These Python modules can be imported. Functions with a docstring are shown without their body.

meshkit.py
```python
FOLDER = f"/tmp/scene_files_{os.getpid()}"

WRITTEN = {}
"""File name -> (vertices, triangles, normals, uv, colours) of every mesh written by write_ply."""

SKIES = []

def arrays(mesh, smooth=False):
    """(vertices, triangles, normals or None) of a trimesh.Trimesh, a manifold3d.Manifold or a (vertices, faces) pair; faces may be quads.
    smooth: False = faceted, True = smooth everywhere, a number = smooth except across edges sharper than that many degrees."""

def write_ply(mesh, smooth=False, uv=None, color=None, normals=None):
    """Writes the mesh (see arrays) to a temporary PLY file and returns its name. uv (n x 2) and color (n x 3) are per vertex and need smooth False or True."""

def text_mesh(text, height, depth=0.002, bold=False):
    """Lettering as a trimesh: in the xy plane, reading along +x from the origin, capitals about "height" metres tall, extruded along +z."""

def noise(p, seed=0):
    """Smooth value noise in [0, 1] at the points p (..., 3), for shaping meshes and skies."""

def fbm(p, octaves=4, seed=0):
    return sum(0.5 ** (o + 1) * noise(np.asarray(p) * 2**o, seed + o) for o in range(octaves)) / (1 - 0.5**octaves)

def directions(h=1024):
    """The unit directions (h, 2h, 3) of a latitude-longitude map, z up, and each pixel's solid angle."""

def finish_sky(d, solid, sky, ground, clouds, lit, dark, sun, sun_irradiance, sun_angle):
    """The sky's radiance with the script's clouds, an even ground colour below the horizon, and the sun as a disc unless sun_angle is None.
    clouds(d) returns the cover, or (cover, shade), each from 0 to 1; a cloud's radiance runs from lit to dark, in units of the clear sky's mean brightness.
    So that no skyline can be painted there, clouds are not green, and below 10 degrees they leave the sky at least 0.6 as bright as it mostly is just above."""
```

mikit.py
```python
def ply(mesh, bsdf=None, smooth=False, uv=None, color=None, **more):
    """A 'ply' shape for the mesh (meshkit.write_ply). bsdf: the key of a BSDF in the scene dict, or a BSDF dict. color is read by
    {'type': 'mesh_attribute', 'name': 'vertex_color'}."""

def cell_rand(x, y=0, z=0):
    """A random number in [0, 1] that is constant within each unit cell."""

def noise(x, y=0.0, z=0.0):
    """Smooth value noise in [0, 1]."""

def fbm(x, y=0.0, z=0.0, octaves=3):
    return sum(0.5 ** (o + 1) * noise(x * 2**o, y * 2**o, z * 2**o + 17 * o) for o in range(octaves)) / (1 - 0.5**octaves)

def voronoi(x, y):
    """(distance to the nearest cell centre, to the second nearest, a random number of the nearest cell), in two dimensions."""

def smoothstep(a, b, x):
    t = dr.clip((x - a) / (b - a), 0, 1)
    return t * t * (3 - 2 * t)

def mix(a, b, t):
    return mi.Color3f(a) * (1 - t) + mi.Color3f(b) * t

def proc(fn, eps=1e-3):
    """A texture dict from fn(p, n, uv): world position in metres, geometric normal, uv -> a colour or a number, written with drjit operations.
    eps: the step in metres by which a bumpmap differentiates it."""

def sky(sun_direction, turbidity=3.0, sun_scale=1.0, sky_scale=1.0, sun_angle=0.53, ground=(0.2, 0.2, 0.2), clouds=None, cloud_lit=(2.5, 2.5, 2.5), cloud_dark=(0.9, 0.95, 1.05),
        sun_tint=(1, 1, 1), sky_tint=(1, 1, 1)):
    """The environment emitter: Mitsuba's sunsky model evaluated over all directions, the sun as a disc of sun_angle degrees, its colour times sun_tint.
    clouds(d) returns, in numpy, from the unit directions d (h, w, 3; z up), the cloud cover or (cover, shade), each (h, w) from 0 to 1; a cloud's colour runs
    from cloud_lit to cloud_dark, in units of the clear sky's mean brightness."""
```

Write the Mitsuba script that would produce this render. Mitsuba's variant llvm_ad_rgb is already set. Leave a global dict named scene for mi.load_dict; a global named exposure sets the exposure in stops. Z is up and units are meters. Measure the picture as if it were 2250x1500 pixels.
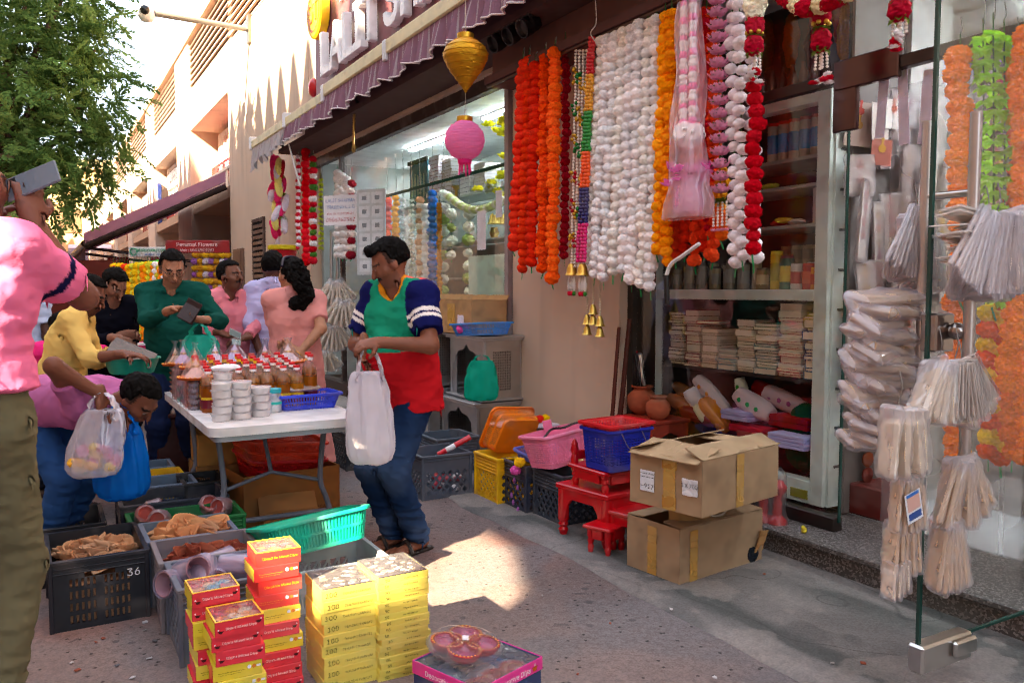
import math, random
import numpy as np, trimesh, manifold3d as m3
import shapely.geometry as sg, shapely.affinity as sa
import drjit as dr, mitsuba as mi, mikit, meshkit
from mikit import proc, noise, fbm, voronoi, cell_rand, smoothstep, mix
T = mi.ScalarTransform4f
rng = random.Random(7)
nrg = np.random.RandomState(11)

# ---------------------------------------------------------------- camera, sky, exposure
FPX, PITCH, HC = 1816.0, math.radians(3.6), 1.42
FW = np.array([0, math.cos(PITCH), -math.sin(PITCH)]); UPV = np.array([0, math.sin(PITCH), math.cos(PITCH)])
CAM = np.array([0, 0, HC])
SUN = np.array([-0.47 * math.cos(math.radians(31)), -0.883 * math.cos(math.radians(31)), math.sin(math.radians(31))])
SUN = SUN / np.linalg.norm(SUN)
scene, labels = {}, {}
scene['camera'] = {'type': 'perspective', 'fov': math.degrees(2 * math.atan(1125 / FPX)), 'fov_axis': 'x', 'near_clip': 0.05, 'far_clip': 600.0,
                   'to_world': T().look_at(origin=CAM.tolist(), target=(CAM + FW).tolist(), up=[0, 0, 1])}
scene['sky'] = mikit.sky(SUN.tolist(), turbidity=3.5, sun_tint=(1.0, 1.0, 0.97), sun_scale=1.6, sky_scale=1.15, sky_tint=(0.98, 1.0, 1.01), clouds=lambda d: 0.55 + 0 * d[..., 2], cloud_lit=(1.5, 1.5, 1.5))
exposure = 4.15

# ---------------------------------------------------------------- picture and facade coordinates
def ray(x, y):
    d = np.array([(x - 1125) / FPX, 0, 0]) + UPV * ((750 - y) / FPX) + FW
    return d / d[1]
def P(x, y, d): return CAM + ray(x, y) * d                       # the point at depth d (metres ahead)
def G(x, y, z=0.0):
    r = ray(x, y); return CAM + r * ((z - HC) / r[2])
NV, UV = np.array([0.868, 0.496, 0]), np.array([-0.496, 0.868, 0])
NV /= np.linalg.norm(NV); UV /= np.linalg.norm(UV)
def FC(x, y, c):
    r = ray(x, y); return CAM + r * (c / (NV @ r))
def F(s, c, z=0.0): return UV * s + NV * c + np.array([0, 0, z])  # along the street, into the shops, up
def SC(p): return float(UV @ p), float(NV @ p), float(p[2])
AF = math.atan2(-UV[1], -UV[0])                                   # facade frame: local x runs along the shops towards the camera, local y into the shop

def mat4(loc=(0, 0, 0), rz=0.0, rx=0.0, ry=0.0, sc=1.0):
    cx, sx, cy, sy, cz, sz = math.cos(rx), math.sin(rx), math.cos(ry), math.sin(ry), math.cos(rz), math.sin(rz)
    R = np.array([[cz, -sz, 0], [sz, cz, 0], [0, 0, 1]]) @ np.array([[cy, 0, sy], [0, 1, 0], [-sy, 0, cy]]) @ np.array([[1, 0, 0], [0, cx, -sx], [0, sx, cx]])
    m = np.eye(4); m[:3, :3] = R * np.asarray(sc); m[:3, 3] = loc
    return m
def frame(o, x, y, z):
    m = np.eye(4); m[:3, 0], m[:3, 1], m[:3, 2], m[:3, 3] = x, y, z, o
    return m
def unit(v): v = np.asarray(v, float); return v / max(np.linalg.norm(v), 1e-9)

# ---------------------------------------------------------------- materials: the colour of a piece travels in its uv (r*256+g, b+256*seed)
def dec(uv):
    a = dr.floor(uv.x); r = dr.floor(a / 256); g = a - r * 256
    e = dr.floor(uv.y); s = dr.floor(e / 256); b = e - s * 256
    f = lambda v: dr.power(dr.clip(v / 255, 0, 1), 2.2)
    return mi.Color3f(f(r), f(g), f(b)), s / 64
def tone(amp, sc, dirt=None, damt=0.0):
    def fn(p, n, uv):
        c, s = dec(uv)
        t = fbm(p.x * sc + s * 37, p.y * sc, p.z * sc, 3)
        c = c * (1 + amp * (t - 0.5) * 2)
        if dirt is not None:
            c = mix(c, dirt, damt * smoothstep(0.5, 0.75, fbm(p.x * 7 + 9, p.y * 7, p.z * 7, 3)))
        return c
    return fn
def bump(b, fn, scale): return {'type': 'bumpmap', 'arbitrary': proc(fn), 'scale': scale, 'bsdf': b}
def two(b): return {'type': 'twosided', 'bsdf': b}
def prin(color, rough=0.6, spec=0.4, **k): return {'type': 'principled', 'base_color': color, 'roughness': rough, 'specular': spec, **k}
VC = {'type': 'mesh_attribute', 'name': 'vertex_color'}
scene['matte'] = two(prin(proc(tone(0.14, 9, (0.16, 0.13, 0.11), 0.12)), 0.85, 0.25))
scene['plastic'] = two(prin(proc(tone(0.10, 12, (0.22, 0.19, 0.17), 0.28)), 0.42, 0.45))
scene['gloss'] = two(prin(proc(tone(0.05, 14, (0.4, 0.36, 0.33), 0.1)), 0.22, 0.5))
scene['paper'] = two(prin(proc(tone(0.10, 40, (0.3, 0.24, 0.18), 0.15)), 0.8, 0.2))
scene['card'] = two(bump(prin(proc(tone(0.12, 14, (0.14, 0.085, 0.05), 0.3)), 0.9, 0.1), lambda p, n, uv: fbm(p.x * 30, p.y * 30, p.z * 30, 3), 0.006))
scene['clay'] = two(prin(proc(tone(0.22, 24, (0.30, 0.19, 0.13), 0.5)), 0.9, 0.15))
scene['metal'] = two(prin(proc(tone(0.14, 14)), 0.34, 0.5, metallic=0.9))
scene['chrome'] = two(prin(proc(tone(0.05, 8)), 0.14, 0.5, metallic=1.0))
scene['pom'] = two(prin(proc(tone(0.30, 90)), 0.95, 0.05, sheen=0.2))
scene['leaf'] = {'type': 'principledthin', 'base_color': proc(tone(0.35, 1.3)), 'roughness': 0.55, 'diff_trans': 0.7}
scene['petal'] = {'type': 'principledthin', 'base_color': proc(tone(0.15, 30)), 'roughness': 0.6, 'diff_trans': 0.8}
scene['bag'] = bump({'type': 'principledthin', 'base_color': proc(tone(0.05, 20)), 'roughness': 0.28, 'diff_trans': 0.8, 'spec_trans': 0.12}, lambda p, n, uv: fbm(p.x * 22, p.y * 22, p.z * 5, 4), 0.02)
scene['cloth'] = two(bump(prin(proc(tone(0.10, 6)), 0.9, 0.08, sheen=0.1), lambda p, n, uv: fbm(p.x * 16, p.y * 16, p.z * 9, 3), 0.012))
scene['clothv'] = two(bump(prin(VC, 0.9, 0.06, sheen=0.06), lambda p, n, uv: fbm(p.x * 15, p.y * 15, p.z * 8, 3) + 0.9 * dr.abs(fbm(p.x * 9 + 3, p.y * 9, p.z * 12, 2) - 0.5) + 0.05 * noise(p.x * 300, p.y * 300, p.z * 300), 0.016))
scene['skinv'] = two(bump(prin(VC, 0.52, 0.3), lambda p, n, uv: fbm(p.x * 160, p.y * 160, p.z * 160, 2), 0.0006))
scene['hair'] = two(bump(prin(proc(tone(0.3, 50)), 0.6, 0.12), lambda p, n, uv: fbm(p.x * 170, p.y * 170, p.z * 60, 3), 0.012))
scene['wood'] = two(prin(proc(tone(0.25, 30)), 0.5, 0.4))
scene['oil'] = {'type': 'principled', 'base_color': proc(tone(0.05, 8)), 'roughness': 0.08, 'spec_trans': 0.55, 'eta': 1.4}
scene['glass'] = {'type': 'thindielectric', 'int_ior': 1.3, 'specular_transmittance': {'type': 'rgb', 'value': [0.94, 0.97, 0.955]}}
scene['film'] = {'type': 'blendbsdf', 'weight': 0.05, 'a': {'type': 'thindielectric', 'int_ior': 1.3}, 'b': two(prin(proc(tone(0.1, 30)), 0.25, 0.6))}
scene['haze_film'] = {'type': 'blendbsdf', 'weight': 0.30, 'a': {'type': 'thindielectric', 'int_ior': 1.5}, 'b': two(bump(prin(proc(tone(0.1, 30)), 0.14, 0.8), lambda p, n, uv: fbm(p.x * 45, p.y * 45, p.z * 45, 4), 0.018))}
scene['crinkle'] = {'type': 'blendbsdf', 'weight': 0.15, 'a': {'type': 'thindielectric', 'int_ior': 1.4}, 'b': two(bump(prin(proc(tone(0.1, 30)), 0.12, 0.9), lambda p, n, uv: fbm(p.x * 45, p.y * 45, p.z * 45, 4), 0.02))}
scene['edge_glass'] = two(prin({'type': 'rgb', 'value': [0.01, 0.05, 0.04]}, 0.1, 0.6))

def ground_fn(p, n, uv):
    big = fbm(p.x * 0.7, p.y * 0.7, 0.3, 4)
    c = mix((0.138, 0.103, 0.098), (0.200, 0.152, 0.142), smoothstep(0.3, 0.7, big))
    red = smoothstep(0.55, 0.72, fbm(p.x * 1.1 + 31, p.y * 1.1, 2.0, 3))
    c = mix(c, (0.215, 0.105, 0.088), 0.45 * red)
    grey = smoothstep(0.54, 0.66, fbm(p.x * 1.7 + 5, p.y * 1.7 + 9, 5.0, 4))
    c = mix(c, (0.135, 0.128, 0.135), 0.6 * grey)
    grit = noise(p.x * 170, p.y * 170); grit2 = noise(p.x * 60 + 4, p.y * 60)
    c = c * (0.72 + 0.36 * grit + 0.24 * grit2)
    d, d2, k = voronoi(p.x * 16, p.y * 16)
    pits = (1 - smoothstep(0.05, 0.16, d)) * smoothstep(0.7, 0.75, k)
    c = mix(c, (0.03, 0.028, 0.027), 0.85 * pits)
    d, d2, k = voronoi(p.x * 5, p.y * 5)
    c = mix(c, (0.06, 0.055, 0.06), 0.6 * (1 - smoothstep(0.05, 0.22 * fbm(p.x * 14, p.y * 14, 0, 2), d)) * smoothstep(0.72, 0.78, k))
    return c
def ground_bump(p, n, uv):
    d, d2, k = voronoi(p.x * 16, p.y * 16)
    return fbm(p.x * 60, p.y * 60, 0, 3) - 0.8 * (1 - smoothstep(0.04, 0.16, d)) * smoothstep(0.7, 0.75, k)
scene['asphalt'] = two(bump(prin(proc(ground_fn), 0.9, 0.2), ground_bump, 0.008))
def conc_fn(p, n, uv):
    a = fbm(p.x * 1.3 + 3, p.y * 1.3, 1.0, 4); b = fbm(p.x * 3.1, p.y * 3.1 + 8, 4.0, 4)
    c = mix((0.120, 0.112, 0.108), (0.205, 0.185, 0.175), smoothstep(0.35, 0.65, a))
    st = -0.4961 * p.x + 0.8682 * p.y; ct = 0.8682 * p.x + 0.4961 * p.y
    wob = 0.10 * (fbm(st * 1.6, 3.0, 2.0, 3) - 0.5)
    dk = smoothstep(0.42, 0.62, fbm(st * 0.9, ct * 4.0, 7.0, 4))
    c = mix(c, (0.066, 0.070, 0.066), 0.85 * dk * dr.maximum(1 - smoothstep(0.03, 0.11, dr.abs(ct + wob - 2.60)), smoothstep(2.95, 3.2, ct + 2 * wob)))
    c = mix(c, (0.27, 0.235, 0.22), 0.55 * (1 - smoothstep(0.02, 0.09, dr.abs(ct + wob - 2.42))) * smoothstep(0.35, 0.6, fbm(st * 3, ct * 3, 1.0, 3)))
    c = mix(c, (0.085, 0.082, 0.080), 0.6 * smoothstep(0.60, 0.68, fbm(st * 2.2, ct * 3.0, 11.0, 4)))
    crack = dr.abs(fbm(st * 1.3, ct * 1.3, 21.0, 3) - 0.5)
    c = mix(c, (0.05, 0.047, 0.045), 0.5 * (1 - smoothstep(0.0, 0.006, crack)))
    c = mix(c, (0.25, 0.215, 0.195), 0.5 * smoothstep(0.58, 0.64, b))
    c = c * (0.78 + 0.3 * noise(p.x * 150, p.y * 150) + 0.14 * noise(p.x * 40, p.y * 40))
    return c
scene['concrete'] = two(bump(prin(proc(conc_fn), 0.8, 0.3), lambda p, n, uv: fbm(p.x * 20, p.y * 20, 0, 4), 0.008))
def granite_fn(p, n, uv):
    up = dr.abs(n.z) > 0.5; d, d2, k = voronoi(dr.select(up, p.x, p.y) * 130, dr.select(up, p.y, p.z) * 130)
    c = mix((0.055, 0.048, 0.046), (0.22, 0.195, 0.19), smoothstep(0.45, 0.95, k))
    return mix(c, (0.13, 0.11, 0.10), 0.4 * fbm(p.x * 3, p.y * 3, p.z * 3, 3))
scene['granite'] = two(prin(proc(granite_fn), 0.45, 0.45))
def wall_fn(p, n, uv):
    c, s = dec(uv)
    t = fbm(p.x * 1.1, p.y * 1.1, p.z * 0.5, 4)
    drip = smoothstep(0.55, 0.8, fbm(p.x * 5, p.y * 5, p.z * 0.5, 3))
    low = 1 - smoothstep(0.0, 0.9, p.z + 0.5 * t)
    c = c * (0.9 + 0.2 * t) * (1 - 0.12 * drip)
    return mix(c, mi.Color3f(0.22, 0.16, 0.125), 0.35 * low)
scene['stucco'] = two(bump(prin(proc(wall_fn), 0.9, 0.2), lambda p, n, uv: fbm(p.x * 90, p.y * 90, p.z * 90, 3), 0.0015))
scene['tile'] = two(prin(proc(tone(0.08, 3)), 0.18, 0.5))
def valance_fn(p, n, uv):
    c, s = dec(uv)
    t = p.x * -0.4961 + p.y * 0.8682
    k = t * 9.0 - dr.floor(t * 9.0)
    st = smoothstep(0.0, 0.06, k) * (1 - smoothstep(0.18, 0.24, k))
    c = mix(c, mi.Color3f(0.42, 0.33, 0.36), st)
    return c * (0.85 + 0.3 * fbm(p.x * 3, p.y * 3, p.z * 3, 3))
scene['striped_fabric'] = {'type': 'principledthin', 'base_color': proc(valance_fn), 'roughness': 0.8, 'diff_trans': 0.5}

for _k in [k for k in scene if k not in ('camera', 'sky')]: scene['material_' + _k] = scene.pop(_k)

# ---------------------------------------------------------------- mesh helpers
def C(h):
    if isinstance(h, str): return tuple(int(h[i:i + 2], 16) for i in (0, 2, 4))
    return tuple(int(max(0, min(255, round(v)))) for v in h)
def jit(col, a=10, r=rng):
    k = r.uniform(-a, a); return C([v + k + r.uniform(-a, a) * 0.4 for v in C(col)])
def arr(mesh):
    if isinstance(mesh, (tuple, list)):
        v, f = np.asarray(mesh[0], float), np.asarray(mesh[1], int)
        if f.shape[1] == 4: f = np.vstack([f[:, [0, 1, 2]], f[:, [0, 2, 3]]])
        return v, f
    if hasattr(mesh, 'to_mesh'):
        m = mesh.to_mesh(); return np.array(m.vert_properties[:, :3], float), np.array(m.tri_verts)
    return np.array(mesh.vertices, float), np.array(mesh.faces)
def cat(*ms):
    V, Fs, n = [], [], 0
    for m in ms:
        if m is None: continue
        v, f = arr(m); V.append(v); Fs.append(f + n); n += len(v)
    return np.vstack(V), np.vstack(Fs)
def xf(mesh, m):
    v, f = arr(mesh); v = v @ m[:3, :3].T + m[:3, 3]
    if np.linalg.det(m[:3, :3]) < 0: f = f[:, ::-1]
    return v, f
def mv(mesh, loc=(0, 0, 0), rz=0.0, rx=0.0, ry=0.0, sc=1.0): return xf(mesh, mat4(loc, rz, rx, ry, sc))

BOXF = np.array([[0, 2, 3, 1], [4, 5, 7, 6], [0, 1, 5, 4], [2, 6, 7, 3], [0, 4, 6, 2], [1, 3, 7, 5]])
def box(x, y, z, c=(0, 0, 0), b=0.0):
    """Centred box; b chamfers every edge."""
    if b <= 0:
        v = np.array([[i, j, k] for k in (-.5, .5) for j in (-.5, .5) for i in (-.5, .5)]) * [x, y, z] + np.asarray(c)
        return v, np.vstack([BOXF[:, [0, 1, 2]], BOXF[:, [0, 2, 3]]])
    b = min(b, x * .45, y * .45, z * .45); pts = []
    for i in (-1, 1):
        for j in (-1, 1):
            for k in (-1, 1):
                for a in ((1, 1, 0), (1, 0, 1), (0, 1, 1)):
                    pts.append([i * (x / 2 - b * a[0]), j * (y / 2 - b * a[1]), k * (z / 2 - b * a[2])])
    key = ('bx', round(x, 4), round(y, 4), round(z, 4), round(b, 4))
    if key not in _CACHE:
        h = trimesh.convex.convex_hull(np.array(pts)); _CACHE[key] = (np.array(h.vertices), np.array(h.faces))
    v, f = _CACHE[key]
    return v + np.asarray(c), f
_CACHE = {}
def bbox_(lo, hi, b=0.0):
    lo, hi = np.asarray(lo, float), np.asarray(hi, float)
    return box(*(hi - lo), (lo + hi) / 2, b)
def lathe(prof, n=20, cap=True):
    """Surface of revolution about z from (radius, z) pairs."""
    prof = [(max(r, 1e-4), z) for r, z in prof]
    a = np.arange(n) * 2 * np.pi / n
    v = np.array([[r * math.cos(t), r * math.sin(t), z] for r, z in prof for t in a])
    q = [[i * n + j, i * n + (j + 1) % n, (i + 1) * n + (j + 1) % n, (i + 1) * n + j] for i in range(len(prof) - 1) for j in range(n)]
    return v, np.vstack([np.array(q)[:, [0, 1, 2]], np.array(q)[:, [0, 2, 3]]])
def tube(pts, r, n=8, cap=True):
    p = np.asarray(pts, float); r = np.broadcast_to(np.asarray(r, float), (len(p),))
    t = np.gradient(p, axis=0); t /= np.linalg.norm(t, axis=1, keepdims=True) + 1e-12
    up = np.array([0, 0, 1.0]) if abs(t[:, 2]).mean() < 0.8 else np.array([1.0, 0, 0])
    a = np.cross(t, up); a /= np.linalg.norm(a, axis=1, keepdims=True) + 1e-12
    b = np.cross(t, a); th = np.arange(n) * 2 * np.pi / n
    v = p[:, None] + r[:, None, None] * (np.cos(th)[None, :, None] * a[:, None] + np.sin(th)[None, :, None] * b[:, None])
    i, j = np.meshgrid(np.arange(len(p) - 1), np.arange(n), indexing='ij')
    q = np.stack([i * n + j, (i + 1) * n + j, (i + 1) * n + (j + 1) % n, i * n + (j + 1) % n], -1).reshape(-1, 4)
    v = v.reshape(-1, 3); f = np.vstack([q[:, [0, 1, 2]], q[:, [0, 2, 3]]])
    if cap:
        k = len(v); v = np.vstack([v, p[:1], p[-1:]]); o = (len(p) - 1) * n; j = np.arange(n)
        f = np.vstack([f, np.stack([j, (j + 1) % n, j * 0 + k], 1), np.stack([o + (j + 1) % n, o + j, j * 0 + k + 1], 1)])
    return v, f
def curve(pts, n=12):
    """Catmull-Rom through the points."""
    p = np.asarray(pts, float); p = np.vstack([2 * p[0] - p[1], p, 2 * p[-1] - p[-2]]); out = []
    for i in range(1, len(p) - 2):
        for t in np.linspace(0, 1, n, endpoint=False):
            out.append(0.5 * (2 * p[i] + (p[i + 1] - p[i - 1]) * t + (2 * p[i - 1] - 5 * p[i] + 4 * p[i + 1] - p[i + 2]) * t * t + (3 * p[i] - p[i - 1] - 3 * p[i + 1] + p[i + 2]) * t ** 3))
    out.append(p[-2]); return np.array(out)
def ico(s=2):
    if ('ico', s) not in _CACHE:
        m = trimesh.creation.icosphere(s); _CACHE[('ico', s)] = (np.array(m.vertices), np.array(m.faces))
    return _CACHE[('ico', s)]
def ell(rx, ry, rz, c=(0, 0, 0), s=2):
    v, f = ico(s); return v * [rx, ry, rz] + np.asarray(c), f
def extr(poly, h):
    """Polygon (shapely or point list) in xy extruded from z=0 to h."""
    if not hasattr(poly, 'geom_type'): poly = sg.Polygon(poly)
    ms = [trimesh.creation.extrude_polygon(g, h, engine='earcut') for g in getattr(poly, 'geoms', [poly]) if g.area > 1e-9]
    return cat(*ms)
XZ = np.array([[1, 0, 0, 0], [0, 0, -1, 0], [0, 1, 0, 0], [0, 0, 0, 1.0]])          # xy drawing stood upright, its depth towards -y
def upright(mesh): return xf(mesh, XZ)
def loft(rings, closed=True, cap=True):
    """Rings: list of (n, 3) arrays with equal n."""
    R = np.asarray(rings, float); m, n = R.shape[:2]; v = R.reshape(-1, 3); q = []
    for i in range(m - 1):
        for j in range(n if closed else n - 1):
            k = (j + 1) % n; q.append([i * n + j, i * n + k, (i + 1) * n + k, (i + 1) * n + j])
    q = np.array(q); f = np.vstack([q[:, [0, 1, 2]], q[:, [0, 2, 3]]])
    if cap and closed:
        k = len(v); v = np.vstack([v, R[0].mean(0), R[-1].mean(0)]); j = np.arange(n); o = (m - 1) * n
        f = np.vstack([f, np.stack([(j + 1) % n, j, j * 0 + k], 1), np.stack([o + j, o + (j + 1) % n, j * 0 + k + 1], 1)])
    return v, f
def rough(mesh, amp, sc, seed=0):
    v, f = arr(mesh); m = trimesh.Trimesh(v, f, process=False)
    return v + m.vertex_normals * ((meshkit.fbm(v * sc + seed * 7.3, 3, seed) - 0.5) * 2 * amp)[:, None], f
def sub(mesh, n=1):
    v, f = arr(mesh)
    for _ in range(n): v, f = trimesh.remesh.subdivide(v, f)
    return v, f
def subedge(mesh, e):
    v, f = arr(mesh); v, f = trimesh.remesh.subdivide_to_size(v, f, e, max_iter=12); return v, f
def text(s, h, depth=0.002, bold=False, center=True):
    key = ('txt', s, h, depth, bold)
    if key not in _CACHE: _CACHE[key] = arr(meshkit.text_mesh(s, h, depth, bold))
    v, f = _CACHE[key]; v = v.copy()
    if center: v[:, 0] -= (v[:, 0].min() + v[:, 0].max()) / 2
    return v, f

# ---------------------------------------------------------------- scene helpers
def _uv(col, n, seed):
    r, g, b = C(col); return np.tile([[r * 256 + g + 0.5, b + 256 * (seed % 64) + 0.5]], (n, 1))
_count = {}
def key_for(k):
    n = _count.get(k, 0); _count[k] = n + 1
    return k if n == 0 else f'{k}_{n:03d}'
def shape(mesh, mat, col=None, smooth=35, seed=None, vc=None, m=None):
    v, f, n = meshkit.arrays(mesh if not isinstance(mesh, tuple) else arr(mesh), smooth)
    if seed is None: seed = rng.randrange(64)
    if vc is not None:
        path = meshkit.write_ply((v, f), False, None, np.asarray(vc), normals=n)
    else:
        path = meshkit.write_ply((v, f), False, _uv(col, len(v), seed), None, normals=n)
    d = {'type': 'ply', 'filename': path, 'face_normals': n is None, 'bsdf': {'type': 'ref', 'id': 'material_' + mat}}
    if m is not None: d['to_world'] = T(np.asarray(m).tolist())
    return d
def at(d, m): return {**d, 'to_world': T(np.asarray(m).tolist())}
def thing(name, label, cat_, group=None):
    k = key_for(name); labels[k] = {'label': label, 'category': cat_}
    if group: labels[k]['group'] = group
    return k
def struct(name, d):
    k = key_for(name); scene[k] = d; labels[k] = {'kind': 'structure', 'label': name.replace('_', ' ')}
    return k
def part(parent, name, d, label=None, kind=None):
    k = key_for(parent + '__' + name); scene[k] = d
    if label or kind:
        labels[k] = {}
        if label: labels[k]['label'] = label
        if kind: labels[k]['kind'] = kind
    return k
def one(name, label, cat_, d, group=None):
    k = thing(name, label, cat_, group); scene[k] = d; return k
ORD = 'bottom second third fourth fifth sixth seventh eighth ninth tenth eleventh twelfth thirteenth fourteenth fifteenth sixteenth seventeenth eighteenth nineteenth twentieth'.split()
def nth(i, n): return 'lowest' if i == 0 else ('topmost' if i == n - 1 else ORD[i] + ' from the bottom')
# ================================================================ the setting
def FB(s0, s1, c0, c1, z0, z1, b=0.0):
    """A box in the facade frame (along the street, into the shops, up)."""
    v, f = bbox_((-s1, c0, z0), (-s0, c1, z1), b)
    return xf((v, f), mat4((0, 0, 0), AF))
def sheet(lo, hi, z, n=1):
    v = np.array([[lo[0], lo[1], z], [hi[0], lo[1], z], [hi[0], hi[1], z], [lo[0], hi[1], z]], float); return v, np.array([[0, 1, 2], [0, 2, 3]])
def fsheet(s0, s1, c0, c1, z): 
    v = np.array([F(s1, c0, z), F(s0, c0, z), F(s0, c1, z), F(s1, c1, z)]); return v, np.array([[0, 1, 2], [0, 2, 3]])
struct('ground', shape(sheet((-150, -150), (150, 150), 0.0), 'asphalt', 'ffffff', False))
def apron():
    S = np.linspace(-8, 16, 121); w = np.full(len(S), 2.35)
    w = w + 0.06 * (meshkit.fbm(np.stack([S * 1.7, S * 0, S * 0], -1), 3, 5) - 0.5) * 2
    v, f = [], []
    for s, a in zip(S, w): v += [F(s, a, 0.0005), F(s, a + 0.03, 0.012), F(s, 3.45, 0.016)]
    for i in range(len(S) - 1):
        for j in (0, 1): a = i * 3 + j; f += [[a, a + 1, a + 4], [a, a + 4, a + 3]]
    return np.array(v), np.array(f)[:, ::-1]
struct('concrete_pavement', shape(apron(), 'concrete', 'ffffff', True))
struct('shop_step', shape(cat(FB(-6, 4.62, 3.38, 3.95, 0.0, 0.118), FB(-6, 4.62, 3.345, 3.95, 0.12, 0.152, 0.006)), 'granite', 'ffffff', 30))
TILE = shape(FB(0, 0.598, 0, 0.598, 0, 0.006), 'tile', 'a9aaae', False)
struct('shop_floor', shape(FB(-1, 12, 3.951, 8.0, 0.0, 0.150), 'matte', '6a6a6c', False))
for i in range(6):
    for j in range(5):
        part('shop_floor', 'tile', at(TILE, mat4(F(0.3 + 0.6 * i, 3.96 + 0.6 * j, 0.1505))))

# ---- the near shop building
B = thing('shop_building', 'beige shop building with a broad pillar, lit show window and open glass doorway', 'building')
BEIGE = 'c6ae9a'
part(B, 'pillar', shape(FB(4.62, 6.12, 3.5, 4.3, 0, 3.4, 0.008), 'stucco', BEIGE, 30))
part(B, 'pier', shape(FB(12.1, 17.9, 3.5, 4.3, 0, 6.35), 'stucco', BEIGE, False))
part(B, 'upper_wall', shape(cat(FB(-8, 12.1, 3.51, 8.2, 3.32, 6.35), FB(-8, 17.9, 3.5, 9, 7.75, 7.95)), 'stucco', BEIGE, False))
part(B, 'pier_back', shape(FB(12.1, 17.9, 4.3, 8.2, 0, 6.35), 'stucco', BEIGE, False))
part(B, 'side_wall', shape(cat(FB(-8, 0.2, 3.5, 8.2, 0.16, 3.32), FB(-1, 12.1, 8.0, 8.2, 0.0, 3.32)), 'stucco', BEIGE, False))
part(B, 'louvre_backing', shape(FB(-8, 17.9, 3.62, 9, 6.35, 7.75), 'matte', '8f7a6b', False))
LV = shape(xf(box(5.9, 0.035, 0.14), mat4((0, 0, 0), AF, -0.45)), 'matte', 'b59a86', False)
for k in range(9):
    for j in range(2): part(B, 'louvre', at(LV, mat4(F(14.9 - 6.02 * j, 3.56, 6.45 + 0.15 * k))))
WF = '3a2a26'
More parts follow.
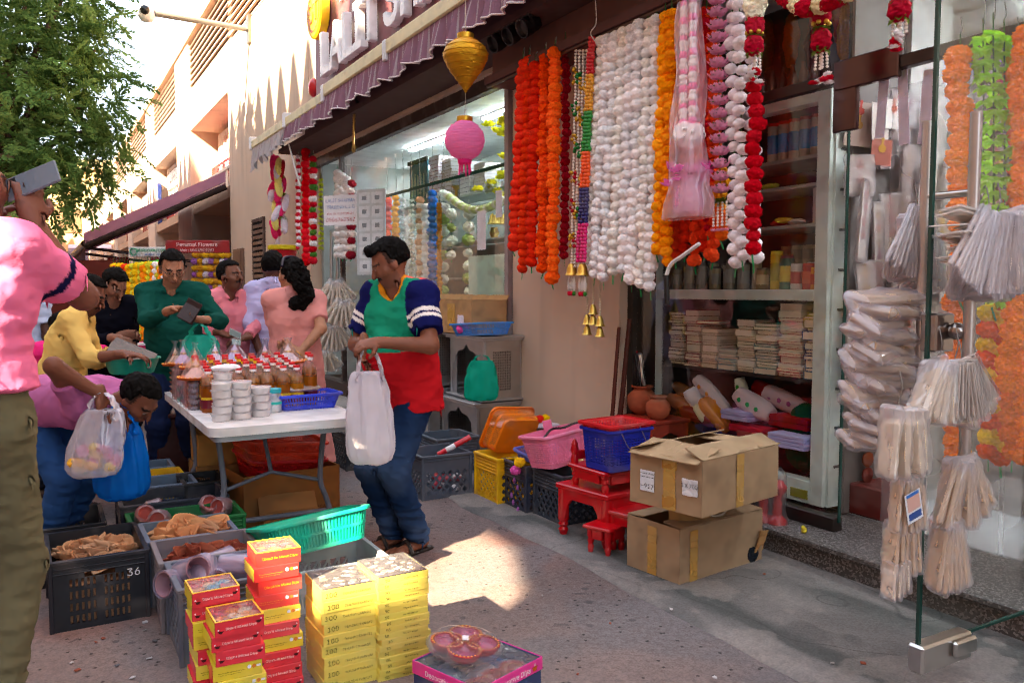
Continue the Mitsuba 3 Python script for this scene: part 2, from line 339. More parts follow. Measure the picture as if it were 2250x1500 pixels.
part(B, 'window_frame', shape(cat(FB(6.12, 6.2, 3.56, 3.66, 0.16, 3.3), FB(6.2, 12.1, 3.56, 3.64, 3.2, 3.32), FB(6.2, 12.1, 3.5, 3.7, 0.0, 0.16), FB(10.9, 10.96, 3.57, 3.63, 0.16, 3.2)), 'plastic', WF, 30))
part(B, 'jamb', shape(FB(6.125, 6.19, 3.46, 3.555, 0.2, 3.2, 0.004), 'plastic', '8d8183', 30))
part(B, 'window_pane', shape(cat(FB(6.2, 8.2, 3.600, 3.601, 0.16, 3.2)), 'glass', 'ffffff', False))
part(B, 'window_pane', shape(cat(FB(8.205, 10.9, 3.600, 3.601, 0.16, 3.2)), 'glass', 'ffffff', False))
part(B, 'glass_rail', shape(FB(6.2, 10.9, 3.585, 3.599, 2.50, 2.53), 'edge_glass', 'ffffff', False))
part(B, 'window_panel', shape(FB(6.21, 7.22, 3.64, 3.66, 0.2, 1.74), 'plastic', 'b9cfc4', False))
# fascia, soffit and beam under the awning
part(B, 'soffit', shape(cat(FB(-8, 12.1, 3.05, 3.505, 3.36, 3.42)), 'matte', '57403d', False))
part(B, 'fascia', shape(cat(FB(-8, 12.1, 3.44, 3.508, 3.425, 3.95), FB(-8, 6.0, 3.17, 3.23, 3.06, 3.12)), 'matte', '5a403e', False))
part(B, 'beam_panel', shape(FB(-8, 6.1, 3.30, 3.50, 3.08, 3.355), 'matte', '6b4b44', False))
part(B, 'hanging_rail', shape(tube([F(-4, 3.2, 3.05), F(6.0, 3.2, 3.05)], 0.012), 'metal', '6d5a52', True))
# interior
part(B, 'ceiling', shape(FB(0.2, 12.1, 3.66, 8.0, 3.26, 3.30), 'matte', 'dfe3e4', False))
part(B, 'inner_wall', shape(cat(FB(0.2, 12.1, 7.94, 8.0, 0.15, 3.26), FB(12.0, 12.1, 3.66, 8.0, 0.15, 3.26)), 'matte', '8f9896', False))
part(B, 'inner_partition', shape(cat(FB(4.66, 4.74, 4.3, 7.9, 0.16, 3.25)), 'matte', '6b6664', False))
def tube_light(s, c, z, along, L, power=4.5):
    k = thing('tube_light', 'lit tube lamp on the ceiling inside the shop', 'light', 'lit ceiling lamps inside the shop')
    d = UV if along else NV
    o = F(s, c, z); x = d; y = np.cross([0, 0, 1], d)
    M_ = frame(o, x, y, [0, 0, 1])
    part(k, 'casing', shape(box(L, 0.10, 0.03, (0, 0, 0.018)), 'plastic', 'e8e8e8', False, m=M_))
    e = shape(box(L - 0.04, 0.07, 0.02, (0, 0, -0.009)), 'plastic', 'ffffff', False, m=M_)
    e['emitter'] = {'type': 'area', 'radiance': {'type': 'rgb', 'value': [power * 0.93, power, power * 1.05]}}
    part(k, 'tube', e)
for a in ((7.2, 4.2, 3.24, 1, 1.5), (9.4, 4.3, 3.24, 1, 1.6), (7.0, 5.6, 3.22, 0, 1.4), (9.0, 6.0, 3.22, 0, 1.4), (5.9, 5.0, 3.22, 1, 1.2), (1.7, 4.6, 3.2, 1, 1.5, 10.0), (2.9, 6.2, 3.2, 0, 1.4, 10.0), (11.2, 5.0, 3.2, 1, 1.2)): tube_light(*a)

# ---- shop front glass, doorway and open door leaf
part(B, 'door_frame', shape(cat(FB(1.60, 4.62, 3.585, 3.64, 2.47, 2.53, 0.004), FB(4.56, 4.64, 3.57, 3.9, 0.16, 3.06), FB(1.52, 1.60, 3.57, 3.64, 0.16, 3.06)), 'metal', '4a4644', 30))
part(B, 'shop_front_pane', shape(FB(2.86, 4.56, 3.608, 3.609, 0.22, 2.465), 'glass', 'ffffff', False))
part(B, 'shop_front_pane', shape(FB(1.61, 4.56, 3.612, 3.613, 2.535, 3.06), 'glass', 'ffffff', False))
part(B, 'pane_edge', shape(FB(2.852, 2.859, 3.60, 3.617, 0.2, 2.46), 'edge_glass', 'ffffff', False))
part(B, 'kick_rail', shape(cat(FB(2.86, 4.56, 3.57, 3.64, 0.153, 0.225, 0.004)), 'metal', '4a4240', 30))
part(B, 'door_clamp', shape(FB(2.56, 2.93, 3.57, 3.606, 2.43, 2.58, 0.006), 'chrome', '5f4c4a', 30), 'reddish mirror steel clamp at the corner of the glass')
part(B, 'door_clamp', shape(FB(2.79, 2.93, 3.571, 3.605, 2.22, 2.435, 0.006), 'chrome', '5f4c4a', 30))
DL = thing('glass_door', 'clear glass door leaf standing open over the granite step, hung with packets', 'door')
SD = 1.72
part(DL, 'pane', shape(FB(SD - 0.001, SD, 2.605, 3.5, 0.19, 2.46), 'glass', 'ffffff', False))
part(DL, 'edge', shape(cat(FB(SD - 0.006, SD + 0.006, 2.590, 2.604, 0.19, 2.47), FB(SD - 0.006, SD + 0.006, 2.605, 3.5, 0.180, 0.189)), 'edge_glass', 'ffffff', False))
part(DL, 'foot_clamp', shape(cat(FB(SD - 0.03, SD + 0.03, 2.58, 2.87, 0.10, 0.20, 0.008), FB(SD - 0.05, SD - 0.03, 2.74, 2.87, 0.13, 0.19, 0.008)), 'chrome', 'c9c6c2', 30), 'brushed steel clamp at the foot of the glass door')
for sg_ in (-1, 1):
    part(DL, 'handle', shape(tube([F(SD + sg_ * 0.085, 2.69, 0.80), F(SD + sg_ * 0.085, 2.69, 2.0)], 0.019, 16), 'metal', 'bdb5b3', 35), 'long brushed steel pull bar')
for z in (0.98, 1.74): part(DL, 'handle_mount', shape(tube([F(SD - 0.085, 2.69, z), F(SD + 0.085, 2.69, z)], 0.013, 12), 'chrome', 'c8c2c0', 35))
LKM = mat4(F(SD, 2.60, 1.27), AF)
part(DL, 'lock', shape(cat(FB(SD - 0.03, SD + 0.03, 2.597, 2.70, 1.21, 1.34, 0.006), xf(ell(0.03, 0.03, 0.03), mat4(F(SD - 0.05, 2.68, 1.28)))), 'chrome', 'a39a96', 35))

# ---- the long neighbour building with its bays
N = thing('terrace_building', 'long beige terrace building receding beyond the near shop with recessed shop bays', 'building')
part(N, 'wall', shape(cat(FB(17.95, 95, 4.6, 9, 0, 7.9), FB(17.95, 95, 3.52, 4.6, 5.5, 6.45)), 'stucco', 'c8ae9a', False))
part(N, 'cornice', shape(FB(17.95, 95, 3.45, 4.6, 7.72, 7.92), 'stucco', 'c9ae98', False))
pil = [(22.9, 25.2), (30.6, 32.6), (38.5, 40.4), (46, 48), (54, 56), (62, 64), (70, 72), (79, 81)]
for a, b in pil: part(N, 'pilaster', shape(FB(a, b, 3.5, 4.62, 0, 7.72), 'stucco', 'c8ae9a', False))
starts = [17.95] + [b for a, b in pil]
for i, (a, b) in enumerate(zip(starts, [p[0] for p in pil])):
    part(N, 'louvre_backing', shape(FB(a, b, 3.7, 4.6, 6.45, 7.72), 'matte', '7d6d63', False))
    if i < 4:
        for k in range(8): part(N, 'louvre', shape(xf(box(b - a, 0.03, 0.14), mat4(F((a + b) / 2, 3.58, 6.54 + 0.155 * k), AF, -0.45)), 'matte', 'a58f80', False))
    part(N, 'shop_window', shape(FB(a + 0.3, b - 0.3, 4.5, 4.61, 0.3, 3.0), 'gloss', '3c3a3d', False))
    part(N, 'balcony_slab', shape(FB(a, b, 3.55, 4.6, 3.35, 3.6), 'stucco', 'b9967c', False))
    part(N, 'upper_window', shape(FB(a + 0.4, b - 0.4, 4.52, 4.61, 3.9, 5.3), 'gloss', '54484a', False))
E = thing('end_building', 'sunlit tan building closing the far end of the street', 'building')
EA = mat4((-38, 70, 0), 0.25)
part(E, 'wall', shape(xf(bbox_((-16, 0, 0), (18, 8, 11.5)), EA), 'stucco', 'd6ad7c', False))
for i in range(7):
    for j in range(2):
        part(E, 'window', shape(xf(bbox_((-13 + 4.2 * i, -0.08, 2.6 + 3.6 * j), (-11 + 4.2 * i, 0.05, 4.6 + 3.6 * j)), EA), 'gloss', '7d644c', False))
part(E, 'parapet', shape(xf(bbox_((-16.2, -0.3, 11.5), (18.2, 0.3, 12.3)), EA), 'stucco', 'dcb88c', False))

# ---- the other side of the street, behind the camera: a screen wall with a toothed parapet and one opening that lets a sunbeam through
C0 = -6.0
def back_to(p, c=C0):
    """Where the sun ray to p crosses the plane of the opposite wall."""
    t = (c - NV @ p) / (NV @ SUN); q = p + SUN * t; return SC(q)
hole = [G(1165, 1300), G(1140, 1205), G(1040, 1145), G(925, 1170), G(850, 1290), G(870, 1400), G(1085, 1362)]
hs = [back_to(p) for p in hole]
hpoly = sg.Polygon([(-s, z) for s, c, z in hs]).convex_hull
top_s, top_z = [], back_to(FC(533, 317, 3.5))[2]
zz = [(-80.6, 0.0)]
n = int(106.6 / 0.78)
for i in range(n + 1):
    x = -80.6 + i * 0.78
    zz += [(x, top_z), (x + 0.33, top_z + 0.86), (x + 0.45, top_z + 0.86)]
zz += [(26.5, top_z), (26.5, 0)]
wallp = sg.Polygon([(x, z) for x, z in zz]).buffer(0).difference(hpoly)
OB = thing('opposite_building', 'plain screen wall with a toothed parapet across the street behind the camera', 'building')
part(OB, 'wall', shape(xf(upright(extr(wallp, 0.04)), mat4(F(0, C0, 0), AF)), 'stucco', 'b59a84', False))
# ================================================================ bodies: fields on a grid, meshed by surface nets
class Vol:
    def __init__(self, lo, hi, h):
        self.lo, self.h = np.asarray(lo, float), h
        self.n = np.maximum(np.ceil((np.asarray(hi) - self.lo) / h).astype(int) + 1, 4)
        self.D = np.full(self.n, 0.5, np.float32)
    def pts(self, sl):
        g = np.meshgrid(*[np.arange(s.start, s.stop, dtype=np.float32) * self.h + self.lo[i] for i, s in enumerate(sl)], indexing='ij')
        return np.stack(g, -1)
    def box(self, lo, hi):
        a = np.clip(np.floor((np.asarray(lo) - self.lo) / self.h).astype(int), 0, self.n - 1); b = np.clip(np.ceil((np.asarray(hi) - self.lo) / self.h).astype(int) + 1, 1, self.n)
        return tuple(slice(int(i), int(j)) for i, j in zip(a, b))
    def put(self, fn, lo, hi, k=0.02, op='u'):
        pad = k + 3 * self.h; sl = self.box(np.asarray(lo) - pad, np.asarray(hi) + pad)
        if any(s.stop <= s.start for s in sl): return
        d = fn(self.pts(sl)); o = self.D[sl]
        if op == 'sub': d = -d
        if k > 0:
            h = np.maximum(k - np.abs(o - d), 0) / k; e = h * h * k * 0.25
            self.D[sl] = np.minimum(o, d) - e if op == 'u' else np.maximum(o, d) + e
        else: self.D[sl] = np.minimum(o, d) if op == 'u' else np.maximum(o, d)
    def cap(self, a, b, ra, rb=None, k=0.02, op='u', clip=None, flat=None):
        a, b = np.asarray(a, np.float32), np.asarray(b, np.float32); rb = ra if rb is None else rb; ab = b - a; L = max(float(ab @ ab), 1e-9)
        def fn(p):
            q = p - a
            t = np.clip((q @ ab) / L, 0, 1); w = q - t[..., None] * ab
            if flat is not None:
                ax, s = flat; c = w @ np.asarray(ax, np.float32); w = w + (c * (1 / s - 1))[..., None] * np.asarray(ax, np.float32)
            d = np.linalg.norm(w, axis=-1) - (ra + (rb - ra) * t)
            if clip is not None:
                for o, nrm in clip: d = np.maximum(d, (p - np.asarray(o, np.float32)) @ np.asarray(nrm, np.float32))
            return d
        r = max(ra, rb); self.put(fn, np.minimum(a, b) - r, np.maximum(a, b) + r, k, op)
    def ell(self, c, r, R=None, k=0.02, op='u', extra=None):
        c = np.asarray(c, np.float32); r = np.asarray(r, np.float32); R = np.eye(3) if R is None else np.asarray(R); R = R.astype(np.float32)
        def fn(p):
            q = (p - c) @ R; l = np.linalg.norm(q / r, axis=-1); d = (l - 1) * float(r.min()) if True else 0
            d = l * (l - 1) / np.maximum(np.linalg.norm(q / (r * r), axis=-1), 1e-6)
            if extra is not None: d = extra(d, q)
            return d
        m = float(r.max()); self.put(fn, c - m, c + m, k, op)
    def warp(self, amp, fn):
        i = np.nonzero(np.abs(self.D) < 4 * self.h + amp)
        p = np.stack(i, -1) * self.h + self.lo
        self.D[i] += (amp * fn(p)).astype(np.float32)
    def mesh(self, smooth=1):
        D, n = self.D, self.n
        D[0], D[-1], D[:, 0], D[:, -1], D[:, :, 0], D[:, :, -1] = .5, .5, .5, .5, .5, .5
        s = D < 0; c = np.zeros(n - 1, np.int8)
        for i in (0, 1):
            for j in (0, 1):
                for k in (0, 1): c += s[i:n[0] - 1 + i, j:n[1] - 1 + j, k:n[2] - 1 + k]
        act = np.argwhere((c > 0) & (c < 8)); idx = np.full(n - 1, -1, int); idx[tuple(act.T)] = np.arange(len(act))
        acc, cnt = np.zeros((len(act), 3)), np.zeros(len(act)); cor = np.array(list(np.ndindex(2, 2, 2)))
        for a in range(8):
            for b in range(a + 1, 8):
                if np.abs(cor[a] - cor[b]).sum() != 1: continue
                da, db = D[tuple((act + cor[a]).T)], D[tuple((act + cor[b]).T)]
                x = (da < 0) != (db < 0); t = np.where(x, da / np.where(x, da - db, 1), 0)
                acc += np.where(x[:, None], cor[a] + t[:, None] * (cor[b] - cor[a]), 0); cnt += x
        v = (act + acc / cnt[:, None]) * self.h + self.lo; q = []
        for ax in range(3):
            o = [i for i in range(3) if i != ax]; e = [1, 1, 1]; e[ax] = 0
            sl0 = [slice(1, -1)] * 3; sl1 = [slice(1, -1)] * 3; sl0[ax], sl1[ax] = slice(0, n[ax] - 1), slice(1, n[ax])
            A, Bv = s[tuple(sl0)], s[tuple(sl1)]
            for flip in (False, True):
                w = np.argwhere((A & ~Bv) if not flip else (~A & Bv)) + np.array([0 if i == ax else 1 for i in range(3)])
                u, t = np.zeros(3, int), np.zeros(3, int); u[o[0]] = 1; t[o[1]] = 1
                r = [idx[tuple((w - d).T)] for d in (u + t, t, 0 * u, u)]
                r = np.stack(r, -1) if flip == (ax == 1) else np.stack(r[::-1], -1)
                q.append(r[:, ::-1])
        q = np.vstack(q); q = q[(q >= 0).all(1)]; f = np.vstack([q[:, [0, 1, 2]], q[:, [0, 2, 3]]])
        if smooth:
            m = trimesh.Trimesh(v, f, process=False); trimesh.smoothing.filter_taubin(m, lamb=0.5, nu=0.52, iterations=smooth * 2); v = np.array(m.vertices)
        return v, f
def lin(c): return (np.array(C(c)) / 255.0) ** 2.2
def ik(a, t, l1, l2, hint):
    a, t = np.asarray(a, float), np.asarray(t, float); d = t - a; L = np.linalg.norm(d); u = d / L; L = min(L, (l1 + l2) * 0.999); t = a + u * L
    x = (l1 * l1 - l2 * l2 + L * L) / (2 * L); h = math.sqrt(max(l1 * l1 - x * x, 0)); hv = np.asarray(hint, float); hv = hv - u * (hv @ u)
    return a + u * x + unit(hv) * h, t

def hand_prims(V, w, d, nrm, curl, sz=1.0, k=0.008, spread=0.0, side=1):
    """Palm and five fingers: wrist w, direction d, palm normal nrm (the way the fingers bend), side: which way the thumb lies."""
    d, nrm = unit(d), unit(nrm - d * (np.asarray(nrm) @ d)); lat = np.cross(nrm, d) * side
    R = np.stack([lat, d, nrm], 1)
    V.ell(w + d * 0.045 * sz, np.array([0.040, 0.052, 0.017]) * sz, R, 0.015)
    V.cap(w - d * 0.03, w + d * 0.03 * sz, 0.024 * sz, 0.026 * sz, 0.02, flat=(nrm, 0.75))
    for i, (x, L) in enumerate(((0.031, .070), (0.0105, .078), (-0.0105, .072), (-0.030, .056))):
        p = w + d * (0.088 - 0.006 * abs(i - 1)) * sz + lat * x * sz; L *= sz; c0 = curl * (0.9 + 0.08 * i); dd = d + lat * spread * x * 12
        for j, (fr, r) in enumerate(((.45, .0098), (.31, .0088), (.24, .0078))):
            ang = c0 * (0.45 + 0.55 * j); q = p + (unit(dd) * math.cos(ang) + nrm * math.sin(ang)) * L * fr
            V.cap(p, q, r * sz, (r - .0008) * sz, k); p = q
    p = w + d * 0.022 * sz + lat * 0.034 * sz; q = p + (d * .55 + lat * .6 + nrm * (0.2 + .25 * curl)) * 0.036 * sz; V.cap(p, q, .0125 * sz, .0105 * sz, .012)
    V.cap(q, q + unit(d * .8 + lat * .1 + nrm * (0.1 + .4 * curl)) * 0.03 * sz, .0105 * sz, .0085 * sz, .006)

HAIRC = '0c0908'
def person(label, root, f, H=1.70, lean=0.0, side=0.0, gaze=None, nod=0.0, hands=None, feet=None, shirt='ffffff', shirt_fn=None, sleeve=0.5, hem=0.47, trouser='2b3550', trouser_fn=None, skin='7d5240',
           h=0.010, belly=0.0, hair='short', collar=True, girth=1.0, seat=False, pelvis_z=None, shoes='2a2220', moustache=False, dress=None, extra=None, fold=0.010, legs=True, beard=0.0, bare=False, headoff=(0, 0), shirt_name='shirt', sleeve_r=1.0):
    k = thing('person', label, 'person'); f = unit([f[0], f[1], 0]); r = np.array([f[1], -f[0], 0.0]); up = np.array([0, 0, 1.0]); s = H / 1.70; g = girth * s
    pz = (0.53 * H if pelvis_z is None else pelvis_z); pel = np.array([root[0], root[1], pz])
    sp = unit(up * math.cos(lean) + f * math.sin(lean) + r * math.sin(side)); fr = unit(np.cross(sp, r) * -1 if False else f - sp * (f @ sp)); rr = np.cross(fr, sp)
    wai, che, nec = pel + sp * 0.13 * s, pel + sp * 0.35 * s, pel + sp * 0.535 * s
    sho = [pel + sp * 0.475 * s + rr * (i * 0.168 * g) for i in (-1, 1)]            # 0 left, 1 right
    gz = unit(gaze if gaze is not None else f * math.cos(nod) - up * math.sin(nod)); nd = unit(sp * 0.8 + up * 0.35 + gz * 0.12)
    hc = nec + nd * 0.125 * s + gz * 0.025 * s + rr * headoff[0] + fr * headoff[1]
    hu = unit(nd + up * 0.2 - gz * ((nd + up * 0.2) @ gz)); hr = np.cross(gz, hu); HR = np.stack([hr, gz, hu], 1)
    def hl(x, y, z): return hc + (hr * x + gz * y + hu * z) * s
    hands = hands or {}; W, EL = [None, None], [None, None]
    for i, nm in enumerate('LR'):
        t = hands.get(nm, {}); tgt = np.asarray(t.get('at', sho[i] - up * 0.53 * s + f * 0.06 + r * (0.06 * (2 * i - 1))), float)
        EL[i], W[i] = ik(sho[i], tgt, 0.29 * s, 0.255 * s, t.get('hint', -f * 0.6 - up * 0.5 + r * (0.5 * (2 * i - 1))))
    hip = [pel + r * (i * 0.085 * s) - up * 0.03 for i in (-1, 1)]; FT = feet or [np.array([root[0], root[1], 0]) + r * (i * 0.11) + f * 0.02 for i in (-1, 1)]
    ank = [np.array([p[0], p[1], 0.085 * s]) for p in FT]; kne = [ik(hip[i], ank[i], 0.435 * s, 0.425 * s, f)[0] for i in (0, 1)]
    allp = np.array([pel, nec, hc, *sho, *W, *EL, *ank, *kne, *hip])
    # --- skin: one continuous body
    V = Vol(allp.min(0) - 0.26, allp.max(0) + 0.26, h); tor = lambda V, gi, kk, clip=None: torso(V, pel, wai, che, nec, sho, rr, fr, sp, g, s, gi, kk, clip, belly)
    tor(V, -0.012, 0.03); V.cap(nec - sp * 0.05 * s, hc - hu * 0.02 * s, 0.058 * s, 0.052 * s, 0.03)
    V.ell(hl(0, -.012, .025), np.array([.074, .094, .092]) * s, HR, .02); V.ell(hl(0, .028, -.035), np.array([.060, .066, .084]) * s, HR, .03)
    V.ell(hl(0, .055, -.085), np.array([.036, .034, .030]) * s, HR, .03)
    if h < 0.0125:
        V.cap(hl(0, .092, .008), hl(0, .112, -.030), .008 * s, .0135 * s, .014); V.cap(hl(-.036, .078, .022), hl(.036, .078, .022), .013 * s, None, .014)
        V.cap(hl(-.016, .094, -.060), hl(.016, .094, -.060), .0095 * s, None, .010)
        for i in (-1, 1):
            V.ell(hl(i * .031, .100, .004), np.array([.017, .014, .010]) * s, HR, .008, 'sub'); V.ell(hl(i * .031, .082, .004), np.array([.014, .014, .012]) * s, HR, .004)
            V.cap(hl(i * .040, .070, -.030), hl(i * .052, .050, -.022), .018 * s, None, .02)
    for i in (-1, 1): V.ell(hl(i * .078, -.004, -.012), np.array([.011, .022, .033]) * s, HR, .010)
    for i, nm in enumerate('LR'):
        t = hands.get(nm, {}); V.cap(sho[i], EL[i], .050 * g, .040 * g, .03); V.cap(EL[i], W[i], .041 * g, .026 * s, .02)
        dd = np.asarray(t.get('dir', W[i] - EL[i]), float); pn = np.asarray(t.get('palm', f * .3 - up * .2 + r * (-(2 * i - 1))), float)
        hand_prims(V, W[i], dd, pn, t.get('curl', 0.5), s * 1.05, spread=t.get('spread', 0), side=t.get('thumb', 1 if i == 1 else -1))
    if legs:
        for i in (0, 1):
            V.cap(hip[i], kne[i], .078 * s, .052 * s, .03); V.cap(kne[i], ank[i], .054 * s, .036 * s, .03)
            V.cap(ank[i] - up * .045 - f * .035, ank[i] - up * .055 + f * .135, .036 * s, .028 * s, .025, flat=(up, .8), clip=[((0, 0, .012), (0, 0, -1))])
            if h < 0.0085:
                for j in range(5): V.cap(ank[i] - up * .055 + f * .12 + r * (.05 - .022 * j) * (1 if i == 0 else -1) * 1, ank[i] - up * .062 + f * (.185 - .011 * j) + r * (.056 - .025 * j) * (1 if i == 0 else -1), .013, .010, .008)
    sv, sf = V.mesh(1); q = (sv - hc) @ HR / s; col = np.tile(lin(skin), (len(sv), 1)); n_ = meshkit.fbm(sv * 22, 3, 3)[:, None]; col = col * (0.86 + 0.28 * n_)
    face = (q[:, 1] > .035) & (np.abs(q[:, 2]) < .13)
    def paint(m, c, a): col[m] = col[m] * (1 - a) + lin(c) * a
    for i in (-1, 1):
        e = np.hypot(q[:, 0] - i * .031, (q[:, 2] - .004) * 1.7)
        paint(face & (e < .012) & (q[:, 1] > .06), 'b5a89e', .40); paint(face & (e < .0075) & (q[:, 1] > .06), '0c0807', .95)
        paint(face & (np.abs(np.abs(q[:, 0]) - .031) < .022) & (np.abs(q[:, 2] - .026 + .2 * np.abs(np.abs(q[:, 0]) - .03)) < .006), '0d0a09', .85)
        paint(np.linalg.norm(q - np.array([i * .078, 0, -.012]), axis=1) < .03, '8a5546', .35)
    paint(face & (np.abs(q[:, 0]) < .026) & (np.abs(q[:, 2] + .060) < .011) & (q[:, 1] > .08), '6e3a34', .6)
    if moustache: paint(face & (np.abs(q[:, 0]) < .036) & (np.abs(q[:, 2] + .043 + .25 * np.abs(q[:, 0])) < .008) & (q[:, 1] > .075), '0e0b0a', .95)
    if beard: paint((q[:, 2] < -.045) & (q[:, 1] > -.005) & (q[:, 2] > -.13) & (np.linalg.norm(q, axis=1) < .14), '1a1412', beard)
    paint((q[:, 2] > .0) & (q[:, 1] < .02) & (np.linalg.norm(q, axis=1) < .12), HAIRC, .8)
    part(k, 'body', shape((sv, sf), 'skinv', vc=col, smooth=True))
    # --- hair
    if hair:
        V = Vol(hc - .24 * s - (.25 * up if hair == 'long' else 0), hc + .24 * s, min(h, .009) * .75)
        def cut(d, q):
            q = q / s; y, z = q[..., 1], q[..., 2] + .025
            return np.maximum(d, s * np.minimum(.066 - z + .25 * np.maximum(y - .02, 0), np.maximum(y - .018, -.035 - z + .0 * y)))
        V.ell(hl(0, -.014, .030), np.array([.085, .106, .101]) * s, HR, .0, extra=cut)
        if hair == 'full': V.cap(hl(-.035, .066, .100), hl(.035, .066, .100), .026 * s, None, .03)
        if hair == 'long':
            for j in range(26):
                a = rng.uniform(-1, 1); t = j / 25; V.ell(hl(.062 * a * (1 + .25 * t), -.075 - .055 * math.sin(t * 2.6) - rng.uniform(0, .03), .07 - .30 * t), np.array([.040, .040, .045]) * s * rng.uniform(.8, 1.15), None, .02)
        V.warp(.013 if hair != 'long' else .020, lambda p: (meshkit.fbm(p * [85, 85, 48] if hair != 'long' else p * 60, 3, 2) - .5) * 2)
        part(k, 'hair', shape(V.mesh(0), 'hair', HAIRC, True))
    # --- shirt
    lo = np.minimum(allp.min(0), pel - up * .2) - .3
    V = Vol(lo, allp.max(0) + .25, h); hemp = pel + sp * (hem - 0.53) * H; clip = [(hemp, -sp)]
    if dress is not None: clip = None
    tor(V, 0.020, 0.04, clip)
    for j in (-1, 1): V.cap(hemp - sp * .06 + rr * j * .078 * g, pel + sp * .10 * s + rr * j * .06 * g, .132 * g, .116 * g, .05, clip=clip)
    if dress is not None:
        base = np.array([root[0], root[1], dress])
        for j in (-1, 1): V.cap(pel + r * j * .05, base + r * j * .13, .13 * g, .16 * g, .05, clip=[(base, (0, 0, -1.0))])
    for i in (0, 1):
        L = sleeve[i] if isinstance(sleeve, (list, tuple)) else sleeve; A, Bp = sho[i], EL[i]
        if L <= 1: c = A + (Bp - A) * L; V.cap(A, c + (Bp - A) * .25, (.062) * g * sleeve_r, (.060) * g * sleeve_r, .035, clip=[(c, unit(Bp - A))])
        else:
            c = Bp + (W[i] - Bp) * (L - 1); V.cap(A, Bp, .058 * g, .050 * g, .035); V.cap(Bp, c + (W[i] - Bp) * .1, .052 * g, .038 * s, .02, clip=[(c, unit(W[i] - Bp))])
    V.cap(nec - sp * .02 + fr * .02, hc + fr * .03 - hu * .02, .062 * s, .066 * s, .008, 'sub'); V.ell(nec + fr * .045 * s + sp * .015, [.058 * s] * 3, None, .01, 'sub')
    V.warp(fold, lambda p: 1.0 * (np.abs(meshkit.fbm((p @ np.stack([rr, fr, sp], 1)) * [9, 9, 15] + 3, 3, 5) - .5) * 4 - .6) + .6 * (meshkit.fbm(p * 28, 2, 9) - .5))
    if collar:
        cb = nec + sp * .012 - fr * .005
        for j in (-1, 1):
            V.cap(cb - fr * .062 * s, cb + rr * j * .064 * s + fr * .01, .013, None, .008); V.cap(cb + rr * j * .064 * s + fr * .01, cb + rr * j * .035 * s + fr * .085 * s - sp * .06 * s, .014, .009, .01)
    vv, ff = V.mesh(1); loc = np.stack([(vv - pel) @ rr, (vv - pel) @ fr, (vv - pel) @ sp], 1)
    ctx = dict(pel=pel, sho=sho, EL=EL, W=W, nec=nec, rr=rr, fr=fr, sp=sp, s=s)
    cc = np.tile(lin(shirt), (len(vv), 1)) if shirt_fn is None else shirt_fn(vv, loc, ctx)
    cc = cc * (0.9 + 0.2 * meshkit.fbm(vv * 9, 3, 1)[:, None])
    part(k, shirt_name, shape((vv, ff), 'clothv', vc=cc, smooth=True))
    # --- trousers and shoes
    if legs and dress is None:
        V = Vol(np.minimum.reduce([*ank, *kne, *hip]) - .2, np.maximum.reduce([*ank, *kne, *hip, pel]) + .22, h)
        for i in (0, 1):
            V.cap(hip[i] + (up if lean < .8 else unit(sp * .8 + up * .2)) * max(.10, (hem - .53) * H + .10), hip[i], .088 * g, .100 * g, .05, clip=[(pel + sp * max(.07, (hem - .53) * H + .05), sp)]); V.cap(hip[i], kne[i], .097 * g, .070 * g, .04); V.cap(kne[i], ank[i], .070 * g, .060 * g, .03, clip=[(ank[i] - up * .025, (0, 0, -1))])
        V.warp(.009, lambda p: np.abs(meshkit.fbm(p * [11, 11, 20], 3, 8) - .5) * 4 - .7 + .9 * np.clip((.42 - p[:, 2]) / .3, 0, 1) * np.sin(p[:, 2] * 120 + 9 * meshkit.noise(p * 9, 4)) * .8)
        vv, ff = V.mesh(1); cc = np.tile(lin(trouser), (len(vv), 1)) if trouser_fn is None else trouser_fn(vv)
        part(k, 'trousers', shape((vv, ff), 'clothv', vc=cc * (0.85 + .3 * meshkit.fbm(vv * 8, 3, 4)[:, None]), smooth=True))
    if legs and shoes and not bare:
        for i in (0, 1):
            V = Vol(ank[i] - [.2, .2, .12], ank[i] + [.25, .25, .1], .009); V.cap(ank[i] - up * .04 - f * .04, ank[i] - up * .05 + f * .15, .046, .038, .02, flat=(up, .85), clip=[((0, 0, .004), (0, 0, -1))])
            part(k, 'shoe', shape(V.mesh(1), 'plastic', shoes, True))
    ctx.update(k=k, hc=hc, HR=HR, hl=hl, ank=ank, f=f, r=r, up=up, kne=kne)
    if extra: extra(ctx)
    return ctx
def torso(V, pel, wai, che, nec, sho, rr, fr, sp, g, s, gi, kk, clip, belly):
    for j in (-1, 1):
        V.cap(pel + rr * j * .068 * g, wai + rr * j * .058 * g, .100 * g + gi, .094 * g + gi, kk, clip=clip); V.cap(wai + rr * j * .058 * g, che + rr * j * .078 * g, .094 * g + gi, .102 * g + gi, kk, clip=clip)
        V.cap(che + rr * j * .08 * g, sho[0 if j < 0 else 1] - rr * j * .055 * g - sp * .02, .098 * g + gi, .062 * g + gi, kk)
        V.cap(nec - sp * .005, sho[0 if j < 0 else 1], .042 * s + gi * .5, .054 * g + gi, kk)
    if belly: V.ell(wai + fr * (.055 + belly * .5) + sp * .02, np.array([.135 * g + gi, .115 + belly * .5 + gi, .17]), np.stack([rr, fr, sp], 1), .06)

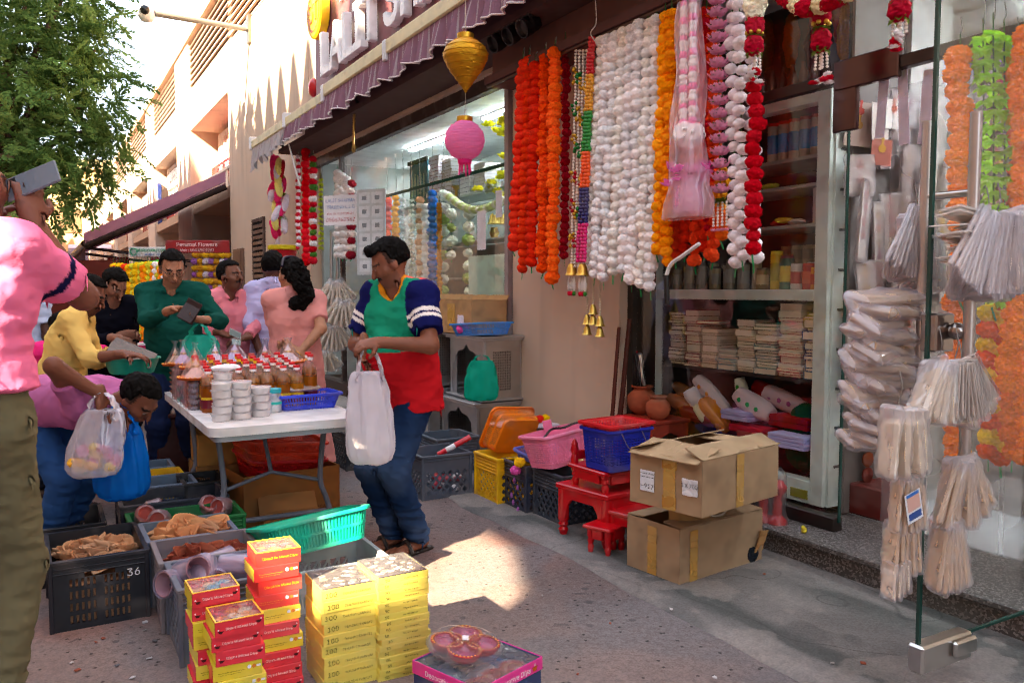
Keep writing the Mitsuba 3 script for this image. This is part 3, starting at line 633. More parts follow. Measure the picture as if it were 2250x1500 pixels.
def glasses(c):
    hl = c['hl']; m = []
    for i in (-1, 1):
        a = np.linspace(0, 2 * np.pi, 17); m.append(tube([hl(i * .031 + .021 * math.cos(t), .106, .002 + .017 * math.sin(t)) for t in a], .0016, 5, False)); m.append(tube([hl(i * .052, .106, .006), hl(i * .082, .02, .008), hl(i * .083, -.01, .0)], .0016, 5))
    m.append(tube([hl(-.010, .107, .006), hl(.010, .107, .006)], .0016, 5)); part(c['k'], 'spectacles', shape(cat(*m), 'plastic', '14100f', True))
# ---------------------------------------------------------------- the people of the street
def gd(x, y, d): p = P(x, y, d); return p[:2]
def main_shirt(v, loc, c):
    o = np.tile(lin('1f8767'), (len(v), 1)); x, y, z = loc.T; s = c['s']
    o[z < .205 * s] = lin('b51f26')
    o[(y < -.005 * s + .02 * np.sin(z * 3)) & (z >= .205 * s)] = lin('e05a58')
    for i in (0, 1):
        A, B_ = c['sho'][i], c['EL'][i]; u = unit(B_ - A); t = (v - A) @ u; dist = np.linalg.norm(v - A - np.clip(t, 0, .4)[:, None] * u, axis=1)
        j = 1 if i == 1 else -1; arm = (dist < .098) & (x * j > .128 * s - .16 * np.clip(t, 0, .3)) & (t > -.06)
        o[arm] = lin('1a1d4e')
        for a in (.118, .150): o[arm & (np.abs(t - a * s) < .0105)] = lin('e4dcd8')
    d = np.linalg.norm((v - c['nec'] - c['fr'] * .035) * 1.0, axis=1)
    o[(d < .087 * s) & (z > .40 * s)] = lin('d98b28')
    return o
def main_jeans(v):
    b = lin('1c3050'); z = v[:, 2]; f = np.clip(meshkit.fbm(v * [5, 5, 4], 3, 3) * 2 - .7, 0, 1)
    t = np.clip(1.15 - np.abs(z - .42) / .35, 0, 1) * .25 + np.clip((.26 - z) / .12, 0, 1) * .5; return b * (0.75 + 0 * z)[:, None] + lin('7d97bd') * (t * f)[:, None]
def main_extra(c):
    for i in (0, 1):
        a, f, r = c['ank'][i], c['f'], c['r']
        part(c['k'], 'sandal', shape(cat(xf(box(.095, .27, .016, b=.006), frame([a[0] + f[0] * .055, a[1] + f[1] * .055, .010], r, f, [0, 0, 1])),
             tube(curve([a + f * .08 + r * .055 - [0, 0, .07], a + f * .085 - [0, 0, .012], a + f * .09 - r * .055 - [0, 0, .07]]), .011, 6)), 'plastic', '2a2320', 35))
MM = person('man in a green and red T-shirt with navy striped sleeves holding a white carrier bag', gd(893, 900, 4.42), (-.62, -.78), H=1.72, lean=.10, gaze=(-.86, -.22, -.50), shirt_fn=main_shirt, sleeve=(.74, .74), hem=.455,
       hands={'L': dict(at=P(832, 752, 4.05), hint=(.9, -.15, -.7), dir=P(785, 760, 4.02) - P(845, 752, 4.08), palm=(0, .5, -1), curl=1.5),
              'R': dict(at=P(800, 752, 4.28), hint=(-.5, .6, -.8), dir=(0.05, -.3, -1), palm=(.6, -.4, 0), curl=1.0)},
       feet=[gd(918, 1200, 4.42), gd(864, 1195, 4.50)], trouser_fn=main_jeans, skin='7a4c3a', h=.0075, belly=.05, hair='full', collar=False, girth=1.05, moustache=True, bare=True, beard=.25, extra=main_extra, fold=.009, sleeve_r=1.15)
def polo(v, loc, c):
    o = np.tile(lin('df6f96'), (len(v), 1)); A, B_ = c['sho'][1], c['EL'][1]; u = unit(B_ - A); t = (v - A) @ u; dist = np.linalg.norm(v - A - np.clip(t, 0, .5)[:, None] * u, axis=1)
    o[(np.abs(t - .155) < .014) & (dist < .12)] = lin('1b1a3c'); return o
def cargo(v): return np.tile(lin('625e49'), (len(v), 1))
PH = person('person in a pink T-shirt and olive trousers, seen from behind, holding up a phone', gd(-80, 800, 2.5), (.18, 1), H=1.84, lean=.02, pelvis_z=1.03, gaze=(.1, 1, .05), shirt_fn=polo, sleeve=(.6, .72), hem=.585, trouser_fn=cargo, skin='744a3c', h=.0085, girth=1.0,
       hands={'R': dict(at=P(72, 488, 2.66), hint=(.45, .75, -1.0), dir=(-.12, .05, 1), palm=(-.7, .6, 0), curl=.75, thumb=1), 'L': dict(at=P(-60, 520, 2.75), hint=(-1, .2, -.8))}, feet=[gd(-125, 1500, 2.48), gd(-12, 1500, 2.52)], fold=.011, sleeve_r=1.15, beard=.2)
MAU = person('man in a mauve T-shirt and jeans bent double over the clay lamp crates', gd(84, 965, 4.22), (.88, -.30), H=1.66, lean=1.52, gaze=(.7, -.1, -.95), shirt='a8618f', sleeve=(.62, .62), hem=.50, trouser='2c4a78', skin='6e4434', h=.0085, pelvis_z=.845, headoff=(0, 0),
       hands={'R': dict(at=P(222, 868, 3.86), hint=(-1, -.35, .40), dir=(.05, -.1, -1), palm=(1, 0, 0), curl=1.9), 'L': dict(at=P(268, 885, 4.0), hint=(-1, .4, .3), dir=(.3, 0, -1), curl=1.6)},
       feet=[gd(140, 1240, 4.35), gd(100, 1265, 4.10)], fold=.008, bare=True, collar=False)
YEL = person('man in a yellow long-sleeved T-shirt reaching over the green basin', gd(122, 850, 5.05), (.95, .30), H=1.66, lean=.28, gaze=(.85, .1, -.45), shirt='d3b165', sleeve=(1.6, 1.35), hem=.45, trouser='2a2c38', skin='6f4636', h=.009, pelvis_z=.78, collar=False, beard=.45,
       hands={'R': dict(at=P(272, 778, 4.75), hint=(-.2, -.2, -1), dir=(1, .1, -.1), palm=(0, 0, -1), curl=.6), 'L': dict(at=P(262, 762, 5.2), hint=(-.2, .4, -1), dir=(1, 0, -.2), palm=(0, 0, -1), curl=.6)}, legs=True, moustache=True)
BLK = person('person in a black top behind the man in yellow, reaching forward', gd(232, 830, 6.1), (.75, -.55), H=1.62, lean=.22, gaze=(.6, -.3, -.6), shirt='15161f', sleeve=1.8, hem=.45, trouser='22232c', h=.0115, skin='8a5f4c', collar=False,
       hands={'R': dict(at=P(252, 742, 5.75), curl=.9, dir=(.6, -.2, -.2)), 'L': dict(at=P(270, 735, 6.0), curl=.9, dir=(.7, .1, 0))})
BLU = person('person in a pale blue shirt standing beyond the pink photographer', gd(62, 830, 6.7), (.3, 1), H=1.62, shirt='aebfdc', sleeve=.6, h=.0125, skin='4a332b', trouser='3a3f52', hem=.46)
MAG = person('person in a bright magenta tunic seated beyond the man in yellow', gd(88, 850, 5.7), (.9, -.1), H=1.50, lean=.30, shirt='e8327e', sleeve=1.9, h=.0115, skin='7a5040', trouser='20242e', hem=.38, pelvis_z=.60, collar=False,
       hands={'R': dict(at=P(268, 768, 5.5), dir=(1, 0, 0), palm=(0, 0, -1)), 'L': dict(at=P(262, 756, 5.8), dir=(1, 0, 0), palm=(0, 0, -1))}, extra=None)
GRN = person('man in a dark green shirt and spectacles looking into his wallet', gd(385, 850, 5.85), (.28, -1), H=1.72, lean=.05, gaze=(.45, -.75, -.42), shirt='17473f', sleeve=1.72, hem=.43, trouser='232c4a', skin='9a6a52', h=.0085, belly=.05, girth=1.02, extra=glasses,
       hands={'R': dict(at=P(378, 680, 5.45), hint=(-.7, -.1, -.9), dir=(1, -.1, .12), palm=(.2, -.3, -1), curl=.9), 'L': dict(at=P(446, 702, 5.5), hint=(.8, 0, -.8), dir=(-1, -.2, .1), palm=(0, .2, 1), curl=1.1)}, beard=.15)
SAL = person('man in a salmon pink shirt with a moustache holding banknotes', gd(503, 850, 6.45), (.72, -.55), H=1.66, gaze=(.9, -.35, .03), shirt='d9808c', sleeve=1.75, hem=.42, trouser='3a3436', skin='6b4535', h=.009, moustache=True, girth=.93, beard=.2,
       hands={'L': dict(at=P(540, 742, 6.2), hint=(.6, .2, -.9), dir=(-.8, -.3, -.1), palm=(0, 0, -1), curl=1.0), 'R': dict(at=P(486, 730, 6.3), hint=(-.6, -.1, -.9), dir=(.6, -.2, -.3), palm=(0, 0, 1), curl=.8)})
LIL = person('man in a lilac shirt with his back turned, beside the woman in pink', gd(603, 850, 6.55), (.25, 1), H=1.74, gaze=(-.1, 1, 0), shirt='b9b4dc', sleeve=1.3, hem=.42, trouser='2b2b33', skin='5d3c30', h=.0095,
       hands={'L': dict(at=P(572, 775, 6.35), hint=(-.8, -.5, -.3)), 'R': dict(at=P(640, 790, 6.6))})
def dressfn(v, loc, c):
    o = np.tile(lin('d18c86'), (len(v), 1)); n = meshkit.fbm(v * 34, 2, 6); m = (loc[:, 1] > -.05) & (loc[:, 2] > -.05) & (loc[:, 2] < .40) & (n > .52) & (np.abs(loc[:, 0]) < .17); o[m] = lin('a0524f'); o[(loc[:, 2] < -.1) & (n > .6) & (loc[:, 0] < 0)] = lin('a86a66'); return o
def bangles(c):
    hl = c['hl']; part(c['k'], 'hairband', shape(tube(curve([hl(-.088, -.02, .06), hl(-.05, .0, .125), hl(.05, .0, .125), hl(.088, -.02, .06)]), .011, 8), 'plastic', '1b1b33', True))
    w = c['W'][1]; d = unit(w - c['EL'][1]); a = unit(np.cross(d, [0, 0, 1])); b = np.cross(d, a)
    part(c['k'], 'bangle', shape(tube([w + .033 * (a * math.cos(t) + b * math.sin(t)) for t in np.linspace(0, 2 * np.pi, 20)], .005, 6, False), 'metal', 'd9a84a', True))
WOM = person('woman in a dusty pink embroidered dress with long curly hair, hand on her hip', gd(650, 850, 5.95), (-.55, .80), H=1.66, gaze=(-.72, .62, .0), shirt_fn=dressfn, sleeve=.72, skin='a87a60', h=.0085, hair='long', collar=False, girth=1.0, dress=.16, shirt_name='dress', extra=bangles, fold=.006,
       hands={'R': dict(at=P(655, 778, 5.74), hint=(1, -.35, -.15), dir=(-.75, .0, .55), palm=(-.3, .9, 0), curl=.35, spread=.35, thumb=-1), 'L': dict(at=P(612, 780, 6.2))})
def held_phone():
    k = one('phone', 'grey phone held up in the hand of the person in pink', 'phone', None); del scene[k]
    o = P(70, 398, 2.66); z = unit([-.05, -.92, .40]); x = unit(np.cross([.55, 0, .8], z)); y = np.cross(z, x)
    u = P(118, 385, 2.66) - P(20, 412, 2.62); x = unit(u - z * (u @ z)); y = np.cross(z, x)
    M_ = frame(o, x, y, z); part(k, 'case', shape(box(.175, .086, .010, b=.004), 'plastic', '5d6672', 30, m=M_)); part(k, 'camera', shape(cat(box(.028, .028, .003, (-.058, .02, .0065), .001)), 'gloss', '1c1e22', 30, m=M_))
held_phone()
def wallet():
    k = thing('wallet', 'dark brown wallet held open by the man in green', 'wallet'); o = P(418, 684, 5.38); M_ = frame(o, unit([1, .1, -.55]), unit([.45, .3, .9]), unit(np.cross([1, .1, -.55], [.45, .3, .9])))
    part(k, 'cover', shape(cat(mv(box(.10, .15, .006, b=.002), (0, 0, 0), rx=.25), mv(box(.10, .15, .006, b=.002), (0, -.0, .02), rx=-.25)), 'wood', '2a1718', 30, m=M_))
    n = thing('banknote', 'pale folded banknote in the hands of the man in salmon pink', 'banknote'); M_ = frame(P(517, 733, 6.1), unit([1, .1, -.5]), unit([.3, -.3, 1]), unit(np.cross([1, .1, -.5], [.3, -.3, 1])))
    part(n, 'note', shape(mv(box(.09, .055, .003), rx=.2), 'paper', 'cfe0dc', False, m=M_)); part(n, 'note', shape(mv(box(.07, .04, .003), (.02, -.055, .006), rx=-.4, rz=.3), 'paper', 'c4d8d4', False, m=M_))
wallet()
# ================================================================ garlands
def fuzzy(seed, squash=.86, amp=.20, s=2):
    r = np.random.RandomState(seed); v, f = ico(s); v = v * (1 + amp * (r.rand(len(v), 1) - .55) + .10 * (meshkit.noise(v * 2.2 + seed, seed)[:, None] - .5)) * [1, 1, squash]; return v, f
def petal_ring(n, L, w, lift, seed=0, layers=2):
    """A flower of petals opening upwards, radius about L."""
    V = []; r = np.random.RandomState(seed)
    for l in range(layers):
        for i in range(n):
            a = 2 * np.pi * (i + .5 * l) / n + r.uniform(-.15, .15); k = lift + .55 * l + r.uniform(-.15, .15); Lk = L * (1 - .2 * l)
            pts = [(0, 0), (w * .5, Lk * .45), (w * .35, Lk * .8), (0, Lk), (-w * .35, Lk * .8), (-w * .5, Lk * .45)]
            v = np.array([[x, y * math.cos(k * y / Lk), y * math.sin(k * y / Lk) + abs(x) * .4] for x, y in pts]); v = np.vstack([v, [[0, L * .5 * math.cos(k * .5), L * .5 * math.sin(k * .5) - .15 * w]]])
            f = np.array([[6, j, (j + 1) % 6] for j in range(6)]); V.append(mv((v, f), rz=a))
    return cat(*V)
_POM = {}
def pom(col, kind='pom', seed=0):
    key = (C(col), kind, seed % 3)
    if key not in _POM:
        col = jit(col, 9)
        if kind == 'pom': d = shape(fuzzy(seed % 3 + 1, .86, .26), 'pom', col, False)
        elif kind == 'fluffy': d = shape(fuzzy(seed % 3 + 21, .86, .36, 3), 'pom', col, False)
        elif kind == 'puffy': d = shape(fuzzy(seed % 3 + 31, .86, .20, 3), 'pom', col, True)
        elif kind == 'soft': d = shape(fuzzy(seed % 3 + 11, .8, .12), 'pom', col, True)
        elif kind == 'petal': d = shape(xf(petal_ring(9, 1.0, .62, .25, seed % 3, 2), mat4((0, 0, -.2))), 'petal', col, False)
        elif kind == 'leaf': d = shape(xf(petal_ring(6, 1.05, .75, -.55, seed % 3 + 5, 2), mat4((0, 0, .1))), 'petal', col, False)
        elif kind == 'bead': d = shape(ico(1), 'gloss', col, True)
        _POM[key] = d
    return _POM[key]
def pommat(p, r, tilt=.5): return mat4(p, rng.uniform(0, 6.28), rng.uniform(-tilt, tilt), rng.uniform(-tilt, tilt), r)
CORD = {}
def cord(k, a, b, col='3c6b3a', r=.003): part(k, 'string', shape(tube([a, b], r, 5), 'matte', col, True))
def strand(label, top, bot, r, gap, cols, kind='pom', group='flower garlands hung along the shop front', tag=True, sway=.008, name='flower_garland', cat_='garland', tilt=.5):
    k = thing(name, label, cat_, group); top, bot = np.asarray(top, float), np.asarray(bot, float); L = np.linalg.norm(bot - top); n = max(int(L / gap), 1)
    ph = rng.uniform(0, 6)
    for i in range(n + 1):
        t = i / n; p = top + (bot - top) * t + UV * sway * math.sin(ph + i * .9) + NV * rng.uniform(-1, 1) * sway + UV * rng.uniform(-1, 1) * sway * .8
        c = cols[int(t * len(cols) * .9999)] if kind != 'alt' else cols[i % len(cols)]
        part(k, 'flower' if kind in ('petal', 'leaf') else ('bead' if kind == 'bead' else 'pompom'), at(pom(c, 'pom' if kind == 'alt' else kind, rng.randrange(3)), pommat(p, r * rng.uniform(.84, 1.12), tilt)))
    cord(k, top + [0, 0, .09], bot)
    part(k, 'tag', shape(xf(box(.008, .003, .06), mat4(bot - [0, 0, .055], rng.uniform(0, 3), 0, rng.uniform(-.5, .5))), 'plastic', '1d8f4e', False))
    hz = 3.055 if abs(top[2] - 2.9) < .5 else top[2] + .16
    part(k, 'hook', shape(tube(curve([top + [0, 0, .09], top + [.008, 0, .11], [top[0], top[1], hz]]), .0025, 5), 'metal', '8a8a88', True))
    return k
def hang(x0, y0, x1, y1, c=3.2): return FC(x0, y0, c), FC(x1, y1, c)
RO, OR = 'e33c1a', 'f2581a'
for j, (a, b, y0, y1, col, nm) in enumerate(((1150, 1128, 140, 540, 'dd331c', 'first red orange pompom garland from the window jamb'), (1163, 1147, 135, 590, 'e23a1c', 'second red orange pompom garland from the window jamb'), (1178, 1168, 148, 575, 'd9321c', 'third red orange pompom garland from the window jamb'),
        (1198, 1192, 130, 588, 'ee4f1a', 'bright orange pompom garland, left strand of the orange pair'), (1220, 1214, 118, 610, 'f2591a', 'bright orange pompom garland, right strand of the orange pair'))):
    strand(nm, *hang(a, y0, b, y1, 3.17 + .03 * (j % 2)), .049, .058, [col], 'pom' if j > 2 else 'soft')
strand('dark red garland half hidden behind the orange pair', *hang(1243, 100, 1240, 560, 3.30), .034, .05, ['9c1324'])
# white pompom curtain
for j, (a, b, y0, y1) in enumerate(((1322, 1287, 95, 590), (1338, 1306, 88, 600), (1352, 1326, 84, 608), (1370, 1347, 74, 596), (1386, 1368, 66, 590), (1405, 1388, 58, 612), (1424, 1408, 52, 622), (1443, 1430, 46, 628), (1396, 1424, 70, 585))):
    o = ('first second third fourth fifth sixth seventh eighth'.split() + ['back'])[j]
    strand(f'white pompom garland, {o} strand of the white curtain' + (' from the orange side' if j < 8 else ', partly covered'), *hang(a, y0, b, y1, 3.20 if j < 8 else 3.26), .041, .057, ['f0eff2' if j % 3 else 'f4f0ec'], 'puffy', sway=.010)
for j, (a, b, y0, y1) in enumerate(((1462, 1444, 40, 545), (1476, 1464, 32, 575))):
    strand(f'amber yellow marigold garland, {"left" if j == 0 else "right"} strand beside the white curtain', *hang(a, y0, b, y1, 3.18), .042, .058, ['f39a17', 'ee8d14'][j:j + 1])
for j, (a, y1) in enumerate(((1487, 560), (1508, 545), (1530, 572), (1552, 540), (1568, 560))):
    strand(f'red orange marigold garland behind the pink wrapped garland, {"first second third fourth fifth".split()[j]} from the amber strands', *hang(a, 30, a - 2, y1, 3.32), .042, .062, ['cf2f18' if j % 2 else 'dd4420'])
strand('short amber garland below the pink lotus garland', *hang(1586, 380, 1586, 515, 3.30), .040, .056, ['ef9a24', 'e8661c'])
for j, (a, b, y1, c) in enumerate(((1608, 1616, 575, 3.22), (1624, 1632, 560, 3.20), (1652, 1656, 565, 3.26))):
    strand(f'pale white puff garland, {"left middle right".split()[j]} strand beside the dark red rose garland', *hang(a, 10, b, y1, c), .040, .066, ['e6dbe0'], 'soft')
strand('dark red rose garland hanging in front of the cabinet corner', *hang(1660, 190, 1654, 545, 3.16), .041, .062, ['b01020'], 'pom')
strand('deep red garland behind the pink lotus garland', *hang(1552, 30, 1556, 500, 3.30), .030, .05, ['a81522'])
# pink lotus garland
def lotus(label, a, y0, y1, c=3.18):
    k = thing('lotus_garland', label, 'garland'); t, b = hang(a, y0, a + 8, y1, c); n = 16
    L1, L2 = shape(petal_ring(11, .075, .030, .55, 3, 3), 'petal', 'f6acd0', False), shape(petal_ring(8, .055, .026, -.2, 4, 2), 'petal', '57662a', False)
    for i in range(n):
        p = t + (b - t) * i / (n - 1); part(k, 'lotus_flower', at(L1, mat4(p, rng.uniform(0, 6)))); part(k, 'leaf_ring', at(L2, mat4(p - [0, 0, .042], rng.uniform(0, 6))))
    for j in range(4):
        q = b + UV * (.05 - .033 * j) - [0, 0, .05]; part(k, 'pearl_string', shape(cat(*[ell(.008, .008, .008, q - [0, 0, .017 * i], 1) for i in range(8)]), 'gloss', 'e6ddd6', True)); part(k, 'blossom', shape(mv(petal_ring(6, .022, .016, .6, j), q - [0, 0, .15]), 'petal', 'e9a3bd', False))
    cord(k, t + [0, 0, .1], b)
lotus('garland of pink lotus flowers and green leaves ending in pearl strings', 1575, 10, 425)
# pink garland in its plastic sleeve
k = thing('wrapped_garland', 'pink and white garland in a clear plastic sleeve, hung upside down', 'garland'); t, b = hang(1515, 5, 1512, 480, 3.10)
for j, x in enumerate((-.045, .03)):
    for i in range(22):
        p = t + (b - t) * (i / 21 * .55) + UV * -x; part(k, 'bead', at(pom('f3ede9' if i % 3 else 'ea5fa0', 'bead'), pommat(p, .022 + .004 * (i % 2))))
q = t + (b - t) * .61; part(k, 'puff', at(pom('efe9e4', 'pom'), mat4(q, 0, 0, 0, .085)))
q = t + (b - t) * .80
for j in range(9): part(k, 'frill', at(pom('f08cc9' if j % 3 else 'e45fb0', 'petal', j), mat4(q + UV * rng.uniform(-.13, .13) + NV * rng.uniform(-.05, .05) + [0, 0, rng.uniform(-.03, .05)], rng.uniform(0, 6), rng.uniform(-1, 1), 0, .075)))
part(k, 'skirt', shape(rough(lathe([(.06, .0), (.075, -.06), (.085, -.16), (.08, -.2)], 20), .012, 20), 'bag', 'f3b7d6', True, m=mat4(q)))
def sleeve_ring(z, rx, ry, ph): a = np.linspace(0, 2 * np.pi, 28, endpoint=False); rr_ = 1 + .10 * np.sin(a * 5 + ph) + .06 * np.sin(a * 9 - 2 * ph); return np.array([UV * (rx * m_ * math.cos(u)) + NV * (ry * m_ * math.sin(u)) for u, m_ in zip(a, rr_)]) + z
part(k, 'sleeve', shape(loft([sleeve_ring(t + (b - t) * i / 14 + UV * .012 * math.sin(i), .075 + .055 * (i / 14) + (.05 if i > 12 else 0), .055 + .04 * i / 14, i * .5) for i in range(15)], cap=False), 'crinkle', 'f6dce8', True), 'pink tinted clear plastic sleeve')
# bead strings with bells
def belled(label, xs, y0, y1, c, pearl='e8ddd0', tip='c91f3a'):
    k = thing('bead_garland', label, 'garland')
    for j, x in enumerate(xs):
        t, b = hang(x + 4, y0, x - 6, y1, c); L = np.linalg.norm(b - t); n = int(L / .022); pts = [t + (b - t) * i / n + UV * .004 * math.sin(i * .4 + j) for i in range(n + 1)]
        part(k, 'pearl_string', shape(cat(*[ell(.0105, .0105, .0105, p, 1) for p in pts]), 'gloss', pearl, True))
        for q in range(6):
            p = t + (b - t) * (.12 + .15 * q + .02 * j); part(k, 'gold_cluster', shape(cat(*[ell(.013, .013, .013, p + np.array([rng.uniform(-.02, .02), rng.uniform(-.02, .02), rng.uniform(-.05, .05)]), 1) for _ in range(9)]), 'metal', rng.choice(['c99a35', 'c99a35', 'b32030', '2f7a3c']), True))
    for j in (0, len(xs) - 1):
        t, b = hang(xs[j], y0, xs[j] - 6, y1, c); part(k, 'bell', shape(lathe([(.004, .07), (.02, .065), (.033, .04), (.036, .01), (.048, -.01), (.046, -.012), (.03, .01)], 18), 'metal', 'd9a84e', 40, m=mat4(b - [0, 0, .05])))
        for i in range(3):
            q = b + UV * (.03 * (i - 1)) - [0, 0, .07]; part(k, 'tassel', shape(tube([q, q - [0, 0, .07], q - [0, 0, .10]], [.006, .014, .006], 7), 'petal', 'e9e2dc', True)); part(k, 'tassel_tip', shape(ell(.013, .013, .018, q - [0, 0, .115], 1), 'pom', tip if i else '3a7a35', True))
belled('pearl bead garland with gold clusters and gold bells beside the orange pair', (1262, 1270, 1278, 1286), 112, 585, 3.17)
k = thing('bead_garland', 'bead garland in bands of red, gold, green, orange, navy and magenta', 'garland')
for j in range(3):
    t, b = hang(1296 + 4 * j, 85, 1268 + 8 * j, 580, 3.15); n = 62
    for i, cgrp in enumerate(('c01a24', 'd9992a', '2a8a34', 'ee5a1c', '261f63', 'd81f72')):
        seg = [t + (b - t) * (q / n) + UV * rng.uniform(-.008, .008) for q in range(int(i * n / 6), int((i + 1) * n / 6))]; part(k, 'bead_band', shape(cat(*[ell(.0145, .0145, .0145, p, 1) for p in seg]), 'gloss', cgrp, True))
for j, (x, y1) in enumerate(((1290, 722), (1303, 700), (1318, 726))):
    k = thing('bell_string', f'thin string of clear beads with small gold bells under the white curtain, {"left middle right".split()[j]} one', 'bell string', 'bell strings under the white curtain'); t, b = hang(x, 600, x, y1, 3.25)
    part(k, 'bead_string', shape(cat(*[ell(.009, .009, .007, t + (b - t) * i / 22, 1) for i in range(22)]), 'gloss', 'cbbda0', True))
    for q in range(2): part(k, 'bell', shape(lathe([(.003, .05), (.012, .045), (.022, .02), (.026, -.005), (.036, -.02), (.034, -.022), (.02, 0)], 16), 'metal', 'd8b45a', 40, m=mat4(b - [0, 0, .02 - .07 * q])))
# garlands over the doorway
def tassel_garland(label, x, y0, y1, c, cream=False):
    k = thing('door_garland', label, 'garland'); t, b = hang(x, y0, x, y1, c); L = np.linalg.norm(b - t); z = 0
    seq = (['cream'] * 3 if cream else []) + ['leaf', 'red', 'red', 'gold', 'leaf', 'red', 'red', 'leaf']
    st = L * .62 / len(seq)
    for i, q in enumerate(seq):
        p = t - [0, 0, st * (i + .5)]
        if q == 'cream': part(k, 'flower', at(pom('e7dfc0', 'pom', i), mat4(p, i, 0, 0, .058 - .006 * i)))
        elif q == 'leaf': part(k, 'leaf_ring', at(pom('5d6b2c', 'leaf', i), mat4(p, i, 0, 0, .052)))
        elif q == 'gold': part(k, 'gold_ring', shape(cat(*[ell(.012, .012, .012, p + np.array([.035 * math.cos(a), .035 * math.sin(a), 0]), 1) for a in range(6)]), 'metal', 'c9a545', True))
        else: part(k, 'flower', at(pom('a3152a', 'pom', i), mat4(p, i, 0, 0, .046)))
    q = t - [0, 0, L * .62]
    for j in range(4):
        o = q + UV * (.027 - .018 * j) + NV * .01 * (j % 2); part(k, 'pearl_string', shape(cat(*[ell(.0075, .0075, .0075, o - [0, 0, .016 * i] + UV * (.0006 * i * (1.5 - j)), 1) for i in range(int(L * .24 / .016))]), 'gloss', 'e8dcd2', True))
    for j in range(7): part(k, 'blossom', at(pom('c21a2e' if j % 2 else 'efe4e4', 'petal', j), mat4(b + [0, 0, .04] + UV * rng.uniform(-.04, .04) + NV * rng.uniform(-.03, .03) + [0, 0, rng.uniform(-.03, .03)], rng.uniform(0, 6), rng.uniform(-.8, .8), 0, .030)))
    cord(k, t + [0, 0, .12], t)
tassel_garland('doorway garland of cream, red and green flowers in front of the cabinet corner', 1659, 5, 190, 3.10, True)
tassel_garland('doorway garland of red and green flowers over the white cabinet', 1806, 0, 190, 3.22)
tassel_garland('doorway garland of red and green flowers nearest the glass door edge', 1978, -60, 112, 3.2)
k = thing('swag_garland', 'red and green flower swag along the top of the doorway', 'garland')
pts = curve([FC(1690, -40, 3.15), FC(1730, -5, 3.15), FC(1775, 18, 3.15), FC(1850, -8, 3.15), FC(1890, -40, 3.15)], 14)
for i, p in enumerate(pts): part(k, 'flower', at(pom(('a8162a', 'a8162a', '5f702c', 'd8c79a')[(i // 3) % 4], ('pom', 'pom', 'leaf', 'pom')[(i // 3) % 4], i), mat4(p, i, rng.uniform(-1, 1), 0, .045)))
# garlands behind the open glass door
for j, (x, y0, y1, cols, r, gap, kd, nm) in enumerate(((2108, 125, 640, ['f0821c'], .047, .066, 'fluffy', 'orange marigold garland beside the lime garlands behind the glass door'), (2098, 665, 1000, ['ef7d17'], .05, .06, 'fluffy', 'fluffy orange garland hanging low behind the door handle'),
        (2158, 90, 500, ['b4ea3a'], .050, .050, 'leaf', 'lime green petal garland, left strand behind the glass door'), (2180, 80, 660, ['aeea34', 'bcf04a'], .052, .050, 'leaf', 'lime green petal garland, middle strand behind the glass door'), (2204, 95, 640, ['a8e02f'], .050, .052, 'leaf', 'lime green petal garland, right strand behind the glass door'),
        (2232, 130, 470, ['e8b41c', 'e2571c'] * 5, .044, .058, 'alt', 'yellow and orange checked garland, upper strand at the edge of the view'), (2250, 80, 1000, ['ec7a17'], .05, .062, 'fluffy', 'orange garland at the very edge of the view behind the door'),
        (2168, 690, 990, ['e0bb1a', 'da4a1a'] * 4, .045, .06, 'alt', 'yellow and red checked garland, left strand low behind the door bar'), (2195, 680, 1005, ['da4a1a', 'e0bb1a'] * 4, .045, .06, 'alt', 'yellow and red checked garland, middle strand low behind the door bar'), (2220, 690, 990, ['ee7a1a', 'e0651a'], .046, .06, 'fluffy', 'orange garland low behind the door bar'))):
    strand(nm, *hang(x, y0, x + 4, y1, 3.3 + .04 * (j % 3)), r, gap, cols, kd, group='garlands behind the open glass door', tilt=.3)
# garlands at the far end of the show window and inside it
for j, (x, y0, y1, cols, r, nm, kd) in enumerate(((655, 345, 545, ['e9e4ea', 'c42034'] * 7, .035, 'thin white and red garland beside the pink plush cluster', 'alt'), (672, 335, 575, ['cf1722'], .06, 'plain red garland at the far end of the show window', 'pom'), (688, 350, 572, ['b91826', '46702c', 'c01a2c', 'ded7da'] * 5, .055, 'red, green and white garland at the far end of the show window', 'alt'), (705, 395, 545, ['c3cf3a'], .045, 'yellow green garland at the far end of the show window', 'leaf'))):
    strand(nm, *hang(x, y0, x, y1, 3.25), r, r * 1.35, cols, kd, group='garlands at the far end of the show window')
for j, (x, y0, y1, cols, r, nm, kd) in enumerate(((851, 440, 700, ['e8482c'], .065, 'red orange garland behind the window glass', 'soft'), (870, 435, 660, ['f0a52c'], .05, 'amber garland behind the window glass', 'pom'), (886, 440, 690, ['dfe4de'], .045, 'pale garland behind the window glass, next to the amber one', 'leaf'), (904, 440, 690, ['dfe6e0'], .045, 'pale garland behind the window glass, next to the blue pair', 'leaf'), (922, 440, 690, ['b98a6a', 'd9d2c4'] * 7, .045, 'brown and cream garland behind the window glass', 'alt'), (936, 455, 700, ['e6eceb'], .05, 'white puff garland behind the window glass', 'soft'), (951, 425, 690, ['2b62ae'], .055, 'blue garland behind the window glass', 'soft'), (966, 450, 690, ['b8742c'], .03, 'thin brown garland behind the window glass', 'pom'))):
    strand(nm, *hang(x, y0, x, y1, 3.78), r, r * 1.25, cols, kd, group='garlands behind the show window glass')
k = thing('plush_garland', 'cluster of pink and yellow plush petals with white tassels by the beige wall', 'garland'); t = FC(612, 345, 3.2)
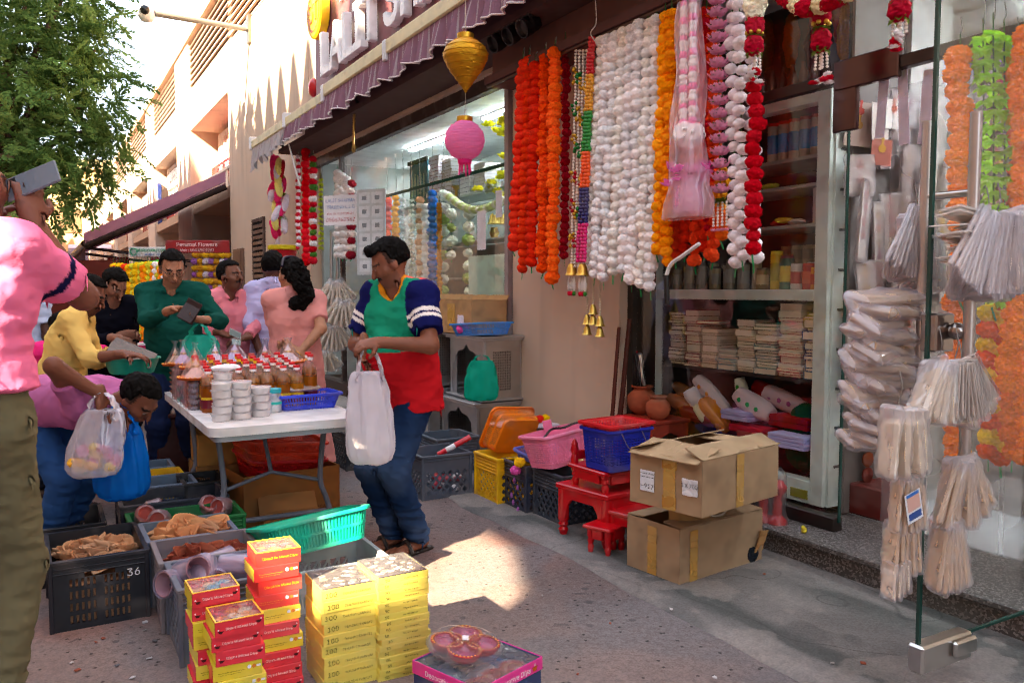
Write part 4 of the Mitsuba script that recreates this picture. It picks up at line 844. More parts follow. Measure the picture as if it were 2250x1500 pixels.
for j in range(26):
    a = j / 26; p = t + UV * rng.uniform(-.30, .22) - [0, 0, .1 + a * 1.05] + NV * rng.uniform(-.12, .05)
    part(k, 'plush_petal', shape(ell(.055, .055, .14, (0, 0, 0), 2), 'pom', ('e2356e', 'e2356e', 'e8dc7c', 'd9cfe0')[j % 4], True, m=mat4(p, rng.uniform(0, 3), rng.uniform(-.5, .5), rng.uniform(-.4, .4))))
for j in range(10):
    p = t + UV * rng.uniform(-.30, .25) - [0, 0, .3 + .09 * j]; part(k, 'leaf_ring', at(pom('8fa64a', 'leaf', j), mat4(p, j, 0, 0, .075))); part(k, 'tassel', shape(lathe([(.012, 0), (.03, -.12), (.045, -.17), (.03, -.18)], 10), 'petal', 'e6dfe8', True, m=mat4(p - [0, 0, .02])))
k = thing('heart_ornament', 'red satin heart with a gold mark hanging above the plush cluster', 'ornament'); o = FC(620, 372, 3.22)
th = np.linspace(0, 2 * np.pi, 40, endpoint=False); hp = sg.Polygon([(.011 * 16 * math.sin(u) ** 3, .011 * (13 * math.cos(u) - 5 * math.cos(2 * u) - 2 * math.cos(3 * u) - math.cos(4 * u))) for u in th])
part(k, 'heart', shape(xf(upright(extr(hp, .05)), mat4(o, AF)), 'gloss', 'b81420', 40)); part(k, 'mark', shape(xf(upright(cat(tube([(-.06, .06, .054), (.06, .07, .054)], .007, 5), tube([(-.01, .06, .054), (-.03, -.08, .054)], .007, 5), tube([(.03, .06, .054), (.04, -.01, .054), (.0, -.03, .054)], .007, 5))), mat4(o, AF)), 'metal', 'd9b24a', True))
k = thing('drum', 'red drum with a yellow rim hanging below the plush cluster', 'drum'); o = FC(622, 548, 3.2); part(k, 'shell', shape(lathe([(.001, -.22), (.17, -.22), (.20, 0), (.001, .001)], 24), 'gloss', 'a3141c', 40, m=mat4(o))); part(k, 'rim', shape(lathe([(.2, -.01), (.225, .0), (.225, .05), (.2, .06)], 24), 'pom', 'c9b32c', 40, m=mat4(o)))
# ================================================================ crates, baskets, boxes
def panel(w, h, style, t=.008):
    """Upright crate wall, w wide along x, h tall, standing on z=0, its outer face towards -y."""
    p = sg.box(-w / 2, 0, w / 2, h); holes = []
    if style == 'slots':
        for r in range(4):
            z0 = h * (.09 + .17 * r); n = 11
            for i in range(n):
                x = -w * .30 + i * w * .60 / (n - 1)
                if i != 5: holes.append(sg.box(x - w * .014, z0, x + w * .014, z0 + h * .115))
        holes.append(sg.box(-w * .16, h * .72, w * .16, h * .80))
    elif style == 'diamond':
        n = max(int(w / .055), 3); hh = h * .62; q = w * .9 / n; m = max(int(round(hh / q)), 3); e = hh / m
        for i in range(n):
            for j in range(m):
                cx, cz = -w * .45 + (i + .5) * q, h * .05 + (j + .5) * e; a, b = q * .36, e * .36
                holes.append(sg.Polygon([(cx - a, cz), (cx, cz - b), (cx + a, cz), (cx, cz + b)]))
                if i < n - 1 and j < m - 1: cx, cz = cx + q / 2, cz + e / 2; holes.append(sg.Polygon([(cx - a, cz), (cx, cz - b), (cx + a, cz), (cx, cz + b)]))
    elif style == 'truss':
        n = max(int(w / .06), 3); q = w * .8 / n
        for i in range(n):
            x = -w * .4 + i * q; holes += [sg.Polygon([(x + .006, h * .12), (x + q - .010, h * .12), (x + .006, h * .42)]), sg.Polygon([(x + q - .004, h * .14), (x + q - .004, h * .46), (x + .012, h * .46)])]
    elif style == 'grid':
        n = max(int(w / .020), 4); m = max(int(h / .020), 3); q = w * .78 / n; e = h * .66 / m
        for i in range(n):
            for j in range(m): x, z = -w * .39 + i * q, h * .12 + j * e; holes.append(sg.box(x + q * .22, z + e * .22, x + q * .78, z + e * .78))
    elif style == 'vents':
        n = max(int(w / .014), 6); q = w * .84 / n
        for i in range(n):
            x = -w * .42 + i * q; holes += [sg.box(x + q * .28, h * .12, x + q * .72, h * .46), sg.box(x + q * .28, h * .54, x + q * .72, h * .86)]
    if holes:
        for hN in holes: pass
        from shapely.ops import unary_union
        p = p.difference(unary_union(holes))
    return xf(upright(extr(p, t)), mat4((0, t, 0)))
def crate(label, m, w, d, h, col, front='diamond', endst=None, mat='plastic', name='plastic_crate', cat_='crate', group=None, ribs=4, top=1.0, rimcol=None, cut=False):
    """Open crate: x width, y depth, origin at the centre of its foot; m places it."""
    k = thing(name, label, cat_, group); endst = endst or front; S = 1 / top; P_ = []
    def taper(me):                                                     # walls lean outwards towards the rim
        v, f = me; v = v.copy(); t = np.clip(v[:, 2:3] / h, 0, 1); v[:, :2] *= (1 / top) * (1 - t) + t if top > 1 else 1; return v, f
    sc = 1.0
    for i, (L, o, a) in enumerate(((w, d / 2, 0), (w, d / 2, math.pi), (d - .016, w / 2, math.pi / 2), (d - .016, w / 2, -math.pi / 2))):
        pm = panel(L, h, front if i < 2 else endst); pm = mv(pm, (0, -o, 0)); pm = mv(pm, rz=a); part(k, 'side_panel', shape(taper(pm), mat, jit(col, 4), False, m=m))
    part(k, 'base', shape(taper(box(w - .016, d - .016, .008, (0, 0, .012))), mat, col, False, m=m))
    rm = []
    for z, ov, th in [(h - .008, .012, .016)] + [(h - .035 - .022 * i, .006, .006) for i in range(ribs)]:
        for sgn in (-1, 1): rm += [box(w + 2 * ov, ov + .006, th, (0, sgn * (d / 2 + ov / 2 - .001), z), .002), box(ov + .006, d + 2 * ov, th, (sgn * (w / 2 + ov / 2 - .001), 0, z), .002)]
    for sx in (-1, 1):
        for sy in (-1, 1): rm.append(box(.018, .018, h * .97, (sx * (w / 2 + .001), sy * (d / 2 + .001), h * .485), .003))
    part(k, 'rim', shape(taper(cat(*rm)), mat, rimcol or jit(col, 3), False, m=m)); return k
def fm(s, c, z=0, rz=0.0, rx=0.0, ry=0.0): return mat4(F(s, c, z), AF + rz, rx, ry)    # facade frame: x towards the camera along the shops, y into the shop
HP = math.pi / 2
def cm(s0, s1, c0, c1, z=0, j=0.0): return fm((s0 + s1) / 2, (c0 + c1) / 2, z, HP + j), c1 - c0, s1 - s0   # a crate whose width runs across the street
def crate_at(label, s0, s1, c0, c1, h, col, style, z=0.0, j=0.0, **k):
    m, w, d = cm(s0, s1, c0, c1, z, j); return crate(label, m, w, d, h, col, style, **k)
crate_at('black vented crate of tan clay lamps with chalk marks, nearest the pink photographer', 3.84, 4.31, .0, .365, .30, '1f2127', 'slots', ribs=2, j=.02)
part('plastic_crate', 'chalk_mark', shape(mv(text('36', .032, .001), (0, 0, 0)), 'paper', 'c9cbd0', False, m=fm(3.842, .315, .20, HP) @ mat4((0, -.024, 0)) @ XZ))
GREY, DG = '6e7480', '4a4f5c'
crate_at('grey crate of tan clay lamps behind the crate of red lamps', 3.95, 4.27, .39, .765, .30, '5f6878', 'diamond', j=.01)
crate_at('grey crate of dark red clay lamps in the middle of the crate row', 3.61, 3.935, .405, .80, .30, '736c70', 'diamond', j=-.01)
crate_at('grey lattice crate of mauve clay cups, nearest the red boxes', 3.25, 3.595, .425, .80, .30, '59606f', 'diamond', j=.0)
crate_at('green crate holding shrink wrapped stacks of clay pots', 4.33, 4.62, .36, .88, .27, '22693a', 'slots', ribs=3)
crate_at('dark navy empty crate behind the green crate', 4.66, 5.0, .34, .86, .30, '2a2d38', 'slots')
crate_at('blue grey crate nested on another beyond the dark navy crate', 5.06, 5.34, .42, .76, .30, '5a6a80', 'slots', ribs=2)
crate_at('yellow crate beyond the blue grey crate', 5.40, 5.64, .45, .74, .28, 'e0b01c', 'slots', ribs=2)
crate_at('slate grey crate furthest back in the crate row', 5.70, 5.95, .44, .72, .28, '667488', 'slots', ribs=2)
crate_at('black crate beside the jeans of the bending man, lower of two', 4.45, 4.85, -.13, .24, .14, '17181c', 'slots', ribs=1); crate_at('black crate beside the jeans of the bending man, upper of two', 4.45, 4.85, -.13, .24, .14, '1b1c21', 'slots', z=.145, ribs=1)
crate_at('pale grey crate with a trussed side under the teal basket', 3.53, 3.95, .86, 1.36, .19, 'a7a9ab', 'truss', ribs=0)
crate_at('black crate on the ground under the table beside the carton, lower of two', 5.0, 5.3, .70, .92, .15, '17181c', 'slots', ribs=2); crate_at('black crate on the ground under the table beside the carton, upper of two', 5.0, 5.3, .70, .92, .15, '1d1e22', 'slots', z=.155, ribs=2)

# ---- clay lamps and cups
def lamp_mesh(seed, sp=.35):
    v, f = lathe([(.001, .002), (.018, .0), (.028, .009), (.037, .022), (.0405, .0285), (.040, .0305), (.037, .0300), (.033, .024), (.024, .011), (.012, .007), (.001, .0065)], 24)
    a = np.arctan2(v[:, 1], v[:, 0]); r = np.hypot(v[:, 0], v[:, 1]); t = np.clip(np.cos(a), 0, 1) ** 3 * (r / .04) ** 2; v = v.copy(); v[:, 0] += sp * .045 * t; v[:, 1] *= 1 - .25 * t; return v, f
def heap(name, label, cat_, group, meshes, mat, cols, s0, s1, c0, c1, z, n, sc=1.0, hz=.05, tilt=1.2):
    ds = [shape(m_, mat, c, 50) for m_ in meshes for c in cols]
    for i in range(n):
        u, w = rng.random(), rng.random(); e = 1 - abs(2 * u - 1) * .5 - abs(2 * w - 1) * .5
        k = thing(name, label, cat_, group); scene[k] = at(rng.choice(ds), mat4(F(s0 + (s1 - s0) * u, c0 + (c1 - c0) * w, z + hz * e * rng.uniform(.5, 1.2)), rng.uniform(0, 6.28), rng.uniform(-tilt, tilt), rng.uniform(-tilt, tilt), sc))
LM = [lamp_mesh(1), lamp_mesh(2, .2), lamp_mesh(3, .5)]
heap('clay_lamp', 'tan unglazed clay lamp heaped in the black crate', 'lamp', 'tan clay lamps in the black crate', LM, 'clay', ('b98c68', 'a97a58', 'c39a76'), 3.92, 4.26, .05, .32, .205, 60, 1.15, .06, .65)
heap('clay_lamp', 'tan boat shaped clay lamp in the grey crate behind the red lamps', 'lamp', 'tan clay lamps in the grey crate', LM, 'clay', ('bb7f56', 'a96c46', 'c48d62'), 4.00, 4.21, .45, .71, .225, 26, 1.6, .055, .6)
heap('clay_lamp', 'small dark red clay lamp in the grey crate in the middle of the row', 'lamp', 'dark red clay lamps in the grey crate', LM, 'clay', ('8a4636', '7c3a2e', '97523e'), 3.70, 3.90, .48, .76, .20, 46, 1.1, .055, .7)
SK = [s_ for s_ in [FB(3.87, 4.28, .03, .34, .02, .175), FB(3.97, 4.25, .41, .745, .02, .185), FB(3.64, 3.91, .43, .78, .02, .165)]]
for sk, c, nm in zip(SK, ('a97a58', 'a96c46', '83402f'), ('black crate', 'grey crate behind', 'grey crate in the middle')):
    k = one('lamp_fill', f'lower layers of clay lamps filling the {nm}', 'clay lamps', shape(rough(subedge(sk, .03), .012, 30, 2), 'clay', c, True)); labels[k]['kind'] = 'stuff'
CUP = lathe([(.001, 0), (.030, 0), (.036, .03), (.046, .105), (.050, .11), (.046, .112), (.040, .09), (.028, .012), (.001, .010)], 26)
for j, (x, y, z, rz_, rx_, nm) in enumerate(((395, 1258, .27, .9, 1.25, 'lying open end towards the camera'), (452, 1228, .31, .2, 2.2, 'upside down on top'), (486, 1240, .27, 1.5, 1.6, 'half hidden at the right'), (425, 1272, .24, -.5, 1.4, 'at the front edge'), (440, 1250, .24, 2.5, 1.5, 'under the upturned one'), (470, 1262, .22, .4, 1.5, 'low beside the red boxes'))):
    k = thing('clay_cup_stack', f'stack of mauve dusted clay cups {nm} in the lattice crate', 'clay cups'); M_ = mat4(G(x, y, z), rz_, rx_, 0, 1.0)
    part(k, 'cup', shape(CUP, 'clay', 'a88790', 40, m=M_)); part(k, 'cup', shape(mv(CUP, (0, 0, .035)), 'clay', '9a7480', 40, m=M_)); part(k, 'wrap', shape(lathe([(.044, -.002), (.052, .05), (.055, .152)], 20), 'haze_film', 'b9b0cf', True, m=M_))
for j, (x, y, rz_, nm) in enumerate(((318, 1135, .3, 'leaning on the left wall'), (352, 1140, .1, 'flat beside the leaning stack'), (455, 1112, .4, 'standing at the far right end'), (490, 1112, -.2, 'in the right corner'), (335, 1118, 1.2, 'at the back'))):
    k = thing('clay_pot_stack', f'wrapped stack of red clay dishes {nm} of the green crate', 'clay dishes'); M_ = mat4(G(x, y, .25), rz_, .9 if j % 2 == 0 else 1.3, rz_, 1.0)
    for q in range(5): part(k, 'dish', shape(mv(lathe([(.001, 0), (.03, 0), (.046, .02), (.048, .022), (.044, .021), (.028, .005), (.001, .004)], 18), (0, 0, .016 * q - .04)), 'clay', '9a4a44', 40, m=M_))
    part(k, 'wrap', shape(lathe([(.03, -.045), (.051, -.02), (.051, .045), (.035, .055)], 18), 'haze_film', 'd9bcc4', True, m=M_))

# ---- moulded baskets: rounded trays with vent slots
def rrect(w, d, r, n=5):
    p = []
    for cx, cy, a0 in ((w / 2 - r, d / 2 - r, 0), (-w / 2 + r, d / 2 - r, 90), (-w / 2 + r, -d / 2 + r, 180), (w / 2 - r, -d / 2 + r, 270)):
        for i in range(n + 1): a = math.radians(a0 + 90 * i / n); p.append((cx + r * math.cos(a), cy + r * math.sin(a)))
    return np.array(p)
def basket(label, m, w, d, h, col, r=.05, flare=1.18, style='vents', name='plastic_basket', cat_='basket', rimcol=None, mat='plastic', group=None, backing=False):
    k = thing(name, label, cat_, group); st = []
    def ring(t, off=0.0):
        f = 1 / flare + (1 - 1 / flare) * t; p = rrect(w * f + 2 * off, d * f + 2 * off, r * f, 6); return np.column_stack([p, np.full(len(p), h * t)])
    # wall as bars: solid bands and upright slats between them
    bands = {'vents': [(0, .12), (.46, .56), (.88, 1.0)], 'grid': [(0, .16), (.82, 1.0)] + [(.16 + .066 * i + .030, .16 + .066 * i + .064) for i in range(10)], 'solid': [(0, 1.0)]}[style]
    for a, b in bands: st.append(loft([ring(a, .002), ring(b, .002), ring(b, -.002), ring(a, -.002), ring(a, .002)], cap=False))
    if style != 'solid':
        per0, per1 = ring(.02), ring(.98); e = np.linalg.norm(np.diff(np.vstack([per1, per1[:1]]), axis=0), axis=1); gap = .016 if style == 'vents' else .022
        for i in range(len(per0)):
            A0, A1, B0, B1 = per0[i], per0[(i + 1) % len(per0)], per1[i], per1[(i + 1) % len(per0)]; n = max(int(e[i] / gap), 1)
            for j in range(n):
                t0, t1 = (j + .08) / n, (j + .58) / n; q = np.array([A0 + (A1 - A0) * t0, A0 + (A1 - A0) * t1, B0 + (B1 - B0) * t1, B0 + (B1 - B0) * t0]); nn = unit(np.cross(q[1] - q[0], q[3] - q[0])) * .0016
                st.append(loft([q + nn, q - nn])); 
    if backing: st.append(loft([ring(0, -.0035), ring(1, -.0035)], cap=False))
    part(k, 'wall', shape(cat(*st), mat, col, 30, m=m)); p = ring(0); n = len(p)
    part(k, 'base', shape(loft([p * [1, 1, 0] + [0, 0, .0005], p * [1, 1, 0] + [0, 0, .005]]), mat, col, 30, m=m))
    R = [ring(1, .0), ring(1, .012), ring(1, .014) - [0, 0, .006], ring(1, .012) - [0, 0, .012], ring(1, .008) - [0, 0, .006], ring(1, .0)]
    R = [R[0] + [0, 0, .004], R[1] + [0, 0, .003], R[2], R[3], R[4], R[0] + [0, 0, .004]]; part(k, 'rim', shape(loft(R, cap=False), mat, rimcol or col, 40, m=m)); return k
def plane_mat(o, ex, ey):                                                              # frame from an origin and two edge directions
    x = unit(ex); z = unit(np.cross(ex, ey)); return frame(o, x, np.cross(z, x), z)
a, b, c_ = P(566, 1170, 4.02), P(775, 1122, 4.36), P(640, 1128, 4.42)
basket('teal green plastic basket tipped over the pale grey crate', fm(3.70, 1.06, .235, HP + .06, -.24, -.08), .48, .35, .14, '0fae8e', .06, 1.16, backing=True)

# ---- boxed lamps
YB, RB = 'd9c63a', 'd23440'
_TX = {}
def txt(s, h, col, mat='paper', bold=False):
    key = (s, h, col)
    if key not in _TX: _TX[key] = shape(text(s, h, .0006, bold), mat, col, False)
    return _TX[key]
def facing(M_, w, d, h, side, off=.0008):
    """Drawing plane on the side of a box (origin at its foot centre): front faces -y, left faces -x, top faces up."""
    if side == 'front': return M_ @ frame((0, -d / 2 - off, h / 2), (1, 0, 0), (0, 0, 1), (0, -1, 0))
    if side == 'left': return M_ @ frame((-w / 2 - off, 0, h / 2), (0, -1, 0), (0, 0, 1), (-1, 0, 0))
    if side == 'right': return M_ @ frame((w / 2 + off, 0, h / 2), (0, 1, 0), (0, 0, 1), (1, 0, 0))
    return M_ @ frame((0, 0, h + off), (1, 0, 0), (0, 1, 0), (0, 0, 1))
def sh(M_, dx, dy, sc=1.0): return M_ @ mat4((dx, dy, 0), sc=sc)
DISC = extr(sg.Point(0, 0).buffer(1, 6), .0006)
def rect(w, h): return box(w, h, .0006, (0, 0, .0003))
def diya_box(label, M_, col, top=False, script='w', w=.155, d=.15, h=.05):
    k = thing('lamp_box', label, 'box', None); edge = 'e8c23a' if C(col)[1] < 100 else 'd8c23c'
    if top:
        part(k, 'tray', shape(cat(*[box(w, .004, h, (0, s_ * (d / 2 - .002), h / 2)) for s_ in (-1, 1)], *[box(.004, d - .008, h, (s_ * (w / 2 - .002), 0, h / 2)) for s_ in (-1, 1)], box(w - .008, d - .008, .004, (0, 0, .003))), 'gloss', col, False, m=M_))
        part(k, 'rim', shape(cat(*[box(w + .001, .005, .0025, (0, s_ * (d / 2 - .0025), h + .0012)) for s_ in (-1, 1)], *[box(.005, d - .01, .0025, (s_ * (w / 2 - .0025), 0, h + .0012)) for s_ in (-1, 1)]), 'gloss', edge, False, m=M_))
        for i in range(9): part(k, 'wick_lamp', shape(LM[i % 3], 'clay', rng.choice(['c04a5a', '5aa3c4', 'd98a3a', 'c9b9a6', 'd04a6a']), True, m=M_ @ mat4((-.045 + .045 * (i % 3), -.04 + .04 * (i // 3), h * .35), rng.uniform(0, 6), rng.uniform(-.3, .3), 0, .55)))
        part(k, 'film', shape(rough(subedge(rect(w - .006, d - .006), .012), .004, 60, rng.randrange(30)), 'film', 'f2ecef', True, m=M_ @ mat4((0, 0, h - .002))))
    else: part(k, 'carton', shape(box(w, d, h, (0, 0, h / 2), .0012), 'gloss', jit(col, 5), False, m=M_))
    A = facing(M_, w, d, h, 'front')
    if script == 'w':
        part(k, 'lettering', at(txt("Diya's Mixed Diya", .0085, 'eec9c8'), np.asarray(sh(A, .004, -.004)))); part(k, 'lamp_print', shape(cat(*[mv(extr(sg.Polygon([(-.009, .004), (.009, .004), (.004, -.004), (-.004, -.004)]), .0006), (x, -.009 + .014 * (x > 0), 0)) for x in (-.06, .06)]), 'paper', '4a1d20', False, m=A)); part(k, 'flame_print', shape(cat(*[mv(DISC, (x * 1.13, .000 + .014 * (x > 0), 0), sc=.0028) for x in (-.06, .06)]), 'paper', 'f3dfe0', False, m=A))
    elif script == 'o': part(k, 'lettering', at(txt('Diwali Ke Mixed Diye', .009, 'f2a51e'), sh(A, .005, -.003)))
    else:
        part(k, 'rule_line', shape(cat(mv(rect(.085, .0015), (-.02, .0, 0)), mv(rect(.07, .0012), (-.025, -.007, 0))), 'paper', '9a8a2c' if C(col)[1] > 150 else 'e8792a', False, m=A))
        part(k, 'badge', shape(mv(DISC, (.036, .006, 0), sc=.0065), 'paper', 'd9dfe8', False, m=A)); part(k, 'badge', shape(mv(DISC, (.051, .006, 0), sc=.0065), 'paper', 'c9772c', False, m=A)); part(k, 'badge', shape(mv(rect(.014, .007), (.066, .006, 0)), 'paper', 'e9e6e6', False, m=A))
    L = facing(M_, w, d, h, 'left'); part(k, 'side_panel', shape(mv(rect(d - .006, h - .006), (0, 0, 0)), 'gloss', (YB if C(col)[1] < 100 and script != 'o' else RB) if not script == 'o' else 'dd3a30', False, m=L))
def stack(nm, s, c, seq, dz=.0505, open_top=True, w=.155, d=.15, lean=(0, 0), tw=.05):
    z = 0; n = len(seq)
    for i, (col, scr) in enumerate(seq):
        M_ = fm(s - lean[0] * i + rng.uniform(-.008, .008), c - lean[1] * i + rng.uniform(-.008, .008), z, HP + rng.uniform(-tw, tw)); z += dz
        diya_box(f'{"red" if C(col)[1] < 100 else "yellow"} lamp box, {nth(i, n)} of the {nm}', M_, col, open_top and i == n - 1, scr, w, d)
R2 = 'de3a35'
stack('tallest stack of lamp boxes', 2.93, .70, [(RB, 'w'), (RB, 'w'), (RB, 'w'), (YB, 'b'), (RB, 'w'), (YB, 'b'), (R2, 'b'), (R2, 'o'), (R2, 'b'), (R2, 'o')], lean=(-.004, -.000))
stack('left rear stack of lamp boxes', 2.96, .495, [(YB, 'b'), (RB, 'w'), (YB, 'b'), (RB, 'w'), (YB, 'b'), (YB, 'b'), (RB, 'w'), (RB, 'w')])
stack('front left stack of lamp boxes', 2.80, .545, [(YB, 'b'), (RB, 'w'), (YB, 'b'), (YB, 'b'), (RB, 'w'), (RB, 'w'), (RB, 'w')], lean=(0, .003))
def tealight_box(label, M_, w, d, h, num, top):
    k = thing('candle_box', label, 'box'); part(k, 'carton', shape(box(w, d, h, (0, 0, h / 2), .001), 'gloss', jit('d8c65c', 5), False, m=M_))
    A = facing(M_, w, d, h, 'front'); part(k, 'numeral', at(txt(num, h * .42, '5c5426', bold=False), sh(A, -w * .33, -h * .22))); part(k, 'lettering', at(txt('TEALIGHT CANDLES', h * .19, '7d733c'), sh(A, w * .14, -h * .16)))
    if top:
        A = facing(M_, w, d, h, 'top'); part(k, 'top_print', shape(rect(w - .008, d - .008), 'gloss', '3f3436', False, m=A)); r = random.Random(int(num))
        for i in range(26):
            x, y, q = r.uniform(-w * .42, w * .42), r.uniform(-d * .42, d * .42), r.uniform(.009, .013); B_ = sh(A, x, y)
            part(k, 'candle_print', shape(mv(DISC, (0, 0, .0006 + .00002 * i), sc=(q, q * .8, 1)), 'gloss', r.choice(['d9d6d3', 'c9c6c6', 'b9a58a']), False, m=B_)); part(k, 'flame_print', shape(mv(DISC, (.001, .001, .0013 + .00002 * i), sc=(q * .5, q * .4, 1)), 'gloss', r.choice(['8a6a4a', '6d5f62', 'cfc0a0']), False, m=B_))
        part(k, 'film', shape(rough(subedge(rect(w, d), .014), .0015, 60, 4), 'film', 'ffffff', True, m=sh(A, 0, 0) @ mat4((0, 0, .004))))
for i in range(9): tealight_box(f'yellow box of a hundred tealight candles, {nth(i, 9)} of its stack', fm(2.90 + rng.uniform(-.005, .005), .93 + rng.uniform(-.005, .005), .0405 * i, HP + rng.uniform(-.03, .03)), .20, .215, .040, '100', i == 8)
for i in range(17): tealight_box(f'thin yellow box of fifty tealight candles, {nth(i, 17)} of its stack', fm(2.875 + rng.uniform(-.005, .005), 1.125 + rng.uniform(-.005, .005), .0225 * i, HP + rng.uniform(-.025, .025)), .195, .225, .0222, '50', i == 16)
# ---- the pink tray with a wrapped set of decorated lamps
pm = fm(2.47, 1.275, 0, HP + .33)
def pink_tray():
    k = thing('lamp_display_box', 'bright pink open box of decorative lamps at the bottom edge of the view', 'box'); w, d, h = .31, .31, .15
    part(k, 'carton', shape(cat(*[box(w, .004, h, (0, s_ * (d / 2 - .002), h / 2)) for s_ in (-1, 1)], *[box(.004, d - .008, h, (s_ * (w / 2 - .002), 0, h / 2)) for s_ in (-1, 1)], box(w - .01, d - .01, .004, (0, 0, .004))), 'gloss', '2f3f66', False, m=pm))
    part(k, 'lid_band', shape(cat(*[box(w + .008, .004, .045, (0, s_ * (d / 2 + .0025), h - .02), .001) for s_ in (-1, 1)], *[box(.004, d + .004, .045, (s_ * (w / 2 + .0025), 0, h - .02), .001) for s_ in (-1, 1)]), 'gloss', 'd83a8c', False, m=pm))
    for sd, W_ in (('front', d), ('right', w), ('left', w)):
        A = facing(pm, w + .01, d + .01, h, sd, .0012); part(k, 'lettering', shape(mv(text('Decorative Diya', .018, .0006), (.0, h / 2 - .032, 0)), 'paper', 'f0dfea', False, m=A)); part(k, 'lamp_print', shape(mv(extr(sg.Polygon([(-.014, .008), (.014, .008), (.007, -.008), (-.007, -.008)]), .0006), (.115, h / 2 - .026, 0)), 'paper', 'b3541e', False, m=A)); part(k, 'flame_print', shape(mv(DISC, (.115, h / 2 - .012, 0), sc=(.0025, .005, 1)), 'paper', 'f3e9d0', False, m=A))
    part(k, 'inner_card', shape(box(.29, .29, .004, (0, 0, .095)), 'gloss', '3d5a86', False, m=pm)); part(k, 'inner_card', shape(box(.10, .29, .004, (.02, 0, .103)), 'paper', 'c9c6cf', False, m=pm))
    for j in range(3): dl = pm @ mat4((-.09 + .085 * j, -.09, .10)); part(k, 'lamp', shape(lathe([(.001, .0), (.03, 0), (.05, .022), (.047, .024), (.03, .006), (.001, .005)], 24), 'clay', '8a2f33', 40, m=dl)); part(k, 'gold_pattern', shape(cat(*[ell(.004, .004, .003, (.034 * math.cos(u), .034 * math.sin(u), .016), 1) for u in np.linspace(0, 6.2, 14)]), 'metal', 'c9973f', True, m=dl))
    part(k, 'film', shape(rough(subedge(rect(.30, .30), .02), .006, 40, 3), 'film', 'ffffff', True, m=pm @ mat4((0, 0, .147))))
    k = thing('lamp_set', 'clear wrapped set of four decorated maroon clay lamps lying on the pink box', 'lamps'); q = pm @ mat4((-.01, .055, .165), .75, .10, -.04)
    for j, (x, y) in enumerate(((-.062, .0), (.062, .0), (.0, .06), (.0, -.062))):
        L_ = q @ mat4((x, y, 0)); part(k, 'lamp', shape(lathe([(.001, .0), (.032, 0), (.048, .010), (.060, .030), (.061, .036), (.056, .038), (.050, .033), (.040, .016), (.02, .010), (.001, .009)], 32), 'clay', '9a2a34', 40, m=L_))
        part(k, 'lamp_bowl', shape(lathe([(.001, .0105), (.030, .013), (.040, .020), (.047, .034)], 28), 'gloss', 'a34a6e', True, m=L_)); part(k, 'gold_pattern', shape(cat(*[ell(.0045, .0045, .003, (.0545 * math.cos(u), .0545 * math.sin(u), .037), 1) for u in np.linspace(0, 6.28, 26, endpoint=False)]), 'metal', 'cf9a55', True, m=L_))
    part(k, 'price_tag', shape(box(.035, .022, .001, (.0, .0, .048)), 'paper', 'e9e7ee', False, m=q)); part(k, 'wrap', shape(rough(subedge(ell(.135, .135, .030, (0, 0, .022), 3), .02), .006, 30, 6), 'film', 'f4eef4', True, m=q))
pink_tray()
# ================================================================ the folding table and what stands on it
k = thing('folding_table', 'white plastic folding table with grey tube legs, loaded with oil bottles', 'table')
TS0, TS1, TC0, TC1, TZ = 4.20, 5.92, .70, 1.50, .74
tp = sg.Polygon(rrect(TC1 - TC0, TS1 - TS0, .07, 6)); TM = fm((TS0 + TS1) / 2, (TC0 + TC1) / 2, 0, HP)
part(k, 'tabletop', shape(cat(xf(extr(tp, .045), mat4((0, 0, TZ - .045))), box(.16, .006, .022, (.08, -(TS1 - TS0) / 2 + .001, TZ - .034), .002)), 'plastic', 'd6d3d3', 30, m=TM))
part(k, 'apron', shape(xf(extr(tp.buffer(-.03).difference(tp.buffer(-.06)), .03), mat4((0, 0, TZ - .075))), 'plastic', '9aa0a8', False, m=TM))
for e in (-1, 1):
    y = e * -1 * (.86 - .42); y = -e * .46
    for x in (-1, 1):
        part(k, 'leg', shape(tube(curve([(x * .30, y, TZ - .05), (x * .275, y, .50), (x * .265, y, .33), (x * .30, y, .22), (x * .36, y, .0)], 8), .0155, 10), 'plastic', '666c78', True, m=TM)); part(k, 'foot', shape(tube([(x * .352, y, .016), (x * .360, y, .0)], .019, 10), 'plastic', '2a2c30', True, m=TM))
    part(k, 'crossbar', shape(cat(tube([(-.325, y, .155), (.325, y, .155)], .0145, 10), tube([(-.28, y, .33), (0, y + .05, .40), (.28, y, .33)], .011, 8), tube([(0, y + .05, .40), (0, y + e * .30, TZ - .05)], .012, 8)), 'plastic', '5c626e', True, m=TM))
BOT = [(.001, 0), (.031, .0), (.034, .006), (.034, .05), (.031, .058), (.034, .066), (.034, .125), (.030, .144), (.024, .150), (.001, .151)]
OILD = [shape(lathe(BOT, 20), 'oil', c, 40) for c in ('c8741c', 'b9621a', 'd2861f')]
NECK = shape(lathe([(.0345, .120), (.0306, .149), (.0185, .169), (.014, .178)], 20), 'film', 'e9e2dc', 40)
CAPW, CAPR, CAPY = (shape(lathe([(.001, 0), (.0165, 0), (.0165, z1), (.015, z1 + .001), (.001, z1 + .001)], 16), 'plastic', c, 30) for c, z1 in (('e9e4e2', .012), ('d21f26', .010), ('e3bd22', .012)))
LBL = shape(lathe([(.0346, .020), (.0348, .020), (.0348, .062), (.0346, .062)], 20), 'gloss', '6e1f2c', 40); LBY = shape(lathe([(.0347, .062), (.0349, .062), (.0349, .074), (.0347, .074)], 20), 'gloss', 'e0b62a', 40)
